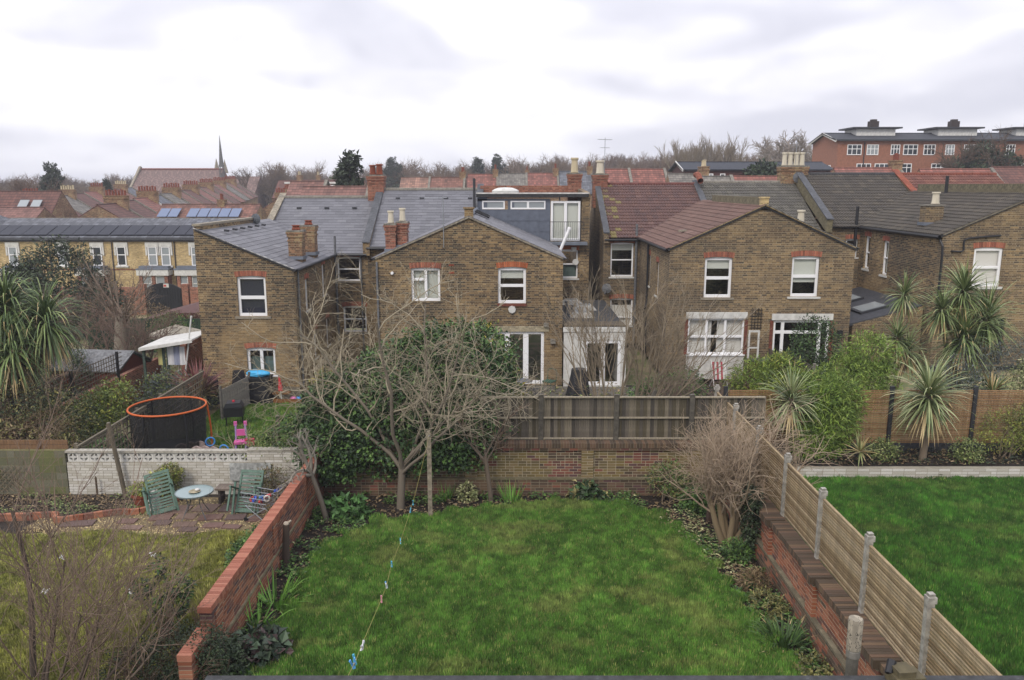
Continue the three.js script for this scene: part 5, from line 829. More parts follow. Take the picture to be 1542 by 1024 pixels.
{ // white wall with pierced screen blocks, left garden
  const h = thing('garden_wall', 'white painted brick wall topped with a row of pierced screen blocks', 'wall', [-9.6, -0.3, -21.3]), P = new Pieces(h, 'brick');
  brickRun(P, h, h, [-12.45, -21.3], [-5.5, -21.3], -0.3, 12, 0.22, () => whiteBrick, { seed: 51, mortar: mortarWhite, bl: 0.25, ch: 0.0785, head: 0.1 });
  brickRun(P, h, h, [-7.4, -21.3], [-5.5, -21.3], 0.642, 4, 0.22, () => whiteBrick, { seed: 53, mortar: mortarWhite, bl: 0.25, ch: 0.0785, head: 0.1 });
  P.flush();
  const s = new THREE.Shape(); s.moveTo(0, 0); s.lineTo(0.296, 0); s.lineTo(0.296, 0.27); s.lineTo(0, 0.27); s.lineTo(0, 0);
  for (const [cx, cy] of [[0.083, 0.075], [0.213, 0.075], [0.083, 0.197], [0.213, 0.197]]) { const p = new THREE.Path(), q = cx < 0.15 ? 1 : -1, v = cy < 0.13 ? 1 : -1; p.moveTo(cx - 0.05 * q, cy + 0.045 * v); p.quadraticCurveTo(cx - 0.02 * q, cy - 0.03 * v, cx + 0.045 * q, cy - 0.05 * v); p.lineTo(cx + 0.045 * q, cy + 0.02 * v); p.quadraticCurveTo(cx + 0.01 * q, cy + 0.05 * v, cx - 0.05 * q, cy + 0.045 * v); s.holes.push(p); }
  const g = uvm(flat(new THREE.ExtrudeGeometry(s, { depth: 0.1, bevelEnabled: false, curveSegments: 4 }))); for (let i = 0; i < 17; i++) { const m = part(h, 'screen_block', g, M.whiteRender); m.position.set(...rel(h, -12.43 + i * 0.3, 0.645, -21.35)); }
  bandBox(h, h, 'coping', [-12.5, -21.3], [-7.38, -21.3], 0.918, 0.06, 0.2, N('#cdc8ba')); bandBox(h, h, 'coping', [-7.37, -21.3], [-5.5, -21.3], 0.96, 0.06, 0.26, N('#c2bdae'));
  const w = thing('garden_wall', 'mossy grey concrete block wall with diamond trellis left of the white wall', 'wall', [-15, -0.3, -21.3]), Q = new Pieces(w, 'concrete_block');
  const bm = jitter(['#77765f', '#6d6e52', '#83816c', '#74784a'], 2, 0.2, 71); brickRun(Q, w, w, [-18.5, -21.3], [-12.47, -21.3], -0.3, 6, 0.2, () => bm, { seed: 55, ch: 0.215, bl: 0.44, head: 0.1, mortar: N('#8f8a5c') }); Q.flush();
  const tr = []; for (let i = -8; i < 22; i++) for (const s of [1, -1]) { const x0 = i * 0.17, x1 = x0 + s * 0.75; const c = (x) => clamp(x, 0, 2.7); if (x0 < 0 || x0 > 2.7 || x1 < 0 || x1 > 2.7) continue; tr.push(bar([x0, 0, s * 0.012], [x1, 0.75, s * 0.012], 0.025, 0.012)); }
  const d = solo('diamond_trellis', 'diamond lattice trellis panel fixed low on the mossy block wall', 'trellis', mg(tr), N('#9a8d74'), [-16.2, -0.2, -21.15]);
  const gb = thing('board_fence', 'two brown timber boards with battens on top of the mossy block wall', 'fence', [-15.5, 0.99, -21.35]); const wb = N('#8a6b4e', { map: woodMap });
  for (let i = 0; i < 2; i++) part(gb, 'board', uvm(bx(6.1, 0.125, 0.03, 0, i * 0.135)), wb); for (const x of [-2.4, -0.6, 0.8, 2.25]) part(gb, 'batten', uvm(bx(0.09, 0.27, 0.04, x, 0, 0.04)), N('#7a5a3e', { map: woodMap }));
}
{ // low white retaining wall, right garden
  const h = thing('garden_wall', 'low white painted brick retaining wall along the far side of the bright lawn', 'wall', [14, 0, -21.62]), P = new Pieces(h, 'brick'); brickRun(P, h, h, [6.2, -21.62], [24, -21.62], 0, 4, 0.2, () => whiteBrick, { seed: 57, mortar: mortarWhite, ch: 0.085, bl: 0.33, head: 0.1 }); P.flush();
}
// ---------- timber fences ----------
const slatMats = jitter(['#b8a482', '#a8926f', '#c2b092', '#9a8462'], 3, 0.25, 81, { map: woodMap }), boardMats = jitter(['#645f57', '#4f4b45', '#777167', '#5c5645', '#857e6f'], 3, 0.3, 82, { map: woodMap }), brownSlat = jitter(['#a5815a', '#94714c', '#b08d66'], 3, 0.2, 83, { map: woodMap });
{ // slatted fence on the right wall
  const h = thing('slatted_fence', 'timber fence of narrow horizontal slats between pale concrete posts on the brick wall', 'fence', [5.8, 1.31, -14]), R = rng(8);
  const zs = []; for (let i = 0; i < 8; i++) zs.push(-8.16 - i * 1.955); const sg = uvm(bx(0.024, 0.04, 1.86)), postMat = N('#c6c2b8');
  const pg = mg([bx(0.1, 1.3, 0.1), bx(0.125, 0.09, 0.125, 0.008, 1.3), bx(0.085, 0.045, 0.085, 0.008, 1.39)]);
  zs.forEach((z, i) => {
    const p = part(h, 'post', pg, postMat); p.position.set(-0.01, -0.03, z + 14); p.rotation.set((R() - 0.5) * 0.012, 0, (R() - 0.5) * 0.02);
    for (let k = 0; k < 20; k++) { const s = part(h, 'slat', sg, slatMats[Math.floor(R() * slatMats.length)]); s.position.set(0.006 + (R() - 0.5) * 0.006, 0.02 + k * 0.0575, z + 14 + 0.978 - (i ? 0 : 0)); s.rotation.z = 0.22; s.rotation.x = (R() - 0.5) * 0.003; }
    const c = part(h, 'top_rail', uvm(bx(0.05, 0.03, 1.86)), slatMats[2]); c.position.set(0.006, 1.178, z + 14.978); for (let k = 0; k < 3; k++) { const b = part(h, 'batten', uvm(bx(0.03, 1.15, 0.045)), slatMats[1]); b.position.set(0.04, 0.02, z + 14.978 + (k - 1) * 0.85); }
  });
}
{ // grey board fence behind the back wall
  const h = thing('board_fence', 'weathered grey vertical board fence with pale rails on the old brick wall', 'fence', [1.8, 1.48, -20.72]), R = rng(9), bg = uvm(bx(0.098, 1.18, 0.016)), rail = N('#b5ad9a', { map: woodMap });
  for (let k = 0; k < 5; k++) {
    const x0 = -3.28 + k * 2.03; const p = part(h, 'post', uvm(bx(0.13, 1.26, 0.12)), N('#6e695e')); p.position.set(x0 - 1.8, 0, 0.02);
    for (let i = 0; i < 20; i++) { const b = part(h, 'board', bg, boardMats[Math.floor(R() * boardMats.length)]); b.position.set(x0 - 1.8 + 0.11 + i * 0.0965, 0.02 + (R() - 0.5) * 0.02, -0.01 + (i % 2) * 0.012); b.rotation.set(0, 0.06, (R() - 0.5) * 0.012); }
    for (const y of [0.02, 0.6, 1.17]) { const r = part(h, 'rail', uvm(bx(1.88, 0.035, 0.06)), rail); r.position.set(x0 - 1.8 + 1.015, y, 0.045); }
  }
}
{ // brown slatted fence behind the right-hand garden
  const h = thing('slatted_fence', 'warm brown horizontal slat fence with dark posts behind the retaining wall', 'fence', [12, 0.3, -23.1]), R = rng(10), sg = uvm(bx(2.36, 0.037, 0.028));
  for (let k = 0; k < 5; k++) { const x0 = 6.4 + k * 2.49; const p = part(h, 'post', uvm(bx(0.11, 2.05, 0.11)), N('#3a3c42')); p.position.set(x0 - 12, 0, 0); const gbd = part(h, 'gravel_board', uvm(bx(2.36, 0.28, 0.05)), N('#45474c')); gbd.position.set(x0 - 12 + 1.245, 0, 0); for (let i = 0; i < 31; i++) { const s = part(h, 'slat', sg, brownSlat[Math.floor(R() * brownSlat.length)]); s.position.set(x0 - 12 + 1.245, 0.29 + i * 0.0535, 0); s.rotation.x = -0.2; } }
}
{ // weathered trellis-topped fence by the trampoline and the brick boundary further left
  const h = thing('lattice_fence', 'grey weathered square-lattice fence running back beside the trampoline', 'fence', [-12.2, -0.85, -26]); const gm2 = N('#7f7868', { map: woodMap });
  for (let i = 0; i < 44; i++) part(h, 'lath', uvm(bx(0.025, 1.85, 0.04)), gm2).position.set(0, 0, 4.5 - i * 0.21); for (let i = 0; i < 9; i++) part(h, 'cross_lath', uvm(bx(0.025, 0.04, 9.2)), gm2).position.set(0.028, 0.1 + i * 0.21, 0); part(h, 'top_rail', uvm(bx(0.07, 0.06, 9.3)), gm2).position.set(0, 1.86, 0); for (let i = 0; i < 6; i++) part(h, 'post', uvm(bx(0.1, 1.95, 0.1)), gm2).position.set(-0.1, 0, 4.5 - i * 1.83);
  const w = thing('boundary_wall', 'dark red brick wall under square trellis between the two left-hand gardens', 'wall', [-16.6, -0.95, -29]); part(w, 'brickwork', mg([bx(0.25, 1.3, 15)]), M.brickRed); const tr = []; for (let i = 0; i < 55; i++) tr.push(bx(0.02, 1.0, 0.025, 0, 1.3, 7.2 - i * 0.2)); for (let i = 0; i < 6; i++) tr.push(bx(0.02, 0.025, 11.5, 0.02, 1.35 + i * 0.18, 1.7)); part(w, 'trellis', mg(tr), N('#6f6352')); for (const z of [7, 3.5, 0, -3.5]) part(w, 'post', mg([bx(0.09, 2.4, 0.09, 0.1, 0, z)]), M.black);
  const b2 = solo('brick_panel_wall', 'reddish brick wall with pale coping slanting towards the white canopy', 'wall', mg([bx(0.25, 1.9, 9)]), M.brickRed, [-15.4, -0.95, -41]);
}
// ---------- trees and plants ----------
const tw = (c) => std({ color: c, roughness: 0.95 });
bareTree('apple_tree', 'large bare apple tree with curling grey-tan twigs over the back wall', 'tree', [-2.9, 0, -19.5], 71, [{ p: [0, 0, 0], d: [0.03, 1, -0.05] }],
  [{ len: 1.15, r: 0.11, seg: 4, wig: 0.08, taper: 0.8 }, { n: 7, len: 3.5, r: 0.05, ang: 0.75, seg: 7, wig: 0.5, up: 0.1, from: 0.78, flat: 1 }, { n: 9, len: 1.9, r: 0.02, ang: 0.9, seg: 7, wig: 0.85, up: 0.05, from: 0.3, flat: 1 }, { n: 6, len: 1.1, r: 0.0105, ang: 0.9, seg: 6, wig: 1.0, up: 0.02, from: 0.2 }, { n: 5, len: 0.55, r: 0.006, ang: 0.9, seg: 4, wig: 1.0, from: 0.1 }], [tw('#6a6256'), tw('#928975')], { trunkLevels: 2 });
bareTree('twiggy_shrub', 'tall pale bare shrub tangled with the ivy behind the back wall', 'shrub', [-4.0, -0.22, -23.4], 72, [0, 1, 2, 3, 4, 5].map((i) => ({ p: [(i - 2.5) * 0.5, 0, (i % 2) * 0.4], d: [(i - 2.5) * 0.16, 1, 0.1] })),
  [{ len: 3.2, r: 0.05, seg: 5, wig: 0.2, up: 0.1 }, { n: 6, len: 2.4, r: 0.02, ang: 0.7, seg: 6, wig: 0.6, up: 0.02, from: 0.35, flat: 1 }, { n: 6, len: 1.2, r: 0.01, ang: 0.7, seg: 4, wig: 0.7, from: 0.2 }, { n: 6, len: 0.6, r: 0.007, ang: 0.7, seg: 3, wig: 0.8, from: 0.1 }], [tw('#857a66'), tw('#938872')]);
bush('ivy_mass', 'dense dark green ivy mound hanging over the back wall beside the grey fence', [-2.8, -0.22, -21.75], 73, [[1.35, 3.3, 0, 1.6, 1.6, 1.2], [1.7, 2.0, 0.4, 1.4, 1.4, 1.0], [-0.1, 2.9, 0, 1.9, 1.5, 1.3], [-1.8, 2.2, 0.2, 1.5, 1.3, 1.2], [-0.4, 1.75, 1.35, 2.3, 0.95, 0.75], [-2.0, 1.5, 1.5, 0.9, 0.9, 0.65], [1.3, 1.8, 1.25, 1.0, 0.95, 0.7], [0.2, 2.6, 1.0, 1.6, 1.0, 0.7]], 6000, 8, 0.105, 0.085, PAL.ivy, { fill: 0.35, clump: 0.14, minY: 0.75, stemR: 0.05 });
bush('laurel_bush', 'glossy yellow-green laurel rising behind the ivy next to the white doors', [-1.0, -0.22, -23.2], 74, [[0.1, 3.3, 0, 0.95, 1.2, 0.9], [0.45, 2.3, 0.3, 0.9, 1.1, 0.8]], 900, 8, 0.12, 0.06, PAL.glossy.concat(PAL.yellowGreen.slice(0, 1)), { fill: 0.35, clump: 0.15 });
bush('privet_bush', 'golden privet bush beside the corner of the slate-roofed end house', [-6.0, -0.8, -25.5], 75, [[0, 2.2, 0, 0.75, 0.9, 0.7], [0.5, 1.5, 0.3, 0.7, 0.8, 0.7]], 420, 8, 0.08, 0.05, PAL.yellowGreen, {});
bush('rambling_shrub', 'dark green shrub spilling over the red wall end and ivy', [-5.3, -0.3, -22.2], 76, [[-0.1, 1.6, 0.2, 1.0, 1.0, 0.8], [-0.9, 1.3, 0.2, 0.9, 0.8, 0.7], [0.4, 2.1, 0, 0.9, 0.7, 0.8]], 900, 8, 0.09, 0.06, PAL.ivy, {});
bush('grey_shrub', 'grey-green twiggy shrub spilling over the white wall coping', [-7.0, -0.82, -22.1], 77, [[0, 1.7, 0.2, 0.8, 0.55, 0.6], [0.9, 1.4, 0.3, 0.6, 0.7, 0.6]], 360, 8, 0.08, 0.035, PAL.shrub, { clump: 0.2 });
bareTree('twiggy_shrub', 'pale dead twigs rising from the hedge above the white wall', 'shrub', [-7.3, -0.82, -23], 78, [0, 1, 2, 3].map((i) => ({ p: [(i - 1.5) * 0.3, 0, 0], d: [(i - 1.5) * 0.3, 1, 0.2] })), [{ len: 1.6, r: 0.025, seg: 4, wig: 0.3 }, { n: 7, len: 0.9, r: 0.012, ang: 0.7, seg: 4, wig: 0.6 }, { n: 6, len: 0.45, r: 0.007, ang: 0.7, seg: 3, wig: 0.7 }], [tw('#92866f'), tw('#a0937a')]);
bareTree('young_tree', 'small leaning pruned tree with lichen-grey spurs beside the red wall', 'tree', [-4.63, 0, -18.7], 79, [{ p: [0, 0, 0], d: [-0.22, 1, -0.1] }], [{ len: 1.45, r: 0.075, seg: 5, wig: 0.12, taper: 0.75 }, { n: 6, len: 0.95, r: 0.045, ang: 0.95, seg: 5, wig: 0.7, up: 0.05, from: 0.8, flat: 1 }, { n: 5, len: 0.5, r: 0.02, ang: 0.8, seg: 3, wig: 0.8 }, { n: 5, len: 0.2, r: 0.01, ang: 0.9, seg: 2, wig: 0.8 }], [tw('#5d564d'), tw('#7c766c')], { trunkLevels: 1 });
bareTree('young_tree', 'small bent bare tree against the middle of the back wall', 'tree', [-0.55, 0, -19.9], 80, [{ p: [0, 0, 0], d: [-0.12, 1, 0] }], [{ len: 1.3, r: 0.065, seg: 5, wig: 0.12, taper: 0.75 }, { n: 5, len: 1.3, r: 0.035, ang: 0.65, seg: 5, wig: 0.45, up: 0.12, from: 0.8, flat: 1 }, { n: 6, len: 0.7, r: 0.014, ang: 0.55, seg: 4, wig: 0.5, up: 0.08 }, { n: 5, len: 0.35, r: 0.007, ang: 0.6, seg: 2, wig: 0.5 }], [tw('#64594d'), tw('#7e6a5a')], { trunkLevels: 2 });
bareTree('pollarded_shrub', 'vase-shaped bare shrub with many upright pinkish-tan shoots by the brick wall', 'shrub', [5.05, 0, -17.4], 81, [[-0.45, 0.2], [-0.2, -0.1], [0.05, 0.25], [0.3, -0.2], [0.5, 0.1], [-0.05, -0.4]].map(([x, z]) => ({ p: [x * 0.25, 0, z * 0.25], d: [x * 1.1, 1, z] })), [{ len: 1.5, r: 0.085, seg: 5, wig: 0.12, up: 0.1, taper: 0.6 }, { n: 7, len: 1.6, r: 0.028, ang: 0.6, seg: 6, wig: 0.45, up: 0.1, from: 0.45, flat: 1 }, { n: 7, len: 1.3, r: 0.011, ang: 0.7, seg: 5, wig: 0.6, up: 0.05, from: 0.2 }, { n: 5, len: 0.65, r: 0.0065, ang: 0.75, seg: 3, wig: 0.8, from: 0.15 }], [tw('#85755c'), tw('#9a8975')]);
bareTree('twiggy_shrub', 'arching bare shrub growing before the white extension behind the grey fence', 'shrub', [3.4, -0.22, -25], 82, [-3, -2, -1, 0, 1, 2, 3, 4].map((i) => ({ p: [i * 0.1, 0, (i % 2) * 0.2], d: [i * 0.2 + 0.05, 1, (i % 3) * 0.1] })), [{ len: 3.4, r: 0.045, seg: 6, wig: 0.1, up: 0.03 }, { n: 7, len: 2.4, r: 0.02, ang: 0.35, seg: 5, wig: 0.25, up: 0.06, from: 0.3, flat: 1 }, { n: 7, len: 1.2, r: 0.011, ang: 0.45, seg: 4, wig: 0.35, up: 0.03 }, { n: 4, len: 0.5, r: 0.008, ang: 0.5, seg: 2 }], [tw('#7a6f5c'), tw('#877b68')]);
bareTree('twiggy_shrub', 'purplish bare thicket between the grey fence and the bay window', 'shrub', [6.4, -0.22, -26], 83, [-3, -2, -1, 0, 1, 2, 3].map((i) => ({ p: [i * 0.35, 0, (i % 2) * 0.4], d: [i * 0.1, 1, 0.1] })), [{ len: 1.5, r: 0.03, seg: 5, wig: 0.3 }, { n: 7, len: 1.2, r: 0.014, ang: 0.6, seg: 4, wig: 0.5, from: 0.2, flat: 1 }, { n: 7, len: 0.7, r: 0.008, ang: 0.7, seg: 3, wig: 0.7 }, { n: 5, len: 0.35, r: 0.006, ang: 0.7, seg: 2, wig: 0.6 }], [tw('#7c6a60'), tw('#8b776c')]);
bush('ivy_mass', 'low ivy clump between the bare shrub and the bay window', [5.4, -0.22, -28], 84, [[0, 0.9, 0, 1.3, 0.8, 0.9], [0.9, 1.3, 0, 0.8, 0.7, 0.8]], 500, 8, 0.1, 0.08, PAL.glossy, {});
bush('evergreen_shrub', 'small olive-green evergreen shrub at the right end of the back wall', [4.1, 0, -19.95], 85, [[0, 0.65, 0, 0.55, 0.5, 0.4], [0.35, 0.5, 0.1, 0.4, 0.4, 0.35]], 260, 8, 0.07, 0.03, PAL.glossy.concat(PAL.olive), { clump: 0.1 });
bush('ivy_mass', 'ivy climbing the brick wall behind the pollarded shrub', [5.4, 0, -16.9], 86, [[0, 0.75, 0, 0.14, 0.75, 0.45], [-0.02, 1.35, 0.1, 0.18, 0.3, 0.5]], 330, 8, 0.06, 0.05, PAL.dark, { clump: 0.07 });
// flower-bed plants
function clump(name, label, pos, seed, n, len, w, pal, o = {}) { const F = new Leaves(seed), R = rng(seed); for (let i = 0; i < n; i++) { const a = R() * 6.28, el = mix(1.4, o.low ?? 0.5, R()), r = (o.r ?? 0.15) * Math.sqrt(R()), d = V3(Math.cos(a) * Math.cos(el), Math.sin(el), Math.sin(a) * Math.cos(el)); F.strap(V3(Math.cos(a) * r, 0, Math.sin(a) * r), d, len * (0.6 + 0.5 * R()), w, (o.droop ?? 0.5) * R() * 1.6, F.pick(pal), R() < 0.15 ? F.pick(PAL.straw) : undefined, 4); } return solo(name, label, o.cat || 'plant', F.build(), M.leaf, pos, 0, o.group); }
const iris = ['#5d8a34', '#6f9a3c', '#4f7a2e'].map(col);
clump('iris_clump', 'upright pale green iris leaves in front of the middle of the back wall', [-0.02, 0, -19.85], 91, 60, 0.6, 0.028, iris, { low: 1.0, droop: 0.15, r: 0.22 });
clump('iris_clump', 'thin upright iris leaves behind the concrete post', [-1.75, 0, -20.1], 92, 26, 0.5, 0.025, iris, { low: 1.1, droop: 0.1, r: 0.15 });
clump('iris_clump', 'flopping bright green iris leaves at the foot of the red wall', [-4.75, 0, -14.6], 93, 60, 0.7, 0.035, iris, { low: 0.4, droop: 0.8, r: 0.3 });
clump('iris_clump', 'second flopping iris tuft nearer the bergenia', [-4.85, 0, -13.8], 94, 40, 0.6, 0.032, iris, { low: 0.4, droop: 0.9, r: 0.25 });
clump('strap_leaf_plant', 'dark green strap-leaved clump at the foot of the weathered wall', [4.95, 0, -13.2], 95, 150, 0.55, 0.04, ['#3a5526', '#48642e', '#2f4720'].map(col), { low: 0.25, droop: 0.9, r: 0.25 });
const lowp = (name, label, pos, seed, bl, n, len, w, pal, o = {}) => { const F = new Leaves(seed).mass(bl, n, 7, len, w, pal, { clump: 0.07, fill: 0.3, minY: 0.01, ...o }); return solo(name, label, 'plant', F.build(), M.leaf, pos); };
lowp('bergenia_plant', 'leathery dark bergenia with purple tinged leaves in the lawn corner', [-4.55, 0, -12.85], 96, [[0, 0.12, 0, 0.5, 0.22, 0.5]], 70, 0.2, 0.17, ['#2f4030', '#3c4d38', '#4a3a38', '#263528'].map(col), { clump: 0.12 });
lowp('hellebore_plant', 'dark leathery hellebore in the bed below the right brick pier', [2.0, 0, -20.0], 97, [[0, 0.18, 0, 0.45, 0.25, 0.25]], 60, 0.17, 0.1, ['#31482a', '#3c5630', '#28391f', '#8a8258'].map(col), { clump: 0.1 });
lowp('variegated_plant', 'pale variegated low plant right of the concrete post', [-1.2, 0, -20.0], 98, [[0, 0.22, 0, 0.25, 0.28, 0.2]], 70, 0.08, 0.05, PAL.varieg, {});
lowp('fern_plant', 'broad green leaves beside the leaning pruned tree', [-4.1, 0, -18.9], 99, [[0, 0.2, 0, 0.4, 0.28, 0.3]], 60, 0.2, 0.12, ['#3f6230', '#4d7339', '#335227'].map(col), { clump: 0.1 });
lowp('celandine_plant', 'fresh green leafy clump below the small evergreen shrub', [4.75, 0, -19.4], 100, [[0, 0.25, 0, 0.35, 0.4, 0.35]], 120, 0.09, 0.06, PAL.glossy, {});
lowp('spurge_plant', 'tufted fresh green plant at the foot of the pollarded shrub', [5.05, 0, -16.6], 101, [[0, 0.2, 0, 0.35, 0.25, 0.4]], 120, 0.09, 0.03, PAL.glossy, {});
lowp('dead_fern', 'brown dead fern clump in the right-hand flower bed', [5.0, 0, -15.2], 102, [[0, 0.16, 0, 0.3, 0.22, 0.35]], 110, 0.14, 0.02, PAL.dry, {});
lowp('lavender_plant', 'olive low mound beside the strap-leaved clump', [5.05, 0, -14.4], 103, [[0, 0.14, 0, 0.3, 0.2, 0.5]], 120, 0.08, 0.03, PAL.olive, {});
lowp('dwarf_plant', 'dark creeping plant at the near end of the right flower bed', [5.15, 0, -12.3], 104, [[0, 0.12, 0, 0.3, 0.16, 0.4]], 90, 0.07, 0.05, PAL.olive, {});
{ // weeds, litter and dry leaves on the beds
  const F = new Leaves(111), R = rng(112), onBed = (x, z) => !inPoly(x, z, lawnPoly) && x > -5.05 && x < 5.45 && z > -20.35;
  for (let i = 0; i < 9000; i++) { const x = mix(-5.1, 5.5, R()), z = -11.5 - R() * 8.9; if (!onBed(x, z)) continue; const g = fbm(x * 1.3, z * 1.3, 3, 7), a = R() * 6.28; const green = g > 0.46 && R() < 0.6; F.leaf(V3(x, 0.012 + R() * (green ? 0.1 : 0.03), z), V3(Math.cos(a), (R() - 0.3) * 0.6, Math.sin(a)).normalize(), V3((R() - 0.5), 1, (R() - 0.5)).normalize(), 0.05 + R() * 0.09, 0.03 + R() * 0.04, green ? F.pick(R() < 0.3 ? PAL.varieg : PAL.glossy) : F.pick(PAL.dry, 0.6)); if (green) for (let k = 0; k < 5; k++) { const b = R() * 6.28; F.leaf(V3(x + (R() - 0.5) * 0.15, 0.02 + R() * 0.13, z + (R() - 0.5) * 0.15), V3(Math.cos(b), 0.3 * R(), Math.sin(b)).normalize(), V3(R() - 0.5, 1, R() - 0.5).normalize(), 0.05 + R() * 0.07, 0.03 + R() * 0.03, F.pick(PAL.glossy)); } }
  const pale = [[4.5, -17.6], [4.75, -16.3], [4.2, -18.6]]; for (const [px, pz] of pale) for (let i = 0; i < 260; i++) { const a = R() * 6.28, b = R() * 6.28, r = Math.sqrt(R()) * 0.55; F.leaf(V3(px + Math.cos(b) * r, 0.02 + R() * 0.1, pz + Math.sin(b) * r * 1.3), V3(Math.cos(a), 0.2, Math.sin(a)).normalize(), V3(R() - 0.5, 1, R() - 0.5).normalize(), 0.09, 0.05, F.pick(R() < 0.35 ? PAL.dry : PAL.varieg, 0.6)); }
  for (let i = 0; i < 260; i++) { const x = mix(-4.4, 5, R()), z = -11.8 - R() * 8; if (!inPoly(x, z, lawnPoly)) continue; const a = R() * 6.28; F.leaf(V3(x, 0.09, z), V3(Math.cos(a), 0.1, Math.sin(a)).normalize(), V3((R() - 0.5) * 0.6, 1, (R() - 0.5) * 0.6).normalize(), 0.05 + R() * 0.05, 0.03 + R() * 0.02, F.pick(R() < 0.4 ? PAL.straw : PAL.dry, 0.5)); }
  const m = part(scene, numbered('ground_cover'), F.build(), M.leaf); stuff(m); m.userData.label = 'weeds and dry leaves over the beds round the lawn';
  const G = new Leaves(113); for (let i = 0; i < 2600; i++) { const x = mix(-17, -9.3, R()), z = mix(-19.6, -21.1, R()), a = R() * 6.28; const green = fbm(x * 1.2, z * 2, 3, 3) > 0.52; G.leaf(V3(x, -0.28 + R() * (green ? 0.12 : 0.03), z), V3(Math.cos(a), (R() - 0.2) * 0.5, Math.sin(a)).normalize(), V3(R() - 0.5, 1, R() - 0.5).normalize(), 0.05 + R() * 0.08, 0.03 + R() * 0.03, green ? G.pick(PAL.shrub) : G.pick(PAL.dry, 0.7)); }
  const m2 = part(scene, numbered('ground_cover'), G.build(), M.leaf); stuff(m2); m2.userData.label = 'dead leaves and weeds over the bed below the white wall';
  const K = new Leaves(114); for (let i = 0; i < 5200; i++) { const x = mix(6.2, 19, R()), z = mix(-21.8, -24, R()), a = R() * 6.28; K.leaf(V3(x, 0.33 + R() * 0.1, z), V3(Math.cos(a), (R() - 0.2) * 0.5, Math.sin(a)).normalize(), V3(R() - 0.5, 1, R() - 0.5).normalize(), 0.06 + R() * 0.08, 0.03 + R() * 0.03, R() < 0.5 ? K.pick(PAL.dark) : K.pick(PAL.dry, 0.7)); }
  const m3 = part(scene, numbered('ground_cover'), K.build(), M.leaf); stuff(m3); m3.userData.label = 'leaf litter in the raised bed behind the low white wall';
  const W = new Leaves(115); for (let i = 0; i < 14000; i++) { const left = R() < 0.45, x = left ? mix(-24, -12.6, R()) : mix(-6, 17.5, R()), z = left ? mix(-22, -48, R()) : mix(-21, -32, R()), y0 = left ? -1.05 : -0.22, a = R() * 6.28, hh = fbm(x * 0.5, z * 0.5, 3, 6); W.leaf(V3(x, y0 + R() * hh * 0.7, z), V3(Math.cos(a), R() - 0.3, Math.sin(a)).normalize(), V3(R() - 0.5, 1, R() - 0.5).normalize(), 0.1 + R() * 0.14, 0.05 + R() * 0.05, R() < 0.55 ? W.pick(PAL.olive) : W.pick(R() < 0.5 ? PAL.dry : PAL.shrub, 0.7)); }
  const m4 = part(scene, numbered('ground_cover'), W.build(), M.leaf); stuff(m4); m4.userData.label = 'rough winter growth in the gardens below the houses';
}
// right-hand garden
const CP = 'cabbage palms of the right-hand gardens';
cordyline('single-headed cabbage palm growing beside the bright bamboo behind the slatted fence', [8.15, 0.32, -22.5], 121, [[0, 1.85, 0, 1.1, 230]], PAL.cordy, { w: 0.055, r: 0.1, group: CP });
cordyline('broad single-headed cabbage palm with brown skirt in front of the brown slat fence', [12.05, 0.32, -22.3], 122, [[0, 2.05, 0, 1.3, 320]], PAL.cordy, { w: 0.06, r: 0.11, group: CP });
cordyline('slender two-stemmed cabbage palm in front of the lean-to rooflights', [13.9, 0, -28.2], 123, [[0.1, 4.5, 0, 0.95, 170], [-0.2, 3.0, 0.4, 0.95, 150], [0.25, 2.5, 0.3, 1.05, 170]], PAL.cordyDark.concat(PAL.cordy), { w: 0.05, r: 0.06, group: CP });
cordyline('tall many-headed cabbage palm with drooping leaves before the dark glass doors', [15.6, 0, -27.5], 124, [[0.1, 4.7, 0, 1.25, 300], [-0.7, 4.1, 0.2, 1.05, 200], [0.9, 3.8, 0.2, 1.5, 300], [0.0, 3.2, 0.5, 1.5, 320]], PAL.cordyDark.concat(PAL.cordy.slice(0, 2)), { w: 0.055, r: 0.1, group: CP, droop: 0.9 });
clump('yucca', 'small straw-coloured yucca drooping over the low white wall', [10.0, 0.75, -21.85], 125, 70, 0.62, 0.045, PAL.straw.concat(PAL.varieg), { low: -0.6, droop: 0.7, r: 0.05 });
clump('yucca', 'ragged yucca with dead tips behind the brown slat fence', [15.2, 1.9, -24.4], 126, 50, 0.8, 0.06, PAL.cordyDark.concat(PAL.straw), { low: 0.1, droop: 1.0, r: 0.12 });
const bam = (label, pos, seed, bl, n, pal = PAL.bamboo) => bush('bamboo', label, pos, seed, bl, n, 9, 0.19, 0.028, pal, { cat: 'bamboo', clump: 0.16, stems: 9, stemR: 0.012, lift: -0.2, stemMat: tw('#7d8a4a') });
bam('dense bright bamboo between the two single cabbage palms', [9.3, 0.32, -22.5], 127, [[0, 1.1, 0, 0.85, 1.0, 0.5], [0.2, 1.75, -0.2, 0.8, 0.7, 0.5], [-0.5, 0.7, 0.2, 0.6, 0.6, 0.4]], 900);
bam('tall feathery bamboo rising behind the brown slat fence', [11.1, -0.22, -25], 128, [[0, 2.2, 0, 1.3, 1.0, 0.7], [0.5, 3.0, -0.3, 0.9, 0.8, 0.6], [-1.2, 1.8, 0, 0.8, 0.9, 0.6]], 1000);
bam('yellowish bamboo tuft beside the purple thicket', [8.0, -0.22, -25.5], 129, [[0, 2.0, 0, 0.9, 0.9, 0.6], [0.9, 2.3, -0.3, 0.7, 0.7, 0.6]], 600, PAL.lime.concat(PAL.bamboo));
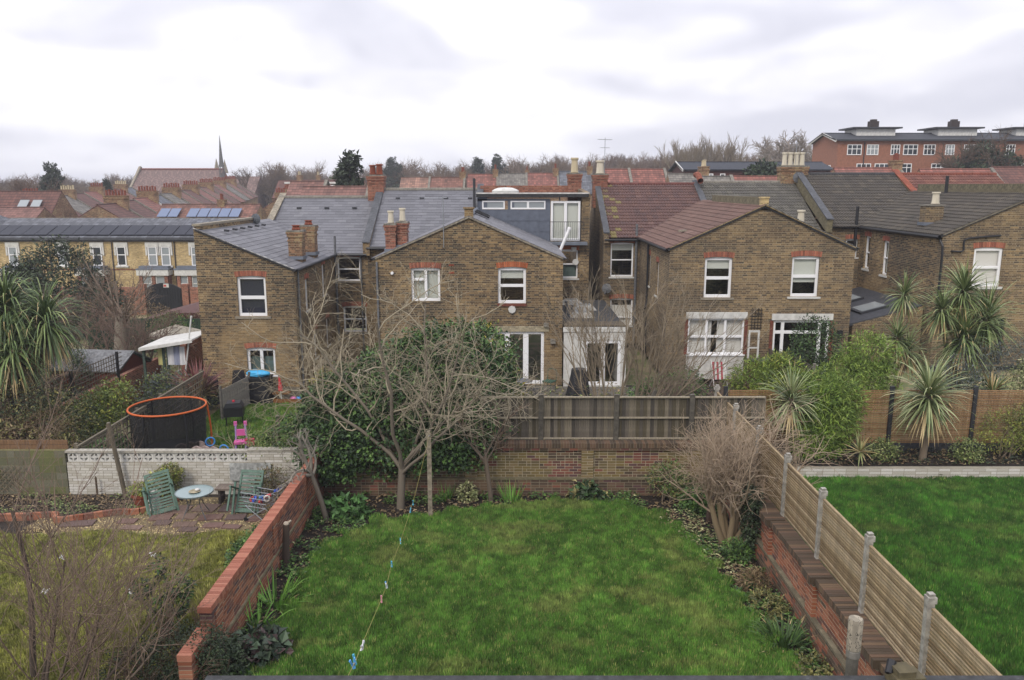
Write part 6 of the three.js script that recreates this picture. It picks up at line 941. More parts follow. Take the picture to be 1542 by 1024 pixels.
bush('holly_bush', 'dark rounded holly in front of the white garden doors', [11.7, 0, -30], 130, [[0, 2.2, 0, 1.0, 1.2, 0.8], [-0.5, 1.5, 0.2, 0.8, 0.9, 0.8]], 650, 8, 0.1, 0.05, PAL.dark.concat(PAL.ivy), {});
bush('ceanothus_bush', 'blue-grey feathery bush right of the many-headed cabbage palm', [16.8, 0, -26.5], 131, [[0, 1.9, 0, 1.4, 1.3, 0.9], [-0.9, 2.4, 0, 1.0, 0.8, 0.8], [0.8, 2.5, 0, 1.0, 0.7, 0.8]], 900, 8, 0.1, 0.02, PAL.blueGrey, { clump: 0.2 });
bush('variegated_bush', 'cream variegated bush at the far end of the brown slat fence', [17.1, 0, -25.2], 132, [[0, 1.9, 0, 0.7, 1.0, 0.6]], 420, 8, 0.08, 0.05, PAL.varieg, {});
bush('broom_bush', 'yellow-green bush in front of the far end of the brown slat fence', [14.6, 0.32, -22.6], 133, [[0, 0.8, 0, 0.9, 0.7, 0.5], [0.9, 0.9, 0, 0.8, 0.8, 0.5]], 520, 8, 0.1, 0.02, PAL.lime.concat(PAL.olive), { clump: 0.18 });
bush('brown_shrub', 'brown winter shrub between the holly and the bamboo', [13.0, 0, -29], 134, [[0, 1.3, 0, 0.7, 0.9, 0.6]], 300, 8, 0.1, 0.025, PAL.dry, { clump: 0.15 });
bush('rosemary_bush', 'dark needle-leaved rosemary at the foot of the slatted fence on the lawn side', [7.3, 0, -13.2], 135, [[0, 0.3, 0, 0.5, 0.4, 0.7]], 260, 8, 0.07, 0.015, PAL.dark.concat(PAL.olive), { clump: 0.1 });
for (const [x, z, s, lab] of [[10.9, -22.3, 136, 'low green shrub right of the straw-coloured yucca'], [7.1, -22.4, 137, 'low dark shrub below the first single cabbage palm'], [13.3, -22.2, 138, 'thin low shrub between the broad palm and the broom']]) bush('low_shrub', lab, [x, 0.32, z], s, [[0, 0.3, 0, 0.4, 0.35, 0.3]], 120, 8, 0.07, 0.045, PAL.shrub, {});
// left-hand gardens
cordyline('clump of dark cabbage palm heads at the left edge above the brambles', [-16.9, -1.0, -26.5], 141, [[-0.1, 5.3, 0, 1.9, 420], [1.0, 4.8, -0.3, 1.8, 380], [-0.7, 4.2, 0.5, 1.8, 400], [0.3, 4.0, 0.6, 1.6, 300]], PAL.cordyDark.concat([col('#3f5429'), col('#37492a')]), { w: 0.065, r: 0.13, droop: 1.7 });
const LV = [{ len: 2.2, r: 0.06, seg: 5, wig: 0.3, up: 0.06 }, { n: 7, len: 2.2, r: 0.03, ang: 0.6, seg: 5, wig: 0.5, up: 0.04, from: 0.2 }, { n: 7, len: 1.2, r: 0.016, ang: 0.7, seg: 4, wig: 0.6 }, { n: 6, len: 0.6, r: 0.01, ang: 0.7, seg: 3, wig: 0.7 }];
bareTree('bare_tree', 'pollarded bare tree with a thick grey trunk before the green fence', 'tree', [-20.1, -1.3, -40], 142, [{ p: [0, 0, 0], d: [0.05, 1, 0] }], [{ len: 3.2, r: 0.42, seg: 4, wig: 0.08, taper: 0.85 }, { n: 26, len: 3.0, r: 0.04, ang: 0.8, seg: 5, wig: 0.3, up: 0.08, from: 0.72, flat: 1 }, { n: 5, len: 1.4, r: 0.02, ang: 0.5, seg: 4, wig: 0.4 }, { n: 4, len: 0.7, r: 0.012, ang: 0.6, seg: 3, wig: 0.5 }], [tw('#7b7468'), tw('#75675a')]);
bush('dark_yew', 'big dark evergreen behind the pollarded tree before the yellow terrace', [-29.5, -1.8, -52], 143, [[0, 3.6, 0, 3.0, 3.2, 2.4], [-2.4, 2.6, 0.3, 2.2, 2.4, 2], [2, 2, 0, 2, 2, 2]], 1500, 8, 0.28, 0.12, PAL.conifer.concat(PAL.dark), { cat: 'tree', clump: 0.35, stemR: 0.15 });
[[-23.5, -36, 'tangle of purple-brown bare stems left of the pollarded tree'], [-21, -31, 'bare tangled thorn bush behind the dark cabbage palms'], [-25, -44, 'bare lane-side shrub in front of the dark evergreen'], [-18.3, -36.5, 'thin bare shrub beside the grey shed roof']].forEach(([x, z, lab], i) => bareTree('twiggy_shrub', lab, 'shrub', [x, -1.1, z], 150 + i, [-2, -1, 0, 1, 2].map((k) => ({ p: [k * 0.6, 0, (k % 2) * 0.5], d: [k * 0.15, 1, 0] })), LV, [tw('#5c4d44'), tw('#6f5d52')]));
[[-14.9, -28, [[0, 1.2, 0, 1.0, 0.9, 0.8], [0.5, 1.9, 0, 0.6, 0.5, 0.6], [-0.6, 0.9, 0, 0.8, 0.7, 0.7]], PAL.shrub.concat(PAL.lime), 'feathery yellow-green shrub beside the lattice fence'], [-18.2, -27, [[0, 1.2, 0.4, 1.7, 1.3, 1.2], [-1.7, 1.7, 0, 1.4, 1.3, 1], [1.6, 1.0, 0, 1.2, 1.0, 1]], PAL.olive.concat(PAL.shrub), 'olive bramble mound below the dark cabbage palms'], [-19.5, -33, [[0, 1.3, 0, 1.6, 1.4, 1.4]], PAL.dark, 'dark evergreen bush left of the grey shed'], [-16.0, -24.6, [[0, 1.0, 0, 1.2, 0.9, 0.8], [-1.7, 1.3, 0, 1.3, 1.2, 0.8], [1.4, 0.8, 0.3, 0.9, 0.7, 0.7]], PAL.olive.concat(PAL.dry), 'dry olive hedge behind the brown boards'], [-14.2, -32, [[0, 0.9, 0, 1.2, 0.9, 0.9], [1.2, 0.7, 0.4, 0.8, 0.6, 0.7]], PAL.blueGrey.concat(PAL.shrub), 'grey-green mound beside the purple flax'], [-17.8, -41, [[0, 1.6, 0, 1.1, 1.0, 1]], PAL.glossy, 'green bush in front of the white canopy'], [-24.5, -39, [[0, 2.2, 0, 2.0, 1.6, 1.4]], PAL.ivy, 'ivy-covered mound below the dark evergreen'], [-13.2, -25, [[0, 0.5, 0, 0.8, 0.5, 0.9]], PAL.ivy, 'ivy at the foot of the lattice fence'], [-21.5, -46, [[0, 1.3, 0, 2.4, 1.3, 1.2], [3, 1.0, -1, 2, 1, 1]], PAL.dry, 'brown dead hedge under the red lane wall']].forEach(([x, z, bl, pal, lab], i) => bush('garden_shrub', lab, [x, -1.0, z], 160 + i, bl, 620, 8, 0.13, 0.05, pal, { clump: 0.2 }));
bush('dark_shrub', 'dark evergreen thicket hiding the trunks of the cabbage palm clump', [-16.6, -1.0, -25.6], 186, [[0, 1.8, 0, 1.3, 1.5, 0.8], [-1.3, 2.2, 0, 1.1, 1.5, 0.8], [1.4, 1.5, -0.5, 1.0, 1.2, 0.8]], 1100, 8, 0.1, 0.05, PAL.dark.concat(PAL.olive), { clump: 0.2 });
bareTree('twiggy_shrub', 'brown bare thicket mixed into the dark thicket by the boards', 'shrub', [-17.0, -1.0, -25], 187, [-2, -1, 0, 1, 2, 3].map((i) => ({ p: [i * 0.4, 0, 0], d: [i * 0.12, 1, 0.05] })), [{ len: 1.8, r: 0.03, seg: 5, wig: 0.3 }, { n: 7, len: 1.4, r: 0.014, ang: 0.6, seg: 5, wig: 0.5, from: 0.2, flat: 1 }, { n: 6, len: 0.8, r: 0.008, ang: 0.7, seg: 3, wig: 0.7 }, { n: 4, len: 0.4, r: 0.006, ang: 0.7, seg: 2, wig: 0.6 }], [tw('#5f5044'), tw('#75644f')]);
bush('dark_shrub', 'dark spiny shrub covering the far end of the brown slat fence', [16.0, 0.32, -22.7], 188, [[0, 1.0, 0, 1.1, 0.95, 0.5], [1.3, 1.2, 0, 1.0, 1.1, 0.5]], 700, 8, 0.12, 0.025, PAL.olive.concat(PAL.dark), { clump: 0.2 });
bush('dark_shrub', 'dark purple-grey shrub behind the brown slat fence between the palms', [14.2, 0, -25.3], 189, [[0, 1.6, 0, 1.0, 1.1, 0.7], [1.0, 1.4, 0, 0.9, 1.0, 0.7]], 600, 8, 0.1, 0.03, PAL.dark.concat(PAL.blueGrey), { clump: 0.18 });
clump('flax_plant', 'purple-bronze flax with dry straw leaves left of the end house', [-12.55, 0.1, -31], 170, 230, 1.5, 0.05, PAL.phormium, { low: 0.2, droop: 0.4, r: 0.12 });
clump('flax_plant', 'straw-coloured flax skirt below the purple flax', [-12.35, 0.1, -30.6], 171, 110, 0.95, 0.045, PAL.straw.concat(PAL.dry), { low: -0.4, droop: 0.5, r: 0.12 });
bush('euonymus_bush', 'rounded golden-green bush in front of the white brick wall', [-9.55, -0.3, -20.85], 172, [[0, 0.55, 0, 0.42, 0.4, 0.3], [0.15, 0.75, 0, 0.32, 0.28, 0.25]], 260, 8, 0.06, 0.035, PAL.lime.concat(PAL.olive), { clump: 0.08 });
bush('wall_shrub', 'brown-green twiggy shrub at the right end of the white wall', [-6.6, -0.3, -20.7], 173, [[0, 0.6, 0, 0.5, 0.4, 0.3]], 160, 7, 0.07, 0.03, PAL.olive.concat(PAL.dry), { clump: 0.12, stems: 10 });
clump('grass_clump', 'arching straw-green grass clump beside the red wall and the trolley', [-5.95, -0.3, -19.3], 174, 130, 0.75, 0.03, PAL.straw.concat(PAL.olive), { low: 0.3, droop: 0.9, r: 0.2 });
bush('wall_shrub', 'glossy green shrub on the patio side of the red wall', [-5.85, -0.3, -16.9], 175, [[0, 0.45, 0, 0.35, 0.4, 0.55], [0, 0.6, 0.7, 0.32, 0.35, 0.4]], 300, 8, 0.07, 0.05, PAL.glossy, { clump: 0.1 });
// foreground
const FG = [{ len: 2.3, r: 0.036, seg: 6, wig: 0.14, up: 0.06 }, { n: 8, len: 2.1, r: 0.013, ang: 0.6, seg: 7, wig: 0.3, up: 0.06, from: 0.15, flat: 1 }, { n: 6, len: 1.1, r: 0.007, ang: 0.55, seg: 5, wig: 0.35, up: 0.05, from: 0.15 }, { n: 4, len: 0.45, r: 0.004, ang: 0.6, seg: 3, wig: 0.4, up: 0.03 }];
bareTree('bare_tree', 'fine twigged bare tree spreading over the mossy left lawn', 'tree', [-7.6, -0.27, -11.2], 181, [[-0.5, -0.1], [-0.25, 0.2], [0.1, -0.2], [0.4, 0.05], [0.75, 0.1], [-0.8, 0.1], [1.0, -0.2], [1.25, 0.1], [0.6, -0.3]].map(([x, z]) => ({ p: [x * 0.5, 0, z], d: [x * 0.95, 1, z * 0.6], len: 2.2 })), FG, [tw('#5a4f46'), tw('#756457')]);
bareTree('bare_tree', 'slim bare sapling with a dark stem at the left edge of the mossy lawn', 'tree', [-8.4, -0.27, -12.6], 182, [{ p: [0, 0, 0], d: [0.02, 1, 0], len: 3.2, r: 0.06 }, { p: [0.3, 0, 0.3], d: [0.25, 1, 0], len: 2.4, r: 0.04 }], FG, [tw('#4f453d'), tw('#6c5c51')]);
bareTree('twiggy_shrub', 'domed brown twiggy shrub at the near end of the red wall', 'shrub', [-5.75, -0.27, -12.3], 183, [...Array(16)].map((_, i) => ({ p: [Math.cos(i * 2.4) * 0.25, 0, Math.sin(i * 2.4) * 0.25], d: [Math.cos(i * 2.4) * (0.3 + (i % 4) * 0.25), 1, Math.sin(i * 2.4) * (0.3 + (i % 4) * 0.25)], len: 1.1, r: 0.014 })), [{ len: 1.1, r: 0.014, seg: 5, wig: 0.3 }, { n: 8, len: 0.65, r: 0.008, ang: 0.5, seg: 4, wig: 0.5, from: 0.2 }, { n: 7, len: 0.35, r: 0.005, ang: 0.6, seg: 3, wig: 0.6 }], [tw('#54453a'), tw('#675548')]);
bush('cotoneaster_bush', 'dark evergreen shrub with tiny leaves at the near end of the red wall', [-5.7, -0.27, -12.4], 184, [[0, 0.55, 0, 0.8, 0.6, 0.7], [0.35, 0.4, 0.5, 0.5, 0.45, 0.5], [-0.7, 0.4, 0.2, 0.6, 0.5, 0.6]], 800, 8, 0.05, 0.03, PAL.dark, { clump: 0.1 });
bush('cotoneaster_bush', 'small dark evergreen shrub on the lawn side of the red wall end', [-4.95, 0, -12.15], 191, [[0, 0.4, 0, 0.45, 0.45, 0.5], [-0.1, 0.75, 0.2, 0.35, 0.3, 0.35]], 420, 8, 0.05, 0.03, PAL.dark, { clump: 0.1 });
bush('laurel_bush', 'leggy laurel shoots standing above the brown twiggy shrub', [-6.5, -0.27, -13.7], 185, [[-0.05, 1.55, 0, 0.16, 0.2, 0.15], [0.3, 1.15, 0, 0.22, 0.25, 0.2], [-0.45, 1.1, 0, 0.25, 0.15, 0.2], [0.1, 0.75, 0, 0.4, 0.25, 0.3]], 150, 7, 0.09, 0.04, PAL.dark.concat(PAL.ivy), { clump: 0.07, stems: 8 });
[[-6.3, 1.9, -13, 'the middle of the mossy lawn'], [-7.6, 2.1, -12.5, 'the dark sapling stem'], [-7.3, 2.0, -11.5, 'the left edge of the picture beside the dark sapling'], [-6.25, 1.75, -12, 'the tangle over the mossy lawn']].forEach(([x, y, z, w], i) => { const F = new Leaves(190 + i), R = rng(190 + i); for (let k = 0; k < 7; k++) F.leaf(V3((R() - 0.5) * 0.04, (R() - 0.5) * 0.08, (R() - 0.5) * 0.04), V3(R() - 0.5, R() - 0.6, R() - 0.3).normalize(), V3(R() - 0.5, 1, R()).normalize(), 0.07, 0.035, col('#c9c9c4')); solo('plastic_scrap', 'white plastic strip caught in the bare foreground twigs', 'litter', F.build(), M.leaf, [x, y, z], 0, 'white strips in the twigs'); });
// ---------- things in the gardens ----------
function ofParts(name, label, cat, pos, ry, parts, group) { const t = thing(name, label, cat, pos, ry, group); for (const [n, g, m] of parts) part(t, n, mg(Array.isArray(g) ? g : [g]), m); return t; }
{ // concrete line post, line and pegs
  ofParts('line_post', 'square weathered concrete washing-line post at the end of the lawn', 'post', [-2.05, 0, -18.8], 0.1, [['shaft', bx(0.11, 2.28, 0.11), N('#b3a892')], ['cap', bx(0.09, 0.03, 0.09, 0, 2.28), N('#b3a892')], ['hook', tube([[0, 2.2, 0.05], [0.02, 2.24, 0.09], [0, 2.2, 0.1]], 0.008, 5), M.metal]]);
  const ln = [[-2.03, 2.22, -18.74], [-2.25, 1.29, -17.5], [-2.1, 1.66, -14], [-2.02, 2.0, -12.4], [-1.89, 2.32, -11.1], [-1.82, 2.58, -10.2], [-1.62, 3.37, -7.8], [-1.54, 3.65, -7.05], [-1.3, 4.6, -4.9], [-1.1, 5.4, -3.9]];
  const L2 = [[-2.03, 2.22, -18.74], [-2.14, 1.55, -16.6], ...ln.slice(2)];
  solo('washing_line', 'thin yellow washing line running from the concrete post towards the house', 'line', mg([tube(L2, 0.0035, 4, 90)]), std({ color: '#8f8748', roughness: 0.7 }));
  const pc = ['#4fa9c9', '#c98a98', '#cfd3d8', '#5b9fd8'].map((c) => std({ color: c, roughness: 0.5 }));
  [[-2.11, 1.6, -16.0, 0], [-2.12, 1.6, -15.6, 0], [-2.1, 1.66, -14, 0], [-2.02, 2.0, -12.4, 0], [-1.89, 2.32, -11.1, 3], [-1.88, 2.34, -11.05, 2], [-1.82, 2.58, -10.2, 1], [-1.62, 3.37, -7.8, 1], [-1.615, 3.39, -7.75, 2], [-1.54, 3.65, -7.05, 3], [-1.545, 3.65, -7.1, 0], [-1.535, 3.67, -7.0, 3]].forEach(([x, y, z, c], i) => {
    const t = thing('clothes_peg', `${['blue', 'pink', 'white', 'sky blue'][c]} plastic clothes peg clipped on the yellow line`, 'peg', [x, y - 0.05, z], i * 0.9, 'pegs on the washing line'); const s = 1.25; for (const k of [-1, 1]) part(t, 'jaw', mg([bx(0.012 * s, 0.085 * s, 0.014, k * 0.009, 0, 0, 0, 0, k * 0.12 - (i % 3) * 0.2)]), pc[c]); part(t, 'spring', mg([rod([0, 0.045, -0.012], [0, 0.045, 0.012], 0.008)]), M.metal);
  });
  ofParts('tree_stump', 'tall dark dead stump post against the red wall', 'stump', [-4.98, 0, -16.3], 0, [['trunk', [rod([0, 0, 0], [0.02, 0.55, 0], 0.09, 0.075, 9), rod([0.02, 0.53, 0], [0.06, 1.0, 0.02], 0.078, 0.07, 9)], tw('#4a3f37')], ['cut_top', [rod([0.06, 0.995, 0.02], [0.07, 1.03, 0.02], 0.07, 0.055, 9), rod([0.07, 1.0, 0.02], [0.16, 1.07, 0], 0.03, 0.02)], tw('#9c9384')]]);
  ofParts('tree_stump', 'short dark stump with a thin dead stem beside the pollarded shrub', 'stump', [4.95, 0, -18.7], 0, [['trunk', [rod([0, 0, 0], [0.02, 0.42, 0], 0.11, 0.1, 9)], tw('#4b3a30')], ['dead_stem', [tube([[0, 0.4, 0], [0.12, 0.9, 0], [0.08, 1.5, 0], [0.2, 1.9, 0]], 0.025, 6)], tw('#5d5048')]]);
}
{ // patio of the left garden
  const R = rng(61), stone = jitter(['#7c6058', '#86695f', '#6f5a55', '#8d7468'], 3, 0.25, 91);
  const gr = sheet('gravel_path', [[-12.4, -18.9], [-12.2, -19.4], [-9.9, -19.9], [-8.8, -20.9], [-5.6, -20.9], [-5.36, -18.2], [-6.4, -18.35], [-8.2, -18.45], [-9.6, -18.85], [-11.2, -18.65]], -0.265, 0.05, N('#8f7f5e'));
  const pv = thing('paving', 'scattered brown stone slabs set in the gravel of the left patio', 'paving', [-8.5, -0.265, -19.6]);
  [[-11.1, -19.1, 0.8, 0.35], [-9.9, -19.25, 0.45, 0.3], [-9.15, -19.5, 0.55, 0.4], [-8.95, -19.15, 0.4, 0.3], [-8.5, -19.55, 0.5, 0.35], [-8.35, -19.05, 0.55, 0.3], [-7.85, -19.5, 0.6, 0.35], [-7.2, -19.5, 0.5, 0.35], [-7.6, -19.0, 0.5, 0.3], [-8.15, -18.75, 0.45, 0.26], [-6.6, -19.4, 0.5, 0.35], [-6.1, -19.3, 0.45, 0.4], [-7.1, -18.9, 0.45, 0.25], [-8.9, -20.0, 0.6, 0.5], [-8.2, -20.1, 0.6, 0.5], [-7.5, -20.1, 0.6, 0.5], [-6.8, -20.0, 0.6, 0.5], [-7.4, -20.6, 0.7, 0.45], [-6.5, -20.5, 0.7, 0.45], [-9.6, -18.85, 0.5, 0.25]].forEach(([x, z, w, d]) => { const s = part(pv, 'slab', uvm(bx(w, 0.04, d)), stone[Math.floor(R() * stone.length)]); s.position.set(x + 8.5, -0.005, z + 19.6); s.rotation.set((R() - 0.5) * 0.03, (R() - 0.5) * 0.3, (R() - 0.5) * 0.03); });
  const F = new THREE.InstancedMesh(new THREE.IcosahedronGeometry(1, 0), std({ roughness: 0.95 }), 5000), m = new THREE.Matrix4(), q = new THREE.Quaternion(), c = new THREE.Color(); let n = 0; while (n < 5000) { const x = mix(-12.3, -5.4, R()), z = mix(-18.3, -20.8, R()); if (x < -9.9 && z < -19.5) continue; if (z > -18.4 && R() < 0.6) continue; q.setFromAxisAngle(V3(R(), R(), R()).normalize(), R() * 6); const s = 0.008 + R() * 0.014; m.compose(V3(x, -0.262, z), q, V3(s * 1.4, s * 0.7, s)); F.setMatrixAt(n, m); c.set(['#a8966c', '#8d7c58', '#bba97f', '#75654a'][Math.floor(R() * 4)]); F.setColorAt(n, c); n++; } F.name = 'gravel'; F.castShadow = F.receiveShadow = true; stuff(F); F.userData.label = 'tan gravel between the patio slabs'; scene.add(F);
  const ed = thing('brick_edging', 'curved edging of red bricks round the bed below the white wall', 'edging', [-10.8, -0.3, -19.8]), cp = new THREE.CatmullRomCurve3([[-14.5, -19.3], [-12.6, -19.45], [-11.9, -19.5], [-11.7, -19.2], [-11.2, -19.35], [-10.4, -19.7], [-9.85, -19.75], [-9.45, -20.2], [-9.2, -20.7]].map(([x, z]) => V3(x, 0, z))), eb = uvm(bx(0.215, 0.19, 0.1)); for (let i = 0; i < 27; i++) { const p = cp.getPointAt((i + 0.5) / 27), t = cp.getTangentAt((i + 0.5) / 27), b = part(ed, 'brick', eb, redBrick[Math.floor(R() * redBrick.length)]); b.position.set(p.x + 10.8, 0, p.z + 19.8); b.rotation.set((R() - 0.5) * 0.1, Math.atan2(-t.z, t.x), (R() - 0.5) * 0.08); }
  // slatted green chairs
  const green = std({ color: '#4f7463', roughness: 0.55, map: noiseFine }), mk = (label, pos, ry, tilt, roll) => {
    const t = thing('garden_chair', label, 'chair', pos, ry, 'green patio chairs'); const A = (n, g) => { const q = part(t, n, mg(g), green); q.rotation.set(tilt, 0, roll); return q; };
    for (const s of [-1, 1]) { A('side_rail', [bx(0.05, 1.1, 0.045, s * 0.29)]); A('arm', [bx(0.06, 0.03, 0.55, s * 0.33, 0.62, 0.25), bx(0.045, 0.62, 0.04, s * 0.33, 0, 0.46)]); A('leg', [bx(0.05, 0.85, 0.045, s * 0.345, -0.05, 0.1, 0.12)]); }
    for (let i = 0; i < 6; i++) A('back_slat', [bx(0.53, 0.055, 0.02, 0, 0.5 + i * 0.1)]); A('top_rail', [bx(0.63, 0.075, 0.04, 0, 1.07)]); for (let i = 0; i < 5; i++) A('seat_slat', [bx(0.5, 0.05, 0.02, 0, 0.08 + i * 0.075, 0.06)]); A('front_rail', [bx(0.6, 0.06, 0.04, 0, 0.02, 0.05)]);
  };
  mk('green slatted folding chair leaning sideways on the patio beside the white figurine', [-9.15, -0.25, -19.75], 0.25, -0.55, 0.22); mk('green slatted folding chair standing behind the metal trolley', [-7.0, -0.25, -19.75], -0.1, -0.5, 0.0);
  ofParts('round_table', 'round glass patio table with thin dark legs between two green chairs', 'table', [-8.25, -0.26, -19.55], 0, [['rim', [lathe([[0.46, 0.68], [0.48, 0.68], [0.48, 0.71], [0.46, 0.71], [0.46, 0.68]], 28)], std({ color: '#5f6a6a', roughness: 0.4 })], ['glass_top', [lathe([[0, 0.69], [0.46, 0.69], [0.46, 0.703], [0, 0.703]], 28)], std({ color: '#7f9091', roughness: 0.15 })], ...[0.6, 2.2, 3.75, 5.3].map((a) => ['leg', [tube([[Math.cos(a) * 0.28, 0.68, Math.sin(a) * 0.28], [Math.cos(a) * 0.2, 0.4, Math.sin(a) * 0.2], [Math.cos(a) * 0.42, 0, Math.sin(a) * 0.42]], 0.013, 6)], std({ color: '#4a5054', roughness: 0.5 })]), ['brace', [lathe([[0.2, 0.4], [0.21, 0.4], [0.21, 0.41], [0.2, 0.41]], 16)], std({ color: '#4a5054' })]]);
  ofParts('saucer', 'cream dish with a crumpled napkin on the glass patio table', 'dish', [-8.22, 0.445, -19.5], 0, [['plate', [lathe([[0, 0], [0.1, 0.005], [0.15, 0.03], [0.14, 0.03], [0.09, 0.012], [0, 0.012]], 16)], M.cream], ['napkin', [(() => { const g = new THREE.IcosahedronGeometry(0.06, 1); g.scale(1, 0.6, 1); g.translate(0.05, 0.05, -0.05); return flat(g); })()], M.white]]);
  ofParts('bench', 'low grey weathered plank bench against the white wall', 'bench', [-7.45, -0.27, -20.6], 0, [['plank', bx(1.2, 0.05, 0.2, 0, 0.4, 0.12), N('#8d8178', { map: woodMap })], ['plank', bx(1.2, 0.05, 0.2, 0, 0.4, -0.09), N('#857a72', { map: woodMap })], ['leg', bx(0.06, 0.4, 0.36, -0.5), N('#6f665e')], ['leg', bx(0.06, 0.4, 0.36, 0.5), N('#6f665e')]]);
  solo('white_board', 'pale painted board leaning on the white wall above the bench', 'board', uvm(bx(1.15, 0.5, 0.03, 0, 0, 0, -0.08)), N('#c5c8c4'), [-7.3, 0.15, -21.1]);
  const wire = M.metal, wr = (a, b) => rod(a, b, 0.008, 0.008, 5), tro = thing('metal_trolley', 'wire trolley full of red and blue toys beside the red wall', 'trolley', [-6.5, -0.26, -19.35], -0.35);
  const bk = []; for (let i = 0; i <= 8; i++) { const x = -0.4 + i * 0.1; bk.push(wr([x, 0.78 - i * 0.0, -0.22], [x * 0.8, 0.42, -0.18]), wr([x, 0.78, 0.22], [x * 0.8, 0.42, 0.18])); } for (const y of [0.78, 0.66, 0.54, 0.42]) { const k = mix(0.8, 1, (y - 0.42) / 0.36), w = mix(0.18, 0.22, (y - 0.42) / 0.36); bk.push(wr([-0.4 * k, y, -w], [0.4 * k, y, -w]), wr([-0.4 * k, y, w], [0.4 * k, y, w]), wr([-0.4 * k, y, -w], [-0.4 * k, y, w]), wr([0.4 * k, y, -w], [0.4 * k, y, w])); } part(tro, 'basket', mg(bk), wire);
  part(tro, 'frame', mg([rod([-0.3, 0.42, 0.18], [0.35, 0.02, 0.2], 0.012), rod([0.3, 0.42, 0.18], [-0.3, 0.06, 0.2], 0.012), rod([-0.3, 0.42, -0.18], [0.35, 0.02, -0.2], 0.012), rod([0.3, 0.42, -0.18], [-0.3, 0.06, -0.2], 0.012), rod([0.38, 0.74, 0], [0.62, 0.95, 0], 0.014)]), wire); part(tro, 'handle', mg([rod([0.6, 0.93, -0.16], [0.6, 0.93, 0.16], 0.03), rod([0.6, 0.93, 0.1], [0.7, 0.88, 0.1], 0.025)]), std({ color: '#2d4fb0', roughness: 0.4 })); for (const s of [-1, 1]) part(tro, 'wheel', mg([rod([-0.3, 0.06, s * 0.19], [-0.3, 0.06, s * 0.23], 0.06, 0.06, 12)]), M.black);
  [['#b0322f', 0.05, 0.1], ['#2f4fb5', -0.12, 0.03], ['#b83b3b', 0.2, -0.08], ['#a8262a', -0.2, -0.1], ['#4f86c2', 0.02, -0.12], ['#c9c4bd', 0.22, 0.1], ['#2f4fb5', 0.1, -0.02]].forEach(([c, x, z], i) => { const g = i % 2 ? new THREE.TorusGeometry(0.07, 0.025, 6, 12) : new THREE.CapsuleGeometry(0.045, 0.12, 3, 8); g.rotateX(1 + i); g.rotateZ(i); solo('toy', ['red', 'blue', 'light red', 'dark red', 'sky blue', 'white', 'navy'][i] + ' plastic toy lying in the wire trolley', 'toy', flat(g), std({ color: c, roughness: 0.4 }), [-6.5 + x, 0.27 + (i % 3) * 0.05, -19.35 + z], 0, 'toys in the trolley'); });
  ofParts('plant_pot', 'terracotta pot with a small yellowish shrub beside the white figurine', 'pot', [-10.05, -0.3, -20.35], 0, [['pot', [lathe([[0, 0], [0.15, 0], [0.21, 0.3], [0.24, 0.3], [0.24, 0.37], [0.2, 0.37], [0.19, 0.32], [0, 0.32]], 16)], M.terracotta]]); { const F2 = new Leaves(77).mass([[0, 0.5, 0, 0.26, 0.16, 0.24]], 90, 7, 0.06, 0.04, PAL.lime, { clump: 0.07 }); solo('pot_plant', 'yellow-green shrub growing in the terracotta pot', 'plant', F2.build(), M.leaf, [-10.05, -0.3, -20.35]); }
  ofParts('figurine', 'small white weathered stone figurine at the end of the brick edging', 'statue', [-9.55, -0.28, -20.05], 0, [['base', [lathe([[0, 0], [0.17, 0], [0.19, 0.06], [0.16, 0.14], [0.12, 0.2], [0, 0.2]], 12)], M.whiteRender], ['body', [lathe([[0.11, 0.19], [0.15, 0.28], [0.13, 0.38], [0.07, 0.44], [0, 0.44]], 12)], M.whiteRender], ['head', [(() => { const g = new THREE.IcosahedronGeometry(0.085, 2); g.scale(1, 1.1, 1); g.translate(0, 0.49, 0); return flat(g); })()], M.whiteRender]]);
  const pole = thing('timber_pole', 'leaning round timber pole in the bed before the white wall', 'pole', [-10.79, -0.3, -21.0]); part(pole, 'shaft', mg([rod([0, 0, 0], [-0.28, 2.15, 0], 0.065, 0.055, 9)]), N('#756d5e', { map: woodMap })); part(pole, 'tip', mg([rod([-0.28, 2.148, 0], [-0.283, 2.17, 0], 0.05, 0.03, 9)]), N('#8a8272'));
  const pole2 = thing('timber_pole', 'upright grey timber pole behind the white wall beside the hedge', 'pole', [-6.95, -0.82, -22.6]); part(pole2, 'shaft', mg([rod([0, 0, 0], [0.05, 2.4, 0], 0.07, 0.06, 9)]), N('#7d7768', { map: woodMap })); part(pole2, 'tip', mg([rod([0.05, 2.398, 0], [0.05, 2.42, 0], 0.055, 0.04, 9)]), N('#8a8272'));
  ofParts('garden_stake', 'short thin stake in front of the white brick wall', 'stake', [-11.6, -0.3, -21.05], 0, [['shaft', bx(0.04, 0.55, 0.04), N('#6d5a44')], ['tip', rod([0, 0.548, 0], [0, 0.6, 0], 0.022, 0.005, 4), N('#6d5a44')]]);
}
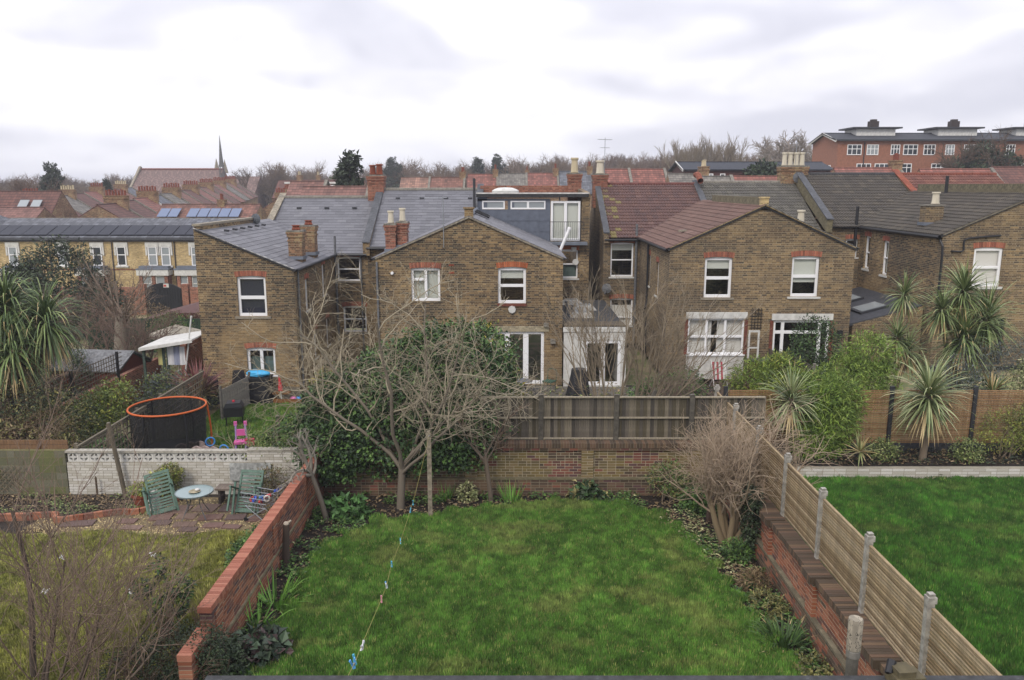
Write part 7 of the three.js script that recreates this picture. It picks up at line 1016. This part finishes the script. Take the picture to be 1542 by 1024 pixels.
{ // trampoline garden
  const t = thing('trampoline', 'round trampoline with black net enclosure and orange padded top ring', 'trampoline', [-11.2, -0.82, -25]); const ring = (r, y, w, m, n) => { const g = new THREE.TorusGeometry(r, w, 8, 40); g.rotateX(Math.PI / 2); g.translate(0, y, 0); part(t, n, flat(g), m); };
  const orange = std({ color: '#b5541c', roughness: 0.6 }); ring(1.18, 2.02, 0.032, orange, 'top_ring'); ring(1.2, 0.5, 0.05, M.black, 'frame_ring');
  const net = new THREE.CylinderGeometry(1.16, 1.1, 1.5, 40, 1, true); net.translate(0, 1.27, 0); part(t, 'net', flat(net), new THREE.MeshStandardMaterial({ color: '#101114', roughness: 0.9, side: THREE.DoubleSide, transparent: true, opacity: 0.78 })); part(t, 'bounce_mat', mg([lathe([[0, 0.5], [1.15, 0.5], [1.15, 0.53], [0, 0.53]], 36)]), M.black);
  for (let i = 0; i < 6; i++) { const a = 0.75 + i * Math.PI / 3, c = Math.cos(a), s = Math.sin(a); part(t, 'pole', mg([tube([[c * 1.26, 0, s * 1.26], [c * 1.27, 1.2, s * 1.27], [c * 1.2, 2.0, s * 1.2]], 0.03, 7)]), i === 5 ? orange : M.black); part(t, 'leg', mg([tube([[c * 1.2, 0.5, s * 1.2], [c * 1.25, 0.02, s * 1.25]], 0.025, 6)]), M.metal); }
  const pink = N('#c9b3ad'), arch = new THREE.Shape(); arch.moveTo(-0.45, 0); arch.lineTo(0.45, 0); arch.lineTo(0.45, 0.85); arch.quadraticCurveTo(0.3, 1.0, 0.15, 0.88); arch.quadraticCurveTo(0, 1.02, -0.15, 0.88); arch.quadraticCurveTo(-0.3, 1.0, -0.45, 0.85); const ho = new THREE.Path(); ho.moveTo(-0.28, 0.05); ho.lineTo(0.28, 0.05); ho.lineTo(0.28, 0.7); ho.lineTo(-0.28, 0.7); ho.lineTo(-0.28, 0.05); arch.holes.push(ho);
  const pg = thing('play_gate', 'pale pink scalloped plastic play panel beside the trampoline', 'toy', [-9.75, -0.82, -24.2], -0.1); part(pg, 'panel', mg([flat(new THREE.ExtrudeGeometry(arch, { depth: 0.06, bevelEnabled: false }))]), pink); for (const s of [-0.12, 0.08]) part(pg, 'bar', mg([tube([[s, 0.05, 0.03], [s + 0.06, 0.4, 0.03], [s, 0.7, 0.03]], 0.025, 6)]), std({ color: '#a9a83a' })); part(pg, 'ring', mg([flat(new THREE.TorusGeometry(0.14, 0.025, 6, 16).translate(0.62, 0.85, 0))]), std({ color: '#3c7fc4' }));
  const pg2 = dup(pg, [-10.4, -0.82, -24.6], 0.5, 'second pink play panel half behind the trampoline net'); 
  ofParts('toy_chair', 'purple and pink toy high chair on the small lawn', 'toy', [-9.1, -0.82, -25.6], 0.2, [['leg', [rod([-0.2, 0, 0.15], [-0.15, 0.6, 0.1], 0.03)], std({ color: '#a58bc4' })], ['leg', [rod([0.2, 0, 0.15], [0.15, 0.6, 0.1], 0.03)], std({ color: '#a58bc4' })], ['leg', [rod([-0.2, 0, -0.15], [-0.15, 1.2, -0.1], 0.03)], std({ color: '#a58bc4' })], ['leg', [rod([0.2, 0, -0.15], [0.15, 1.2, -0.1], 0.03)], std({ color: '#a58bc4' })], ['seat', [bx(0.42, 0.08, 0.35, 0, 0.58)], std({ color: '#c25a97' })], ['backrest', [bx(0.36, 0.22, 0.05, 0, 0.8, -0.12), bx(0.1, 0.14, 0.08, -0.16, 1.15, -0.12), bx(0.1, 0.14, 0.08, 0.16, 1.15, -0.12)], std({ color: '#c25a97' })], ['tray', [bx(0.3, 0.2, 0.2, 0.28, 0.5, 0)], std({ color: '#a8304a' })]]);
  ofParts('garden_gate', 'grey board gate panel beside the trampoline and black box', 'fence', [-11.2, -0.82, -31.3], 1.42, [...[0, 1, 2, 3, 4, 5, 6].map((i) => ['board', bx(2.4, 0.16, 0.025, 0, 0.05 + i * 0.17, (i % 2) * 0.01), N('#a39f98', { map: woodMap })]), ['post', bx(0.08, 1.4, 0.08, 1.2), N('#7d7972')], ['post', bx(0.08, 1.4, 0.08, -1.2), N('#7d7972')]]);
  ofParts('barbecue', 'small black barbecue trolley on the trampoline lawn', 'barbecue', [-10.6, -0.82, -29.3], 0.2, [['body', bx(0.7, 0.35, 0.5, 0, 0.45), M.black], ['lid', [prism([[-0.35, 0], [0.35, 0], [0.25, 0.18], [-0.25, 0.18]], 0.5).translate(0, 0.81, -0.25)], M.darkGrey], ['leg', bx(0.04, 0.45, 0.04, -0.3), M.black], ['leg', bx(0.04, 0.45, 0.04, 0.3), M.black], ['knob', rod([0, 0.99, 0], [0, 1.05, 0], 0.05), std({ color: '#b02a3a' })]]);
  ofParts('storage_box', 'black plastic storage box under the lower window of the end house', 'box', [-10.7, -0.78, -32.75], 0, [['box', [bx(0.95, 1.05, 0.7), bx(0.8, 0.8, 0.02, 0, 0.12, 0.36)], std({ color: '#17181c', roughness: 0.6 })], ['lid', [bx(1.0, 0.07, 0.75, 0, 1.05)], std({ color: '#202126', roughness: 0.6 })]]);
  { const g = new THREE.IcosahedronGeometry(0.4, 3), p = g.attributes.position; for (let i = 0; i < p.count; i++) { const k = 0.75 + 0.5 * fbm(p.getX(i) * 5 + 3, p.getZ(i) * 5 + p.getY(i) * 4, 3, 4); p.setXYZ(i, p.getX(i) * 1.25 * k, Math.max(-0.1, p.getY(i) * 0.45 * k), p.getZ(i) * 0.8 * k); } g.computeVertexNormals(); solo('blue_sheet', 'crumpled bright blue plastic sheet on the black storage box', 'sheet', g, std({ color: '#3f9fd0', roughness: 0.5 }), [-10.7, 0.46, -32.75]); }
  const cloak = (name, cat, label, pos, w, hh, d, seed) => { const g = new THREE.CylinderGeometry(0.62, 1, 1, 28, 10), p = g.attributes.position; for (let i = 0; i < p.count; i++) { const y = p.getY(i) + 0.5, a = Math.atan2(p.getZ(i), p.getX(i)), k = 1 + 0.13 * Math.sin(a * 7 + seed + y * 2) * (1.1 - y) + 0.12 * (fbm(a * 2 + 9, y * 4, 3, seed) - 0.5); const r = Math.hypot(p.getX(i), p.getZ(i)); const kk = y > 0.9 && r < 0.9 ? k : k; p.setXYZ(i, p.getX(i) * kk * w / 2, y * hh - (y > 0.99 ? 0.04 * r : 0), p.getZ(i) * kk * d / 2); } g.computeVertexNormals(); return solo(name, label, cat, g, std({ color: '#1b1c20', roughness: 0.55 }), pos); };
  cloak('black_sheet', 'sheet', 'black sheet draped to the ground beside the storage box', [-11.6, -0.78, -32.9], 0.75, 1.35, 0.5, 3); cloak('covered_barbecue', 'barbecue', 'barbecue under a black cover in front of the white extension', [2.72, -0.2, -31.6], 0.95, 1.15, 0.8, 5); cloak('covered_bin', 'bin', 'dark wheeled bin under a hedge cutting beside the wall', [-12.6, -0.82, -32.6], 0.6, 1.2, 0.55, 7);
  ofParts('wooden_sandpit', 'orange timber sandpit planks at the foot of the end house', 'sandpit', [-9.2, -0.78, -32.9], 0, [['plank', bx(1.8, 0.16, 0.05, 0, 0, 0.3), N('#a06a34')], ['plank', bx(0.05, 0.16, 0.6, 0.88), N('#a06a34')], ['plank', bx(0.05, 0.16, 0.6, -0.88), N('#a06a34')], ['ledge', bx(0.7, 0.05, 0.5, -0.6, 0.35, 0.02), N('#9c6a38')]]);
  ofParts('parasol', 'folded red and white parasol leaning by the storage box', 'parasol', [-9.75, -0.78, -32.6], 0, [['pole', rod([0, 0, 0], [-0.05, 1.25, 0], 0.02), M.white], ['canopy', [rod([-0.02, 0.55, 0], [-0.05, 1.15, 0], 0.11, 0.02, 8)], std({ color: '#b8303a' })]]);
  [['#3a7fc0', -9.1], ['#4fa0d0', -8.85], ['#c06a9a', -9.35], ['#2c3f8a', -8.6]].forEach(([c, x], i) => { const g = new THREE.IcosahedronGeometry(0.12, 1); g.scale(1.2, 0.8, 1); g.translate(0, 0.1, 0); solo('toy', ['blue', 'pale blue', 'pink', 'navy'][i] + ' toy lying in the timber sandpit', 'toy', flat(g), std({ color: c, roughness: 0.5 }), [x, -0.78, -32.9], 0, 'toys in the sandpit'); });
}
{ // beyond the grey fence and by the bay window
  ofParts('patio_table', 'oval dark metal patio table outside the white folding doors', 'table', [0.2, -0.2, -31.2], 0, [['top', [lathe([[0, 0.7], [0.62, 0.7], [0.64, 0.72], [0.62, 0.74], [0, 0.74]], 26).scale(1, 1, 0.65)], std({ color: '#4a4c52', roughness: 0.4 })], ...[[-0.4, 0.2], [0.4, 0.2], [-0.4, -0.2], [0.4, -0.2]].map(([x, z]) => ['leg', [tube([[x * 0.6, 0.7, z * 0.6], [x * 0.9, 0.35, z], [x, 0, z * 1.2]], 0.018, 6)], M.black])]);
  for (const [x, ry, w] of [[-0.55, 0.3, 'left'], [0.85, -0.5, 'right']]) ofParts('metal_chair', w === 'left' ? 'black scrollwork metal chair tucked at the ivy side of the oval table' : 'black scrollwork metal chair at the extension side of the oval table', 'chair', [x, -0.2, -30.8], ry, [['seat', bx(0.42, 0.03, 0.4, 0, 0.44), M.black], ['backrest', [tube([[-0.2, 0.45, -0.2], [-0.2, 0.85, -0.22], [0, 0.97, -0.22], [0.2, 0.85, -0.22], [0.2, 0.45, -0.2]], 0.014, 6), rod([0, 0.45, -0.2], [0, 0.95, -0.22], 0.01)], M.black], ...[[-1, -1], [1, -1], [-1, 1], [1, 1]].map(([a, b]) => ['leg', rod([a * 0.18, 0.44, b * 0.17], [a * 0.2, 0, b * 0.2], 0.012), M.black])]);
  ofParts('metal_chair', 'dark green metal garden chair between the doors and the extension', 'chair', [1.55, -0.2, -32.2], -0.6, [['seat', bx(0.45, 0.04, 0.42, 0, 0.44), std({ color: '#2e4a3a' })], ['backrest', [tube([[-0.2, 0.45, -0.2], [-0.2, 0.9, -0.25], [0.2, 0.9, -0.25], [0.2, 0.45, -0.2]], 0.02, 6)], std({ color: '#2e4a3a' })], ...[[-1, -1], [1, -1], [-1, 1], [1, 1]].map(([a, b]) => ['leg', rod([a * 0.18, 0.44, b * 0.17], [a * 0.2, 0, b * 0.2], 0.016), std({ color: '#2e4a3a' })])]);
  ofParts('stone_slab', 'grey pointed stone slab leaning behind the grey fence', 'slab', [4.6, -0.2, -25.2], 0.2, [['slab', [prism([[-0.3, 0], [0.35, 0], [0.3, 1.7], [0.05, 1.95], [-0.25, 1.6]], 0.12)], M.concrete], ['foot', bx(0.8, 0.2, 0.4), M.concrete]]);
  ofParts('deck_chair', 'red and white striped deck chair below the bay window', 'chair', [8.7, -0.1, -32.4], 0.1, [...[0, 1, 2, 3, 4, 5].map((i) => ['stripe', [bx(0.085, 0.75, 0.02, -0.22 + i * 0.088, 0.35, -0.1, -0.25)], i % 2 ? M.white : std({ color: '#9a4048' })]), ['frame', [rod([-0.29, 0, 0.2], [-0.29, 1.15, -0.35], 0.02), rod([0.29, 0, 0.2], [0.29, 1.15, -0.35], 0.02), rod([-0.29, 0, -0.4], [-0.29, 0.7, 0.25], 0.02), rod([0.29, 0, -0.4], [0.29, 0.7, 0.25], 0.02)], M.white]]);
  ofParts('glazed_panel', 'white framed glazed cold-frame panel propped upright beside the bay window', 'panel', [10.25, 0.9, -33.15], 0.0, [['frame', [bx(0.07, 1.25, 0.06, -0.2), bx(0.07, 1.25, 0.06, 0.2), bx(0.47, 0.08, 0.06, 0, 1.25), bx(0.33, 0.06, 0.06, 0, 0.55), bx(0.33, 0.06, 0.06)], M.white], ['stand', bx(0.5, 0.85, 0.3, 0, -0.85), M.plaster]]);
  ofParts('garden_shed', 'small brown shed with a black felt roof against the dividing fence', 'shed', [10.2, 0, -31.2], 0.15, [['walls', bx(0.95, 1.3, 1.5), N('#5c3028')], ['roof', [bx(1.1, 0.06, 1.7, 0, 1.32, 0, -0.12)], M.felt], ['door', bx(0.5, 1.05, 0.03, 0, 0.05, 0.765), N('#4d2a24')]]);
  const df = thing('dividing_fence', 'grey board fence stepping down between the bay window and the holly', 'fence', [11.0, 0.0, -30.6]); for (let k = 0; k < 3; k++) { for (let i = 0; i < 12; i++) part(df, 'board', uvm(bx(0.02, 1.75 - k * 0.18, 0.145)), boardMats[(i * 5 + k) % boardMats.length]).position.set(k * 0.02, 0, 2.3 - k * 1.85 - i * 0.15 + 0.0); part(df, 'post', uvm(bx(0.1, 1.9 - k * 0.18, 0.1)), M.concrete).position.set(-0.02, 0, 2.4 - k * 1.85); }
}
{ // left: shed, canopy, garage, lane wall and gate, green fence
  const s = thing('garden_shed', 'red-brown shed with a pale grey felt roof beyond the lattice', 'shed', [-18.3, -1.15, -34.5], -0.12); part(s, 'walls', mg([prism([[-1.2, 0], [1.2, 0], [1.2, 1.55], [0, 2.15], [-1.2, 1.55]], 3.2).rotateY(Math.PI / 2).translate(-1.6, 0, 0)]), N('#6f3324', { map: woodMap })); for (const k of [1, -1]) part(s, 'roof_slope', mg([bx(3.45, 0.05, 1.5, -0.02, 2.19, 0).translate(0, -2.19, 0.72 * k).applyMatrix4(new THREE.Matrix4().makeRotationX(k * 0.46)).translate(0, 2.22, 0)]), N('#8b8d90')); part(s, 'barge_board', mg([bar([1.63, 1.5, 1.3], [1.63, 2.22, 0], 0.04, 0.12), bar([1.63, 2.22, 0], [1.63, 1.5, -1.3], 0.04, 0.12)]), N('#4e6458'));
  const gf = thing('board_fence', 'dark green painted board fence behind the pollarded tree', 'fence', [-20.2, -1.2, -45]); const gmm = jitter(['#2c4a34', '#27422f', '#32523a'], 2, 0.15, 95); for (let i = 0; i < 20; i++) part(gf, 'board', uvm(bx(0.39, 1.9, 0.03)), gmm[i % 6]).position.set(-4 + i * 0.4, 0, (i % 2) * 0.02); part(gf, 'rail', uvm(bx(8, 0.07, 0.05, -0.2, 1.9)), gmm[0]); 
  ofParts('canopy', 'white lean-to canopy on thin green posts at the side of the end house', 'canopy', [-14.6, -0.9, -34.2], 0, [['roof', [bx(2.3, 0.06, 2.6, 0, 2.55, 0, 0, 0, 0.16)], M.white], ['post', bx(0.09, 2.35, 0.09, -1.0, 0, 1.2), N('#54685c')], ['post', bx(0.09, 2.35, 0.09, -0.3, 0, 0.9), N('#54685c')], ['post', bx(0.09, 2.35, 0.09, -1.0, 0, -1.1), N('#54685c')], ['fascia', [bx(2.3, 0.12, 0.05, 0, 2.47, 1.32, 0, 0, 0.16)], M.white]]);
  solo('white_strut', 'thin white pole leaning from the canopy against the end house', 'pole', mg([rod([0, 0, 0], [0.55, 3.1, 0], 0.035), rod([0.54, 3.05, 0], [0.56, 3.14, 0], 0.045)]), M.white, [-14.1, -0.3, -33.2]);
  [['#b9b47a', -15.0], ['#c9c9cc', -14.6], ['#8d93a8', -14.35], ['#cfd0d2', -14.1]].forEach(([c, x], i) => { const g = new THREE.PlaneGeometry(0.26, 0.8, 6, 6), p = g.attributes.position; for (let k = 0; k < p.count; k++) p.setZ(k, 0.03 * Math.sin(p.getX(k) * 30 + i)); g.computeVertexNormals(); solo('hanging_cloth', ['yellowish', 'white', 'bluish', 'pale grey'][i] + ' cloth hanging under the white canopy', 'cloth', g, std({ color: c, side: THREE.DoubleSide }), [x, 1.1, -33.3], 0, 'washing under the canopy'); });
  ofParts('parasol', 'cream square parasol behind the white canopy', 'parasol', [-16.5, -1.1, -38.5], 0.4, [['canopy', [lathe([[0, 2.65], [1.3, 2.25], [1.32, 2.1], [1.28, 2.1], [0, 2.55]], 8)], N('#d8d0bc')], ['pole', rod([0, 0, 0], [0, 2.5, 0], 0.03), M.white]]);
  ofParts('garage', 'low timber garage with a shallow brown felt roof beside the end house', 'garage', [-19.5, -1.4, -50.5], 0, [['walls', bx(7.5, 1.3, 5), N('#5d4d40', { map: woodMap })], ['roof', [prism([[-4, 0], [4, 0], [1.2, 0.75], [-1.2, 0.75]], 5.6).translate(0, 1.32, -2.8)], N('#6e4640')], ['fascia', bx(8, 0.14, 0.06, 0, 1.22, 2.83), N('#7a6a5c')]]);
  const lw = thing('lane_wall', 'red brick lane wall either side of the black gate before the yellow terrace', 'wall', [-27.3, -1.9, -62]); part(lw, 'brickwork', mg([bx(7.2, 2.35, 0.3, -5.4)]), M.brickRed); part(lw, 'brickwork', mg([bx(7, 2.35, 0.3, 5.6)]), M.brickRed); for (const x of [-1.65, 1.75]) part(lw, 'pier', mg([bx(0.5, 2.6, 0.45, x)]), M.brickRed);
  const gs = new THREE.Shape(); gs.moveTo(-1.35, 0); gs.lineTo(1.45, 0); gs.lineTo(1.45, 2.2); gs.quadraticCurveTo(0.05, 3.1, -1.35, 2.2); const gt = thing('black_gate', 'black arched double gate with a small white notice in the lane wall', 'gate', [-27.3, -1.85, -61.9]); part(gt, 'leaf', mg([flat(new THREE.ExtrudeGeometry(gs, { depth: 0.06, bevelEnabled: false }))]), std({ color: '#14161b', roughness: 0.5 })); const gb = []; for (let i = 0; i < 14; i++) gb.push(bx(0.04, 2.15, 0.02, -1.25 + i * 0.2, 0.05, 0.07)); part(gt, 'boards', mg(gb), std({ color: '#1a1c22' })); part(gt, 'notice', bx(0.42, 0.3, 0.02, 0.3, 2.3, 0.09), M.white); part(gt, 'notice_mark', bx(0.2, 0.16, 0.01, 0.22, 2.36, 0.105), std({ color: '#b5443a' }));
}
{ // roof edge below the viewpoint
  const r = thing('flat_roof', 'dark felted edge of the flat roof directly below the viewpoint', 'roof', [0.3, 0, -3.0]); const fm = N('#55565a', { map: dtex(512, 512, (i, j) => { const n = fbm(i / 20, j / 20, 4, 90), sp = hash(Math.floor(i / 2), Math.floor(j / 2), 7) > 0.985 && n > 0.45; const v = sp ? 250 : 120 + n * 90; return [v, v, v * 0.99]; }, 1.2) });
  part(r, 'felt', mg([bx(6.6, 0.1, 2.2, 1.25, 5.27, 0.0), bx(6.6, 0.12, 0.12, 1.25, 5.352, -1.06)]), fm); part(r, 'wall', mg([bx(6.5, 5.26, 2.1, 1.25, 0, 0.02)]), M.brickD);
  ofParts('vent_pipe', 'crackled white-painted stub of an old soil pipe above the flat roof edge', 'pipe', [2.03, 0, -4.3], 0, [['pipe', [rod([0, 0, 0], [0, 5.5, 0], 0.035, 0.035, 14)], N('#77746b')], ['collar', [lathe([[0.034, 5.48], [0.041, 5.48], [0.041, 5.52], [0.036, 5.53]], 14)], N('#8a877e')], ['cap', [lathe([[0.034, 5.52], [0.041, 5.53], [0.042, 5.71], [0.04, 5.725], [0, 5.73]], 16)], std({ color: '#c4beb2', map: dtex(256, 256, (i, j) => { const a = fbm(i / 30, j / 46, 4, 5), b = fbm(i / 22 + 7, j / 60, 4, 8), k = Math.abs(a - 0.5) < 0.022 || Math.abs(b - 0.48) < 0.018 ? 90 : 150 + a * 70; return [k, k * 0.98, k * 0.93]; }, 0.3), roughness: 0.9 })]]);
  ofParts('coping_stone', 'mossy coping stone with a black pipe end on the flat roof edge', 'stone', [2.22, 5.465, -4.05], 0.1, [['stone', [bx(0.17, 0.07, 0.12), bx(0.1, 0.035, 0.1, -0.02, 0.07)], N('#6b6246')], ['pipe_end', [rod([-0.09, 0.06, -0.02], [-0.05, 0.11, -0.06], 0.022, 0.026, 10)], M.black]]);
}
renderer.render(scene, camera);
